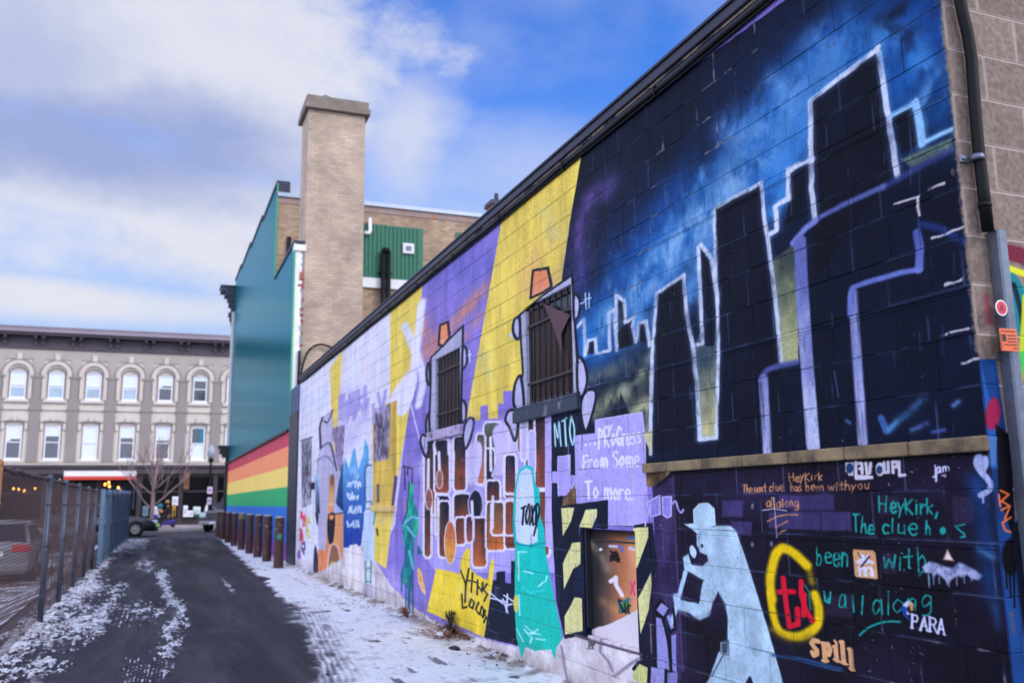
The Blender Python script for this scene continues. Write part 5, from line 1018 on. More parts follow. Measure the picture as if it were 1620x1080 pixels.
for c in CX:
    m = MB(); md = MB(); m2 = MB(); md2 = MB()
    arch(m, c, 9.42, .62, .86, .0, .118); arch(md, c, 9.42, .862, .94, -.03, .1); arch(md, c, 9.5, .42, .5, .04, .118, h=.75); m.box((c-.14, -.04, 10.32), (c+.14, .1, 10.7))
    m.box((c-.86, .0, 7.9), (c-.62, .115, 9.42)); m.box((c+.62, .0, 7.9), (c+.86, .115, 9.42)); m.box((c-.66, -.03, 7.68), (c+.66, .118, 7.8))
    m2.box((c-.66, -.02, 4.0), (c+.66, .118, 4.14))
    for k in range(9):
        x = -.62+k*.155; z = 6.42+.10*math.cos(x*2.4); md2.box((c+x-.078, -.03, z), (c+x+.078, .118, z+.09))
    k_ = MB(); k_.box((c-.10, -.04, 6.55), (c+.10, .118, 6.85)); k_.build('keystone', M_BEIGE, bb)
    for s in (-.64, .64): k_ = MB(); k_.box((c+s-.08, .0, 6.0), (c+s+.08, .118, 6.45)); k_.build('hood_bracket', M_BEIGE, bb)
    m.build('arched_surround', M_BEIGE, bb); md.build('arch_moulding', M_PIL, bb); m2.build('window_sill', M_BEIGE, bb); md2.build('window_hood', M_PIL, bb)
M_FR = mat('white_window_frame', (226, 224, 230), .5, .05); M_BLIND = mat('white_blind', (216, 224, 232), .7, .05); M_GLD = glass_mat('dark_window_glass', (60, 66, 78), .08); M_GLL = glass_mat('pale_window_glass', (150, 172, 188), .12); M_TEALC = mat('teal_curtain', (30, 120, 150), .7, .2)
def far_window(c, z0, z1, kind):
    hw = .44; f = MB()
    for a, b in (((c-hw, z0), (c-hw+.08, z1)), ((c+hw-.08, z0), (c+hw, z1)), ((c-hw+.08, z0), (c+hw-.08, z0+.09)), ((c-hw+.08, z1-.07), (c+hw-.08, z1)), ((c-hw+.08, (z0+z1)/2-.03), (c+hw-.08, (z0+z1)/2+.03))): f.box((a[0], .10, a[1]), (b[0], .17, b[1]))
    f.box((c-hw-.05, .05, z0-.1), (c+hw+.05, .17, z0))
    w_ = f.build('window', M_FR, bb); mid = (z0+z1)/2
    gl = {'blind': M_GLL, 'half': M_GLD, 'dark': M_GLD, 'grey': M_GLD, 'pale': M_GLL, 'teal': M_GLD}[kind]; rr = random.Random(c*7+z0)
    m = MB(); m.box((c-hw+.08, .155, mid+.03), (c+hw-.08, .16, z1-.07), 0); m.box((c-hw+.08, .155, z0+.09), (c+hw-.08, .16, mid-.03), 0)
    fr = {'blind': rr.uniform(.48, .66), 'half': rr.uniform(.25, .5), 'dark': .14, 'grey': rr.uniform(.4, .56), 'pale': 1.0, 'teal': 0}[kind]; zb = z1-.07-fr*(z1-z0-.16)
    if fr > 0:
        for za, zc in ((max(zb, mid+.03), z1-.07), (zb, mid-.03)):
            if zc-za > .02: m.box((c-hw+.08, .148, za), (c+hw-.08, .154, zc), 1)
    if kind in ('grey', 'half') and rr.random() < .6: m.prism([(c-hw+.08, .147, z1-.07), (c+hw*.1, .147, z1-.07), (c-hw*.4, .147, mid+.1), (c-hw+.08, .147, mid+.05)], (0, .003, 0), 1)
    if kind == 'teal': m.box((c-hw+.08, .148, z0+.09), (c+hw-.08, .154, mid-.03), 1)
    if kind == 'teal': m.box((c+.08, .14, mid+.03), (c+hw-.08, .149, z1-.07), 2)
    m.build('pane', [gl, M_BLIND, M_TEALC], w_)
kt = ['half', 'blind', 'blind', 'blind', 'blind', 'blind', 'blind', 'half', 'dark', 'blind', 'half']; kb = ['pale', 'grey', 'grey', 'grey', 'half', 'pale', 'half', 'grey', 'teal', 'pale', 'grey']
for c, a, b in zip(CX, kt, kb): far_window(c, 7.92, 9.58, a); far_window(c, 4.2, 6.28, b)
m = MB(); m.box((-16, -.05, 11.0), (12, .25, 11.16)); m.box((-16, .02, 11.16), (12, .24, 11.78)); m.box((-16, -.5, 11.78), (12, .6, 11.95)); m.build('cornice', M_CORN, bb)
m = MB(); m.box((-16, -.62, 11.95), (12, .8, 12.22)); m.box((-16, -.66, 12.22), (12, 10, 12.3)); m.build('cornice_edge', M_CORNL, bb)
for c in CX:
    for dx in (-1.06-.22, -1.06+.22):
        m = MB(); m.prism([(c+dx-.09, .02, 11.18), (c+dx-.09, .02, 11.78), (c+dx-.09, -.42, 11.78), (c+dx-.09, -.40, 11.62), (c+dx-.09, -.14, 11.44), (c+dx-.09, -.10, 11.18)], (.18, 0, 0)); m.build('cornice_bracket', M_CORN, bb)
m = MB(); m.box((-16, -.25, 3.3), (12, .25, 3.86)); m.box((-16, -.4, 3.70), (12, -.25, 3.86)); m.build('shop_fascia', mat('plum_fascia', (66, 56, 64), .5, .15, 1), bb)
m = MB()
PX_ = [-13.6, -11.2, -8.6, -6.1, -3.1, -.75, 1.67, 3.75, 6.2, 8.6]
for x in PX_: m.box((x-.14, -.12, .12), (x+.14, .2, 3.3))
m.box((-16, -.02, .12), (12, .2, .62)); m.box((-16, .0, 2.14), (12, .12, 2.24)); m.box((-16, -.01, 3.1), (12, .12, 3.3)); m.build('shopfront', M_SHOP, bb)
m = MB(); m.box((-16, .10, .6), (12, .115, 3.1)); m.build('shop_glass', mat('shop_glass', (9, 9, 14), .25, .4, .8, spec=.16), bb)
m = MB(); m.box((-16, -.15, 0), (12, .2, .119)); m.build('plinth', M_CONC, bb)
# awning
m = MB(); m.prism([(-4.95, -.25, 3.32), (-4.95, -1.5, 3.12), (-4.95, -1.5, 3.10), (-4.95, -.25, 3.29)], (4.0, 0, 0), 0); m.box((-4.95, -1.53, 3.13), (-.95, -1.49, 3.44), 0); m.box((-4.95, -1.54, 2.92), (-.95, -1.50, 3.13), 1)
m.build('awning', [M_WHITE, mat('red_awning_valance', (196, 60, 44), .7, .1)], bb)
# things in and before the shop windows
M_BULB = emit_mat('warm_bulb', (255, 170, 80), 5)
for k, (px, py) in enumerate(((21, 773), (29, 774), (38, 776), (55, 773), (78, 773), (166, 766), (172, 763), (173, 769), (187, 771))):
    x, z = on_front(px, py, BY-.2); m = MB(); m.lathe((0, 0, 0), [(0, -.07), (.05, -.05), (.07, 0), (.045, .05), (.02, .09), (0, .1)], 12); o = m.build('pendant_lamp', M_BULB, None, (x, BY-.06, z)); tag(o, 'warm glowing bulb hanging in the dark shop window', 'lamp', 'warm bulbs in the shop window')
    m = MB(); m.tube([(0, 0, .09), (0, 0, 3.1-z)], .008, 5); m.build('cord', M_BLACK, o)
DISP = [((246, 816, 7, 9), (226, 226, 232), 'large white display box left of the walking figure', 'display box'), ((253, 800, 5, 4.5), (28, 100, 116), 'teal display cushion above the white box', 'cushion'), ((254, 808, 4, 3.5), (160, 104, 76), 'orange display cushion under the teal one', 'cushion'), ((275, 807, 3.2, 10), (184, 140, 56), 'tall yellow display stand beside the walking figure', 'display stand'), ((277, 792, 5, 7), (224, 224, 236), 'small white notice hanging beside the shop post', 'notice'),
        ((293, 814, 4, 9), (220, 224, 232), 'narrow white display card next to the shop post', 'display card'), ((302, 816, 6, 5), (226, 226, 230), 'low white carton in the right shop window', 'carton'), ((311, 811, 6, 8), (206, 220, 222), 'pale carton standing on the teal box', 'carton'), ((311, 818, 5, 3), (24, 130, 124), 'teal box under the pale carton', 'box'), ((328, 802, 5, 7), (230, 226, 220), 'white and orange lamp shade behind the silver pickup', 'lamp shade'), ((295, 760, 5, 14), (120, 76, 50), 'brown hanging banner at the shop post', 'banner'), ((352, 795, 6, 11), (226, 120, 50), 'orange slanted banner by the dark pilaster', 'banner'), ((230, 808, 5, 8), (96, 120, 140), 'grey blue poster behind the bare tree', 'poster'), ((212, 775, 2.4, 30), (60, 84, 130), 'tall narrow blue banner at the shop door', 'banner'), ((190, 776, 5, 4), (220, 220, 228), 'small white lantern under the red awning', 'lantern'), ((98, 762, 8, 7), (190, 200, 206), 'pale paper stars hanging under the awning', 'decoration')]
for (px, py, rx, ry), c, lab, cat in DISP:
    (x0, z0), (x1, z1) = on_front(px-rx, py+ry, BY-.25), on_front(px+rx, py-ry, BY-.25); m = MB()
    n = cat.replace(' ', '_'); hw, hh = (x1-x0)/2, (z1-z0)/2
    if cat == 'cushion': m.lathe((0, 0, hh), [(hw*.02, -hh), (hw*.8, -hh*.8), (hw, 0), (hw*.8, hh*.8), (hw*.02, hh)], 14)
    elif cat in ('lamp shade', 'lantern'): m.lathe((0, 0, 0), [(hw, .02), (hw*.6, hh*1.4)], 14); m.lathe((0, 0, 0), [(hw*.3, hh*1.4), (hw*.2, hh*2)], 10)
    elif cat == 'decoration':
        for k in range(5): m.prism([((-1+.5*k)*hw+.10*(1 if j % 2 else .45)*math.cos(j*math.pi/5), 0, hh+.12*math.sin(k*2)+.12*(1 if j % 2 else .45)*math.sin(j*math.pi/5)) for j in range(10)], (0, .03, 0))
    elif lab.startswith('orange slanted'): m.prism([(-hw, 0, 0), (hw, 0, .1*hh), (hw, 0, 2*hh), (hw*.3, 0, 1.7*hh)], (0, .05, 0))
    else: m.box((-hw, 0, 0), (hw, .10, 2*hh), bev=.02); m.box((-hw*.7, -.006, hh*.5), (hw*.7, -.001, hh*1.5), 1)
    z0 = max(z0, .6) if cat not in ('banner',) else z0
    ms = [mat('display_'+n, c, .7, .1), mat('display_print_'+n, tuple(int(v*.82) for v in c), .7, .3, 9)]
    o = m.build(n, ms, None, ((x0+x1)/2, BY-.36, z0)); tag(o, lab, cat)
# street lamp
x, y = on_ground(334, 832); y = 55.0; x, zt = on_front(338, 712, y)
lm = thing('street_lamp', 'slim black street lamp with white globe before the shops', 'street lamp', (x-.12, y, .12))
m = MB(); m.lathe((0, 0, 0), [(.17, 0), (.17, .35), (.10, .5), (.075, .9), (.065, 3.6), (.06, 3.65)], 14); m.build('pole', M_BLACK, lm)
m = MB(); m.lathe((0, 0, 3.65), [(.10, 0), (.15, .04), (.16, .12), (.12, .2), (.1, .22)], 14); m.build('collar', M_BLACK, lm)
m = MB(); m.lathe((0, 0, 3.85), [(.1, 0), (.19, .12), (.22, .32), (.19, .5), (.1, .66), (.03, .74), (0, .82)], 16); m.build('globe', mat('white_globe', (150, 157, 172), .5, .04), lm)
for z, c, wd in ((1.85, (220, 200, 224), .26), (1.25, (190, 190, 214), .22)):
    m = MB(); m.box((-wd/2, -.09, z), (wd/2, -.075, z+.38)); m.box((-.06, -.075, z+.1), (.06, -.05, z+.14)); m.box((-wd*.3, -.092, z+.1), (wd*.3, -.0905, z+.28), 1); m.build('notice', [mat('pale_notice', c, .5, .05), mat('notice_print', (150, 110, 160), .5, .2)], lm)
# bare street tree
def bare_tree():
    t = thing('bare_tree', 'small bare leafless street tree in front of the shops', 'tree', (.02, 52.6, .12)); rnd = random.Random(5)
    tr = MB(); br = MB(); m_ = mat('pinkish_grey_bark', (140, 116, 118), .9, .2, 20, .004, 60)
    tr.tube([(0, 0, 0), (.03, 0, .9), (.02, .02, 1.8), (.10, 0, 2.8), (.16, .02, 3.9), (.2, 0, 4.9)], [.12, .105, .095, .075, .05, .02], 9)
    def limb(p, d, l, r, dep):
        pts = [Vector(p)]; q = Vector(d).normalized()
        for i in range(4): q = (q+Vector((rnd.uniform(-.16, .16), rnd.uniform(-.16, .16), rnd.uniform(-.02, .18)))).normalized(); pts.append(pts[-1]+q*l/4)
        br.tube(pts, [r, r*.85, r*.7, r*.55, r*.35], 6)
        if dep > 0:
            for k in range(3 if dep > 1 else 4):
                b = pts[1+k % 4]; ax = Vector((rnd.uniform(-1, 1), rnd.uniform(-1, 1), rnd.uniform(.1, .9))); limb(b, (q*.9+ax*.75), l*rnd.uniform(.5, .7), r*.5, dep-1)
    for a, z, l, s in ((180, 1.0, 2.5, .8), (20, 1.2, 2.7, .75), (200, 1.7, 2.1, .9), (-10, 2.0, 2.1, .9), (150, 2.5, 1.6, 1), (60, 2.6, 1.6, 1), (-80, 1.9, 1.5, 1.0), (100, 1.6, 1.5, 1.0), (190, 3.2, 1.2, 1.1), (10, 3.4, 1.2, 1.1)):
        limb((.04+.03*(z > 2.2), 0, z), (math.cos(R_(a)), math.sin(R_(a)), s*.95), l, .048, 2)
    tr.build('trunk', m_, t); br.build('crown', m_, t)
bare_tree()
# ------------------------------------------------------------------ vehicles
M_TYRE = mat('tyre_rubber', (18, 18, 20), .85, .15); M_RIM = mat('alloy_rim', (150, 148, 150), .35, .1, metal=.6); M_CGL = mat('car_glass', (16, 20, 34), .12, .2, 2, spec=.35); M_LAMP = mat('clear_lamp', (214, 220, 230), .15, .05); M_TAIL = mat('red_tail_lamp', (176, 18, 30), .25, .05); M_PLATE = mat('number_plate', (206, 210, 222), .5, .05); M_TRIMB = mat('black_trim', (18, 18, 22), .5, .1)
def wheel(par, x, y, r=.33, w=.22):
    s = 1 if y > 0 else -1; m = MB(); m.lathe((x, y, r), [(r*.62, -w/2), (r*.93, -w/2), (r, -w*.36), (r, w*.36), (r*.93, w/2), (r*.62, w/2)], 22, 0, 'y'); o = m.build('wheel', M_TYRE, par)
    m = MB(); yo = y+s*w*.36; m.lathe((x, yo, r), [(r*.63, -.02), (r*.63, .02), (r*.55, .024*s), (r*.54, -.015*s)], 22, 0, 'y')
    m.lathe((x, yo, r), [(0, .02*s), (r*.16, .02*s), (r*.17, -.02*s)], 12, 0, 'y')
    for k in range(7):
        a = 2*math.pi*k/7; c, sn = math.cos(a), math.sin(a); q = [(r*.13, -.035), (r*.57, -.045), (r*.57, .045), (r*.13, .035)]
        m.prism([(x+u*c-v*sn, yo-.008*s, r+u*sn+v*c) for u, v in q], (0, .02*s, 0))
    m.build('rim', M_RIM, o)
def loft(sts, n_mid, name, mats, par):                     # sections across the car: (x, [(half width, z)...]) from sill to roof centre
    m = MB(); k = len(sts[0][1]); vs = []
    for x, pr in sts:
        for hw, z in pr: vs.append((x, hw, z))
        for hw, z in reversed(pr): vs.append((x, -hw, z))
    n = 2*k; fs = [(i*n+j, i*n+(j+1) % n, (i+1)*n+(j+1) % n, (i+1)*n+j) for i in range(len(sts)-1) for j in range(n)]
    m.mesh(vs, fs, 0, True); m.mesh(vs[:n], [tuple(range(n))[::-1]]); m.mesh(vs[-n:], [tuple(range(n))])
    return m.build(name, mats, par)
def car(name, label, cat, loc, rz, col, L=4.5, Wd=1.78, H=1.45, kind='sedan'):
    t = thing(name, label, cat, loc, R_(rz)); mp = mat('car_paint_'+name, col, .28, .05, 2, spec=.7, coat=.6, metal=.2); w = Wd/2; l = L/2
    hood = .82 if kind != 'pickup' else 1.02; sh = .92 if kind != 'pickup' else 1.10; sill = .22 if kind != 'pickup' else .36
    def sec(x, top, k=1.0): return (x, [(w*.90*k, sill), (w*.985*k, sill+.12), (w*k, (sill+top)/2), (w*.97*k, top-.06), (w*.88*k, top), (w*.4*k, top+.025)])
    rear = {'sedan': [(-l, .80, .86), (-l+.06, .93, .94), (-l+.7, .96, 1)], 'hatch': [(-l, .78, .9), (-l+.05, .95, .97), (-l+.5, .97, 1)], 'pickup': [(-l, 1.06, .96), (-l+.05, 1.1, 1), (-l+.5, 1.1, 1)]}[kind]
    sts = [sec(*q) for q in rear]+[sec(-.2*L, sh), sec(.12*L, sh), sec(.22*L, hood+.05), sec(l-.55, hood-.04 if kind != 'pickup' else hood, .98), sec(l-.12, hood-.14 if kind != 'pickup' else hood-.04, .92), sec(l-.0, hood-.28 if kind != 'pickup' else hood-.14, .84)]
    body = loft(sts, 0, 'body', mp, t)
    cab = {'sedan': [(-l+.55, .0), (-l+1.15, 1), (.02*L, 1.0), (.20*L, .0)], 'hatch': [(-l+.08, 0), (-l+.45, 1), (.0*L, 1.0), (.20*L, 0)], 'pickup': [(-.13*L, 0), (-.10*L, 1), (.10*L, 1.0), (.22*L, 0)]}[kind]
    def csec(x, u): tp = sh-.06+u*(H-sh+.06); k = 1-.20*u; return (x, [(w*.93, sh-.08), (w*.93*k+.0, sh-.02 if u < .5 else sh+.55*(H-sh)), (w*.90*k, tp-.05), (w*.80*k, tp), (w*.3*k, tp+.02)])
    cs = []
    for (xa, ua), (xb, ub) in zip(cab[:-1], cab[1:]):
        for q in (0, .5): cs.append(csec(xa+(xb-xa)*q, ua+(ub-ua)*q))
    cs.append(csec(*cab[-1])); loft(cs, 0, 'cabin', mp, t)
    z0, z1 = sh+.03, H-.10
    for s in (1, -1):                                      # side glass, proud of the cabin
        m = MB(); xs = [cab[0][0]+.28, cab[1][0]+.08, (cab[1][0]+cab[2][0])/2-.05, (cab[1][0]+cab[2][0])/2+.05, cab[2][0]-.02, cab[3][0]-.22]
        y0, y1 = s*(w*.93+.012), s*(w*.745+.02)
        for a, b, c, d in ((xs[0], xs[2], xs[2], xs[1]), (xs[3], xs[5], xs[4], xs[3])): m.prism([(a, y0, z0), (b, y0, z0), (c, y1, z1), (d, y1, z1)], (0, -s*.02, 0))
        m.build('side_window', M_CGL, t)
    for nm, (xa, ua), (xb, ub), off in (('windscreen', cab[3], cab[2], .03), ('rear_window', cab[0], cab[1], -.03)):
        m = MB(); za, zb = sh+.04, H-.06; pa = xa+(xb-xa)*.12; pb = xa+(xb-xa)*.9
        m.prism([(pa+off, -w*.82, za), (pa+off, w*.82, za), (pb+off, w*.70, zb), (pb+off, -w*.70, zb)], (-off*.6, 0, 0)); m.build(nm, M_CGL, t)
    fx, rx = (.30*L, -.28*L); r = .33 if kind != 'pickup' else .39
    for x in (fx, rx):
        for s in (1, -1): wheel(t, x, s*(w-.09), r)
    for x in (fx, rx):
        for s in (1, -1): m = MB(); m.lathe((x, s*(w*.992), r+.01), [(r*.99, -.02), (r*1.14, -.02), (r*1.16, .02), (r*.99, .02)], 22, 0, 'y'); m.build('wheel_arch', M_TRIMB, t)
    for s in (1, -1):
        m = MB(); zf = hood-.26 if kind != 'pickup' else hood-.30; m.box((l-.30, s*w*.50, zf), (l+.012, s*w*.86, zf+(.13 if kind != 'pickup' else .24)), bev=.03); m.build('headlight', M_LAMP, t)
        m = MB(); m.box((-l-.014, s*w*.48, .72), (-l+.25, s*w*.93, .90), bev=.03); m.build('tail_light', M_TAIL, t)
        m = MB(); m.box((cab[3][0]-.42, s*(w+.0), sh+.02), (cab[3][0]-.28, s*(w+.17), sh+.15), bev=.03); m.build('mirror', mp, t)
    m = MB(); zf = .42 if kind != 'pickup' else .62; m.box((l-.02, -w*.46, zf), (l+.014, w*.46, zf+(.16 if kind != 'pickup' else .32)), bev=.02)
    for k in range(3): m.box((l+.012, -w*.44, zf+.03+k*(.04 if kind != 'pickup' else .09)), (l+.022, w*.44, zf+.045+k*(.04 if kind != 'pickup' else .09)), 1)
    m.build('grille', [M_TRIMB, M_RIM], t)
    m = MB(); m.box((l-.05, -w*.86, sill+.0), (l+.06, w*.86, sill+.18), bev=.03); m.box((-l-.06, -w*.9, sill+.04), (-l+.05, w*.9, sill+.24), bev=.03); m.build('bumper', mp if kind != 'pickup' else M_RIM, t)
    m = MB(); m.box((-l-.075, -.26, .62), (-l-.01, .26, .75)); m.box((l+.06, -.26, sill+.03), (l+.07, .26, sill+.15)); m.build('number_plate', M_PLATE, t)
    return t
car('dark_sedan', 'dark navy sedan at the alley mouth, nose past the blue panels', 'car', (-1.98, 45.1, 0), 0, (12, 16, 26))
car('silver_pickup', 'grey pickup truck facing the alley, half hidden by the bollards', 'pickup truck', (4.35, 50.8, 0), 238, (66, 74, 90), 5.2, 1.9, 1.75, 'pickup')
LOTZ = -.42
car('silver_hatchback', 'silver hatchback with red tail lights parked behind the mesh fence', 'car', (-3.5, 27.2, LOTZ), 90, (112, 110, 118), 4.2, 1.76, 1.45, 'hatch')
car('navy_hatchback', 'navy blue car parked beyond the silver hatchback', 'car', (-7.0, 36.5, LOTZ), 80, (32, 44, 84), 4.3, 1.8, 1.62, 'hatch')
# ------------------------------------------------------------------ person on a wheeled scooter
def skin(name, joints, bones, mats, par, lv=1):
    me = bpy.data.meshes.new(name); me.from_pydata([j[0] for j in joints], bones, []); o = bpy.data.objects.new(name, me); SC.collection.objects.link(o)
    for mm in (mats if isinstance(mats, list) else [mats]): me.materials.append(mm)
    md = o.modifiers.new('skin', 'SKIN'); md.use_smooth_shade = True
    for i, j in enumerate(joints): me.skin_vertices[0].data[i].radius = (j[1], j[1] if len(j) < 3 else j[2]); me.skin_vertices[0].data[i].use_root = (i == 0)
    sd = o.modifiers.new('sub', 'SUBSURF'); sd.levels = lv; sd.render_levels = lv
    dg = bpy.context.evaluated_depsgraph_get(); dg.update(); nm = bpy.data.meshes.new_from_object(o.evaluated_get(dg)); o.modifiers.clear(); o.data = nm; nm.name = name
    if par is not None: o.parent = par
    return o
PXp, PYp = on_front(263, 829, 55.5)[0], 55.5
pn = thing('person', 'person in a long dark coat and tan hat riding a blue wheeled scooter', 'person', (PXp, PYp, .12), R_(180))
M_SKIN = mat('skin', (196, 150, 124), .6, .05); M_COAT = mat('dark_coat', (30, 24, 32), .9, .2); M_TRS = mat('dark_trousers', (26, 28, 40), .9, .15); M_HAT = mat('tan_hat', (170, 130, 80), .9, .1); M_HAIR = mat('dark_hair', (40, 28, 24), .8, .1); M_SHOE = mat('black_shoe', (16, 16, 18), .5, .1)
J = [((-.12, 0, .62), .13, .15), ((-.11, 0, .85), .12, .15), ((-.08, 0, 1.06), .12, .17), ((-.05, 0, 1.16), .06), ((-.03, 0, 1.24), .055), ((-.01, 0, 1.32), .085, .075), ((.0, 0, 1.42), .07, .07),
     ((-.06, .19, 1.08), .06), ((.05, .24, .88), .048), ((.28, .18, .86), .036), ((-.06, -.19, 1.08), .06), ((.05, -.24, .88), .048), ((.28, -.18, .86), .036),
     ((-.06, .10, .60), .10), ((.28, .12, .58), .08), ((.30, .11, .22), .055), ((.29, .11, .12), .04), ((.42, .11, .10), .035), ((-.06, -.10, .60), .10), ((.28, -.12, .58), .08), ((.30, -.11, .22), .055), ((.29, -.11, .12), .04), ((.42, -.11, .10), .035)]
B = [(0, 1), (1, 2), (2, 3), (3, 4), (4, 5), (5, 6), (2, 7), (7, 8), (8, 9), (2, 10), (10, 11), (11, 12), (0, 13), (13, 14), (14, 15), (15, 16), (16, 17), (0, 18), (18, 19), (19, 20), (20, 21), (21, 22)]
bd = skin('body', J, B, M_SKIN, pn)
JC = [(p, *[v*1.18 for v in r]) for p, *r in [((-.12, 0, .60), .17, .19), ((-.11, 0, .85), .155, .19), ((-.08, 0, 1.06), .15, .20), ((-.05, 0, 1.17), .08), ((-.06, .19, 1.08), .085), ((.05, .24, .88), .068), ((.22, .20, .865), .052), ((-.06, -.19, 1.08), .085), ((.05, -.24, .88), .068), ((.22, -.20, .865), .052), ((.06, .12, .60), .13), ((.26, .13, .56), .12), ((.30, .12, .38), .11), ((.06, -.12, .60), .13), ((.26, -.13, .56), .12), ((.30, -.12, .38), .11)]]
skin('coat', JC, [(0, 1), (1, 2), (2, 3), (2, 4), (4, 5), (5, 6), (2, 7), (7, 8), (8, 9), (0, 10), (10, 11), (11, 12), (0, 13), (13, 14), (14, 15)], M_COAT, pn)
m = MB()
for s in (1, -1): m.tube([(.28, s*.12, .55), (.30, s*.11, .3), (.295, s*.11, .15)], [.095, .075, .07], 10)
m.build('trousers', M_TRS, pn)
m = MB()
for s in (1, -1): m.tube([(.25, s*.11, .10), (.36, s*.11, .10), (.46, s*.11, .095)], [.052, .052, .035], 10)
m.build('shoes', M_SHOE, pn)
m = MB(); m.lathe((-.01, 0, 1.40), [(.0, .12), (.07, .11), (.095, .05), (.10, .0), (.15, -.01), (.15, -.02), (.09, -.02)], 16); m.build('hat', M_HAT, pn)
m = MB(); m.lathe((-.035, 0, 1.30), [(.02, -.10), (.085, -.06), (.098, .02), (.09, .10)], 14); m.build('hair', M_HAIR, pn)
m = MB()
for s in (1, -1):
    m.lathe((.068, s*.03, 1.345), [(0, .012), (.011, .006), (.012, -.004), (0, -.012)], 8, 1)
m.prism([(.075, -.012, 1.30), (.075, .012, 1.30), (.07, 0, 1.345)], (.028, 0, 0)); m.box((.066, -.025, 1.268), (.078, .025, 1.276), 2); m.build('face', [M_SKIN, M_DARK, mat('lips', (150, 84, 80), .6, .05)], pn)
m = MB()
for s in (1, -1):
    for k in range(4): m.tube([(.27, s*.18+(k-1.5)*.019, .862), (.325, s*.18+(k-1.5)*.019, .868-.004*abs(k-1.5)), (.345, s*.18+(k-1.5)*.018, .845), (.33, s*.18+(k-1.5)*.018, .828)], [.011, .0105, .0095, .007], 6)
    m.tube([(.27, s*.14, .855), (.30, s*.125, .84), (.32, s*.14, .826)], [.012, .011, .009], 6)
m.build('fingers', M_SKIN, pn)
sc_ = thing('mobility_scooter', 'blue wheeled scooter with lime green wheel hub under the rider', 'scooter', (PXp, PYp, .12), R_(180))
M_SBL = mat('violet_blue_plastic', (50, 40, 150), .4, .1); M_LIME = mat('lime_hub', (150, 230, 50), .4, .05)
m = MB(); m.box((-.45, -.26, .16), (.55, .26, .23), bev=.03); m.box((-.45, -.25, .23), (-.05, .25, .40), bev=.04); m.build('deck', M_SBL, sc_)
m = MB(); m.box((-.36, -.22, .42), (.06, .22, .50), bev=.03); m.box((-.42, -.20, .5), (-.34, .20, .95), bev=.03); m.tube([(-.16, 0, .38), (-.16, 0, .44)], .05, 8); m.build('seat', M_TRIMB, sc_)
m = MB(); m.tube([(.52, 0, .2), (.42, 0, .7), (.34, 0, .84)], .03, 8); m.tube([(.34, -.27, .84), (.34, .27, .84)], .014, 8); m.build('tiller', M_TRIMB, sc_)
m = MB(); m.box((.48, -.17, .50), (.70, .17, .72), bev=.02); m.build('basket', M_SBL, sc_)
for x, y in ((.45, .24), (.45, -.24), (-.34, .26), (-.34, -.26)):
    m = MB(); m.lathe((x, y, .13), [(.07, -.05), (.12, -.05), (.13, 0), (.12, .05), (.07, .05)], 18, 0, 'y'); o = m.build('wheel', M_TYRE, sc_)
    m = MB(); m.lathe((x, y, .13), [(0, -.056), (.085, -.054), (.085, .054), (0, .056)], 16, 0, 'y'); m.build('hub', M_LIME if (x > 0 and y > 0) else M_TRIMB, o)
# ------------------------------------------------------------------ ground
def st(o): return tag(o, kind='structure')
m = MB(); m.face([(-400, -300, -.6), (400, -300, -.6), (400, 500, -.6), (-400, 500, -.6)]); st(m.build('ground', mat('far_ground', (70, 68, 72), .95, .2, .4)))
M_ASPH = mat('street_asphalt', (40, 38, 48), .62, .2, .8, .004, 60)
AX0, AX1, AY0, AY1 = -1.7, 2.99, 3.5, 41.0
GP = Paint(AX0, AX1, AY0, AY1, 590, 4700, on_ground)
AX, AY = np.meshgrid(AX0+(np.arange(GP.w)+.5)/GP.w*(AX1-AX0), AY0+(np.arange(GP.h)+.5)/GP.h*(AY1-AY0))
# snow cover, 0 bare to 1 white
n1 = fbm(AX*2.2, AY*1.1, 5, 2); n2 = fbm(AX*9, AY*5, 4, 7); n3 = fbm(AX*30, AY*16, 3, 9)
eb = [on_ground(*p) for p in ((495, 1085), (487, 1040), (478, 1005), (458, 965), (420, 920), (385, 888), (362, 868), (345, 850))]
eb = sorted([(3.0, 0.55), (7.0, .75)]+[(y, x) for x, y in eb]); ys = [e[0] for e in eb if e[0] > 7.0 or e[0] <= 7.0]; xs = [e[1] for e in eb]
xe = np.interp(AY, ys, xs)
edge = AX-xe+(n1-.5)*.34+(n2-.5)*.20
strip = sst(-.02, .10, edge)
track = np.clip(1-np.abs(AX-xe-.14)/.34, 0, 1)*sst(16, 10, AY)
tread = sst(.3, .7, fbm(AX*3, AY*1.3, 3, 92)*.5+.25)*(.5+.5*np.sin((AX*.97-AY*.10+.04*n2)*2*math.pi/.055))
strip = strip*(1-track*np.clip(.62*tread+1.5*(n2-.42), 0, 1)*.95)
worn = sst(.66, .78, fbm(AX*3.4, AY*2.2, 5, 31))*.16+sst(.68, .76, n2)*.18+sst(.74, .80, n3)*.28
foot = sst(.83, .90, vnoise(AX*9, AY*3.4, 37))*.55*sst(.4, .5, n2)
strip = strip*np.clip(1-worn-foot, 0, 1)
grp = np.zeros(AX.shape, np.float32); GP.img[:] = 0
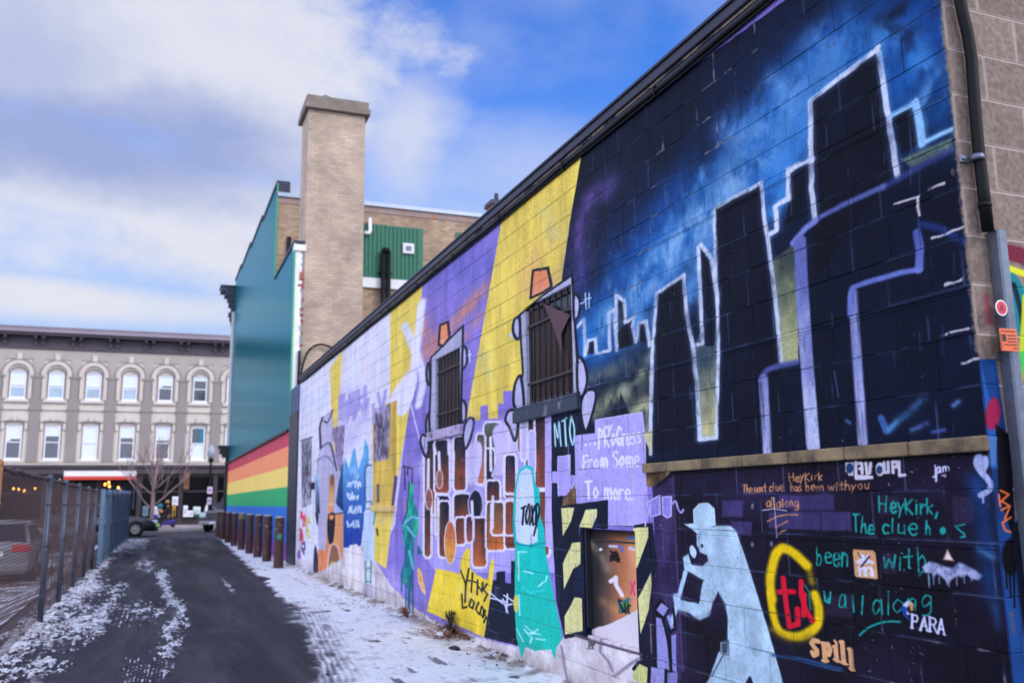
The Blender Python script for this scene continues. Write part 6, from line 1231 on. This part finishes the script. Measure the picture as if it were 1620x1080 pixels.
for p, w_, a in (([(0, 1035), (60, 1000), (130, 985)], 26, 1.0), ([(0, 1075), (40, 1060), (70, 1050)], 22, .9), ([(66, 978), (100, 958), (140, 935)], 26, 1.0), ([(100, 935), (135, 925), (140, 915)], 16, .8), ([(130, 990), (165, 968), (185, 935)], 17, .85), ([(150, 1000), (165, 985)], 10, .8),
                ([(255, 905), (262, 930), (275, 950), (285, 970), (268, 1000), (262, 1030)], 13, .85), ([(190, 865), (208, 860), (225, 856)], 9, 1.1), ([(222, 890), (235, 892)], 8, .8), ([(75, 1030), (85, 1000)], 6, .7), ([(110, 1040), (120, 1010)], 5, .6), ([(70, 1070), (100, 1060)], 10, .6), ([(215, 960), (245, 975)], 14, .35), ([(10, 1000), (50, 985)], 14, .7), ([(345, 850), (352, 853)], 6, 1), ([(150, 905), (162, 897), (172, 885)], 7, .8), ([(350, 915), (372, 940)], 5, .5)):
    GP.spray(p, w_*1.6, (255, 255, 255), a, 6, .4)
for k in range(11):
    px = 178+k*8; GP.spray([(px+6, 945+(k*5 % 11)), (px, 972), (px-5, 992-(k*7 % 13))], 2.6, (255, 255, 255), .5, 14, .9)
    px = 196+k*6.5; GP.spray([(px+4, 1040+(k*3 % 9)), (px-4, 1078)], 2.4, (255, 255, 255), .42, 14, .9)
blob = GP.img[..., 0]/255
patch = np.clip(sst(.28, .58, blob*.80+(fbm(AX*7, AY*2.2, 3, 15)-.5)*1.3+(fbm(AX*20, AY*6, 3, 17)-.5)*1.3+(fbm(AX*52, AY*17, 2, 19)-.5)*1.2)*(blob > .03), 0, 1)
dust = sst(.56, .70, fbm(AX*18, AY*4, 3, 29))*sst(.45, .6, n1)*.45
patch = patch*np.clip(.62+.9*(fbm(AX*24, AY*8, 3, 23)-.3), 0, .95)
snow = np.clip(np.maximum(np.maximum(strip, patch), dust*sst(.02, .2, blob+.06)), 0, 1)
asph = np.array((36, 31, 42), np.float32)*(1+.35*(n1-.5)+.35*(n3-.5)+.25*(fbm(AX*70, AY*70, 2, 4)-.5))[..., None]
lane = np.clip(1-np.abs(AX-.15)/.5, 0, 1)*.16+np.clip(1-np.abs(AX+.75)/.4, 0, 1)*.1; asph *= (1+lane)[..., None]
crk = np.minimum(np.abs(fbm(AX*1.1, AY*.55, 4, 101)-.5), np.abs(fbm(AX*.9+7, AY*.7, 4, 107)-.47)); asph *= (1-.55*sst(.010, .002, crk)*sst(.4, .55, fbm(AX*.7, AY*.3, 2, 109)))[..., None]
salt = sst(.50, .75, fbm(AX*3.2, AY*.10, 3, 113))*.16+sst(.5, .7, fbm(AX*9, AY*3, 3, 117))*.07; asph += (np.array((84, 78, 90), np.float32)-asph)*salt[..., None]*.75
grit = sst(.90, .96, vnoise(AX*70, AY*70, 121)); asph += (np.array((150, 145, 150), np.float32)-asph)*(grit*.5)[..., None]
patchd = sst(.02, -.02, np.maximum(np.abs(AX-.55)-.62, np.abs(AY-15.5)-1.7)+.05*(n2-.5)); asph *= (1-.22*patchd)[..., None]
leaf = sst(.80, .86, vnoise(AX*26, AY*26, 61))*sst(.5, .65, fbm(AX*1.5, AY*1.2, 2, 66))*((AX < -.8) | (AX > 2.7))
asph += (np.array((96, 66, 46), np.float32)-asph)*(leaf*.8)[..., None]
sn = np.array((230, 231, 240), np.float32)*(1-.09*(n3-.3)-.06*(1-n2))[..., None]
dirt = sst(2.72, 2.96, AX)*np.clip((n2-.34)*4, 0, 1)
sn += (np.array((110, 88, 76), np.float32)-sn)*(dirt*.75)[..., None]
GP.img[:] = asph*(1-snow[..., None])+sn*snow[..., None]
alley_img = GP.image('alley_surface')
gx, gy = 118, 940
ux = (np.arange(gx+1)/gx); uy = (np.arange(gy+1)/gy)
hs = snow[np.clip((uy*GP.h).astype(int), 0, GP.h-1)][:, np.clip((ux*GP.w).astype(int), 0, GP.w-1)]
VX, VY = np.meshgrid(AX0+ux*(AX1-AX0), AY0+uy*(AY1-AY0))
VZ = hs*(.014+.018*fbm(VX*5, VY*5, 3, 3))+.012*(fbm(VX*.8, VY*.5, 2, 8)-.5)+.05*sst(2.80, 2.97, VX)*fbm(VX*4, VY*3, 3, 9)
VZ = VZ-.10*sst(-1.35, -1.7, VX)
me = bpy.data.meshes.new('alley'); nv = (gx+1)*(gy+1)
ix = np.arange(gx); iy = np.arange(gy); I = (iy[:, None]*(gx+1)+ix[None]).ravel(); fs = np.stack([I, I+1, I+gx+2, I+gx+1], 1)
me.vertices.add(nv); me.vertices.foreach_set('co', np.stack([VX, VY, VZ], -1).ravel().astype(np.float32))
me.loops.add(fs.size); me.loops.foreach_set('vertex_index', fs.ravel().astype(np.int32)); me.polygons.add(len(fs)); me.polygons.foreach_set('loop_start', (np.arange(len(fs))*4).astype(np.int32))
me.polygons.foreach_set('use_smooth', np.ones(len(fs), bool)); me.update(calc_edges=True)
uvl = me.uv_layers.new(name='UVMap'); U = np.stack(np.meshgrid(ux, uy), -1).reshape(-1, 2); uvl.data.foreach_set('uv', U[fs.ravel()].ravel().astype(np.float32))
M_ALLEY = paint_mat('alley_surface', alley_img, .62, .0045, .3); t = M_ALLEY.node_tree; bs = t.nodes['Principled BSDF']; tx = t.nodes.new('ShaderNodeTexCoord'); nz = t.nodes.new('ShaderNodeTexNoise'); nz.inputs['Scale'].default_value = .9; nz.inputs['Detail'].default_value = 6
mp_ = t.nodes.new('ShaderNodeMapping'); mp_.inputs['Scale'].default_value = (2.6, .22, 1); t.links.new(tx.outputs['Object'], mp_.inputs[0]); t.links.new(mp_.outputs[0], nz.inputs['Vector']); mr = t.nodes.new('ShaderNodeMapRange'); t.links.new(nz.outputs[0], mr.inputs[0]); mr.inputs[1].default_value = .38; mr.inputs[2].default_value = .6; mr.inputs[3].default_value = .52; mr.inputs[4].default_value = .8; t.links.new(mr.outputs[0], bs.inputs['Roughness']); me.materials.append(M_ALLEY)
al = bpy.data.objects.new('alley', me); SC.collection.objects.link(al); st(al)
def ground_z(x, y):
    i = min(max((x-AX0)/(AX1-AX0), 0), 1)*gx; j = min(max((y-AY0)/(AY1-AY0), 0), 1)*gy; return float(VZ[int(round(j)), int(round(i))])
del AX, AY, n1, n2, n3, xe, edge, strip, track, tread, worn, foot, grp, blob, patch, dust, snow, asph, lane, leaf, sn, dirt; GP.img = None
m = MB(); m.face([(-1.7, -14, -.02), (14, -14, -.02), (14, 3.5, -.02), (-1.7, 3.5, -.02)]); st(m.build('pavement_yard', M_ASPH))
m = MB(); m.face([(-1.68, -14, -.08), (-1.68, 41.5, -.08), (-2.5, 41.5, -.42), (-2.5, -14, -.42)]); m.face([(-2.5, -14, -.42), (-2.5, 41.5, -.42), (-60, 41.5, -.42), (-60, -14, -.42)])
st(m.build('parking_lot', mat('snowy_lot', (84, 66, 60), .9, .3, 2, .012, 14, col2=(196, 196, 212), c2_at=(.47, .55), c2_scale=1.1)))
m = MB(); m.face([(-90, 41.0, -.006), (90, 41.0, -.006), (90, 52.0, -.006), (-90, 52.0, -.006)]); m.face([(-90, 41.0, -.42), (-90, 41.0, -.006), (-1.7, 41.0, -.006), (-1.7, 41.0, -.42)]); st(m.build('street', M_ASPH))
m = MB(); m.box((-90, 52.0, -.2), (90, 52.18, .125), 1); m.box((-90, 52.18, -.2), (90, 62.3, .12), 0); st(m.build('pavement', [mat('slushy_pavement', (128, 112, 112), .85, .3, 1.2, .006, 14, col2=(186, 180, 190), c2_at=(.5, .6), c2_scale=1.0), M_CONC]))
# ------------------------------------------------------------------ bollards
bol = [(2.57, 20.2, 'nearest brown bollard, a green sticker on its scuffed face'), (2.60, 22.6, 'second nearest brown bollard, pale scrapes down its side'), (2.60, 24.6, 'brown bollard third nearest along the snow strip'), (2.58, 26.6, 'brown bollard fourth nearest, before the yellow stripe'), (2.56, 28.8, 'brown bollard halfway along the rainbow wall, paler top'), (2.56, 31.4, 'brown bollard just past the middle of the rainbow wall'), (2.57, 34.2, 'brown bollard third from the street end'), (2.58, 37.2, 'brown bollard next to the last one by the street'), (2.60, 40.0, 'last brown bollard at the street, furthest away')]
for k, (x, y, lab) in enumerate(bol):
    b = thing('bollard', lab, 'bollard', (x, y, ground_z(x, y)-.02), .7*k, 'brown bollards before the rainbow wall')
    if k == 0:
        m = MB(); m.lathe((0, 0, 0), [(.105, 0), (.105, 1.05), (.10, 1.07)], 22); pst = m.build('post', M_RUSTY, b)
        m = MB(); m.lathe((0, 0, 1.0), [(.0985, .06), (.09, .085), (.05, .105), (0, .11)], 22); cp = m.build('concrete_cap', M_CONC, b); protos = [pst, cp]
        m = MB(); an = math.radians(-90)
        for i in range(6):
            a0, a1 = an-.35+i*.117, an-.35+(i+1)*.117; r = .107; m.face([(r*math.cos(a0), r*math.sin(a0), .62), (r*math.cos(a1), r*math.sin(a1), .62), (r*math.cos(a1), r*math.sin(a1), .73), (r*math.cos(a0), r*math.sin(a0), .73)])
        m.build('sticker', mat('green_sticker', (20, 150, 120), .5, .3, 30), b)
    else:
        for p in protos: copy_tree(p, b)
    if k in (4,): 
        m = MB(); m.lathe((0, 0, .92), [(.1065, 0), (.1065, .13)], 22); m.build('pale_band', M_LEDGE, b)
# ------------------------------------------------------------------ chain link fence along the lot
FX = -1.22; FZ0, FZ1 = -.05, 1.70
fn = thing('chain_link_fence', 'chain link fence on grey steel posts beside the alley', 'fence', (FX, 7.4, 0))
M_WIRE = mat('rusty_brown_wire', (70, 52, 54), .7, .3, 9); M_POST = mat('fence_post_steel', (70, 77, 92), .5, .3, 8, .001, 40, metal=.5, col2=(84, 76, 84), c2_scale=6)
fy0, fy1 = 4.2, 24.3
def wires(x, ya, yb, za, zb, step, r, par, name='wire_mesh', mt=M_WIRE):
    m = MB(); H_ = zb-za
    for sgn in (1, -1):
        k = ya-H_
        while k < yb:
            a, b = k, k+H_
            ua, ub = max(a, ya), min(b, yb)
            if ub > ua:
                z1_, z2_ = (za+(ua-a), za+(ub-a)) if sgn > 0 else (zb-(ua-a), zb-(ub-a))
                P = [Vector((x+sgn*.003, ua, z1_)), Vector((x+sgn*.003, ub, z2_))]; d = (P[1]-P[0]).normalized(); u = Vector((1, 0, 0)); w_ = d.cross(u)
                ring = [u*r, (-u*.5+w_*.87)*r, (-u*.5-w_*.87)*r]; vs = [P[0]+q for q in ring]+[P[1]+q for q in ring]
                m.mesh(vs, [(0, 1, 4, 3), (1, 2, 5, 4), (2, 0, 3, 5)])
            k += step
    return m.build(name, mt, par, fix=False)
wires(0, fy0-7.4, fy1-7.4, FZ0, FZ1, .066, .0018, fn)
m = MB(); random.seed(12); pts = [(random.uniform(-.01, .01), fy0-7.4+i*.25, FZ1+.015+random.uniform(-.012, .012)) for i in range(81)]; m.tube(pts, .024, 7)
m.build('top_rail', mat('rusted_top_rail', (70, 54, 58), .75, .4, 12, .003, 30), fn)
M_OPOST = mat('rusty_orange_post', (150, 104, 60), .7, .3, 8)
for k, yy in enumerate((4.9, 8.50, 12.64, 14.95, 17.56, 20.2, 22.85)):
    m = MB(); m.tube([(.035, 0, -.3), (.035, 0, FZ1+.02)], .034, 10); m.lathe((.035, 0, FZ1+.02), [(.038, 0), (.036, .03), (.02, .05), (0, .055)], 10)
    for zz in (.3, .9, 1.4): m.tube([(.035, 0, zz), (.035, 0, zz+.02)], .039, 10)
    m.build('post', M_OPOST if k == 1 else M_POST, fn, (0, yy-7.4, 0))
m = MB(); rnd = random.Random(21)                        # dry creeper caught in the far end of the mesh
for k in range(420):
    y = 12.5+11.5*rnd.random()**.8; z = rnd.uniform(.05, 1.68); x = rnd.uniform(-.03, .03); l = rnd.uniform(.1, .4); a = rnd.uniform(0, 6.3)
    m.tube([(x, y-7.4, z), (x+rnd.uniform(-.03, .03), y-7.4+l*.5*math.cos(a), min(z+l*.5*math.sin(a), 1.72)), (x, y-7.4+l*math.cos(a), min(z+l*math.sin(a), 1.74))], .004, 3, cap=False)
m.build('dry_creeper', mat('dry_creeper', (78, 56, 54), .9, .3, 5), fn, fix=False)
# blue panels closing the lot beyond the fence
bp_ = thing('blue_panel_fence', 'pale blue ribbed steel panel fence beyond the chain link', 'fence', (-1.12, 24.5, 0))
M_BLUE = mat('faded_blue_steel', (84, 110, 136), .55, .25, 3, .003, 16, col2=(138, 156, 178), c2_at=(.56, .72), c2_scale=3, stretch=(1, 1, .5))
n = 6; L_ = 14.2/n
for k in range(n):
    xo = .045*k; m = MB(); m.box((0, .02, .12), (.02, L_-.02, 1.72+.025*k)); zt = 1.72+.025*k
    for q in range(5): yy = .02+(L_-.1)*q/4; m.box((.02, yy, .12), (.05, yy+.06, zt))
    for zz in (.12, .86, zt-.09): m.box((.02, .02, zz), (.062, L_-.02, zz+.08))
    m.build('panel', M_BLUE, bp_, (xo, k*L_, 0))
for k in range(n+1): m = MB(); m.box((-.045+.045*k, -.03, -.1), (.06+.045*k, .03, 1.78+.025*k)); m.build('post', M_BLUE, bp_, (0, k*L_-(.0 if k else .0), 0))
# ------------------------------------------------------------------ litter and weeds at the foot of the wall
def wall_foot(px, py): x, y = on_ground(px, py); x = min(x, 2.90); return x, y, ground_z(x, y)
x, y, z = wall_foot(738, 1008)
wd = thing('dried_weed', 'tall dark dried weed tuft at the foot of the yellow paint', 'weed', (2.90, y, z)); rnd = random.Random(2); m = MB()
for k in range(70):
    a = rnd.uniform(0, 6.28); l = rnd.uniform(.06, .24); s = rnd.uniform(.02, .08); m.tube([(rnd.uniform(-.02, .02), rnd.uniform(-.05, .05), -.01), (s*.5*math.cos(a)*.5, s*math.sin(a), l*.6), (s*math.cos(a)*.6, s*1.6*math.sin(a), l)], [.004, .003, .001], 4)
    if k % 2: m.lathe((s*math.cos(a)*.6, s*1.6*math.sin(a), l-.02), [(0, -.03), (.009, 0), (0, .03)], 5)
m.build('stems', mat('dark_dry_stems', (62, 48, 34), .9, .3, 20), wd, fix=False)
x, y, z = wall_foot(652, 980)
w2 = thing('dried_weed', 'low rusty brown weed clump below the green dripping figure', 'weed', (2.88, y, z)); m = MB()
for k in range(60):
    a = rnd.uniform(0, 6.28); l = rnd.uniform(.03, .12); s = rnd.uniform(.03, .14); m.tube([(0, rnd.uniform(-.08, .08), -.01), (-abs(s*math.cos(a))*.5, s*math.sin(a), l), (-abs(s*math.cos(a)), 1.5*s*math.sin(a), l*.7)], [.004, .003, .001], 4)
m.build('stems', mat('rust_brown_stems', (120, 78, 56), .9, .3, 20), w2, fix=False)
def leafy(name, lab, cat, px, py, n, sp, col, sz, flat=.02):
    x, y, z = wall_foot(px, py); t = thing(name, lab, cat, (x, y, z)); m = MB(); rnd = random.Random(lab)
    for k in range(n):
        c = Vector((min(rnd.gauss(0, sp*.5), 2.95-x), rnd.gauss(0, sp), abs(rnd.gauss(0, flat))+.004)); a = rnd.uniform(0, 6.28); u = Vector((math.cos(a), math.sin(a), rnd.uniform(-.5, .5)))*sz*rnd.uniform(.6, 1.3); v = Vector((-math.sin(a), math.cos(a), rnd.uniform(-.5, .5)))*sz*.5; w_ = Vector((0, 0, sz*.25))
        m.mesh([c-u, c+v+w_, c+u, c-v+w_, c], [(0, 1, 4), (1, 2, 4), (2, 3, 4), (3, 0, 4)])
    m.build('leaves', mat(name+'_leaf', col, .85, .35, 12), t, fix=False); return t
leafy('leaf_pile', 'pile of brown dead leaves and twigs beside the tall weed', 'leaf litter', 716, 1012, 130, .20, (128, 92, 72), .035, .03)
x, y, z = wall_foot(708, 1012)
m = MB()
for k in range(26): 
    a = rnd.uniform(-.6, .6); q = Vector((rnd.uniform(-.25, .05), rnd.uniform(-.3, .3), rnd.uniform(.005, .05))); m.tube([q, q+Vector((.1*math.sin(a), .16*math.cos(a), rnd.uniform(-.01, .03))), q+Vector((.2*math.sin(a), .3*math.cos(a), 0))], .004, 4)
tw = m.build('twig_bundle', mat('pinkish_twig', (140, 106, 92), .9, .3, 10), None, (x, y, z)); tag(tw, 'thin broken twigs lying across the dead leaves', 'twigs')
leafy('leaf_pile', 'thin scatter of dark leaves on the snow below the teal figure', 'leaf litter', 790, 1045, 46, .30, (70, 56, 52), .022, .008)
leafy('leaf_pile', 'line of crumbled leaves at the wall foot near the white arch', 'leaf litter', 585, 958, 110, .55, (96, 72, 60), .02, .012)
lf = leafy('leaf_pile', 'brown leaves along the bottom of the mesh fence', 'leaf litter', 60, 1000, 90, .5, (104, 70, 48), .022, .01)
x, y, z = wall_foot(712, 1012); x -= .09
jb = thing('crushed_cup', 'small crushed shiny plastic cup among the dead leaves', 'cup', (x, y, z+.035), .5); jb.rotation_euler = (1.35, .1, .6)
m = MB(); m.lathe((0, 0, 0), [(.030, -.045), (.032, -.03), (.036, .0), (.031, .02), (.041, .05)], 16); m.lathe((0, 0, -.045), [(0, .002), (.03, 0)], 16); m.build('wall', mat('clear_plastic', (206, 208, 216), .15, .1, spec=.8), jb)
m = MB(); m.lathe((0, 0, .05), [(.038, 0), (.043, .002), (.043, .007), (.038, .008)], 16); m.build('rim', M_WHITE, jb)
x, y, z = wall_foot(722, 1030)
bm = bmesh.new(); bmesh.ops.create_icosphere(bm, subdivisions=3, radius=.05)
for v in bm.verts: v.co *= 1+.5*(rnd.random()-.5)*.4; v.co.z *= .5; v.co.y *= 1.5
m = MB(); bm.verts.index_update(); m.mesh([v.co for v in bm.verts], [[v.index for v in f.verts] for f in bm.faces]); bm.free()
o = m.build('black_bag_scrap', mat('black_rag', (26, 24, 32), .6, .3, 20), None, (x-.02, y, z+.018)); tag(o, 'small crumpled black scrap lying on the snow by the leaves', 'litter')
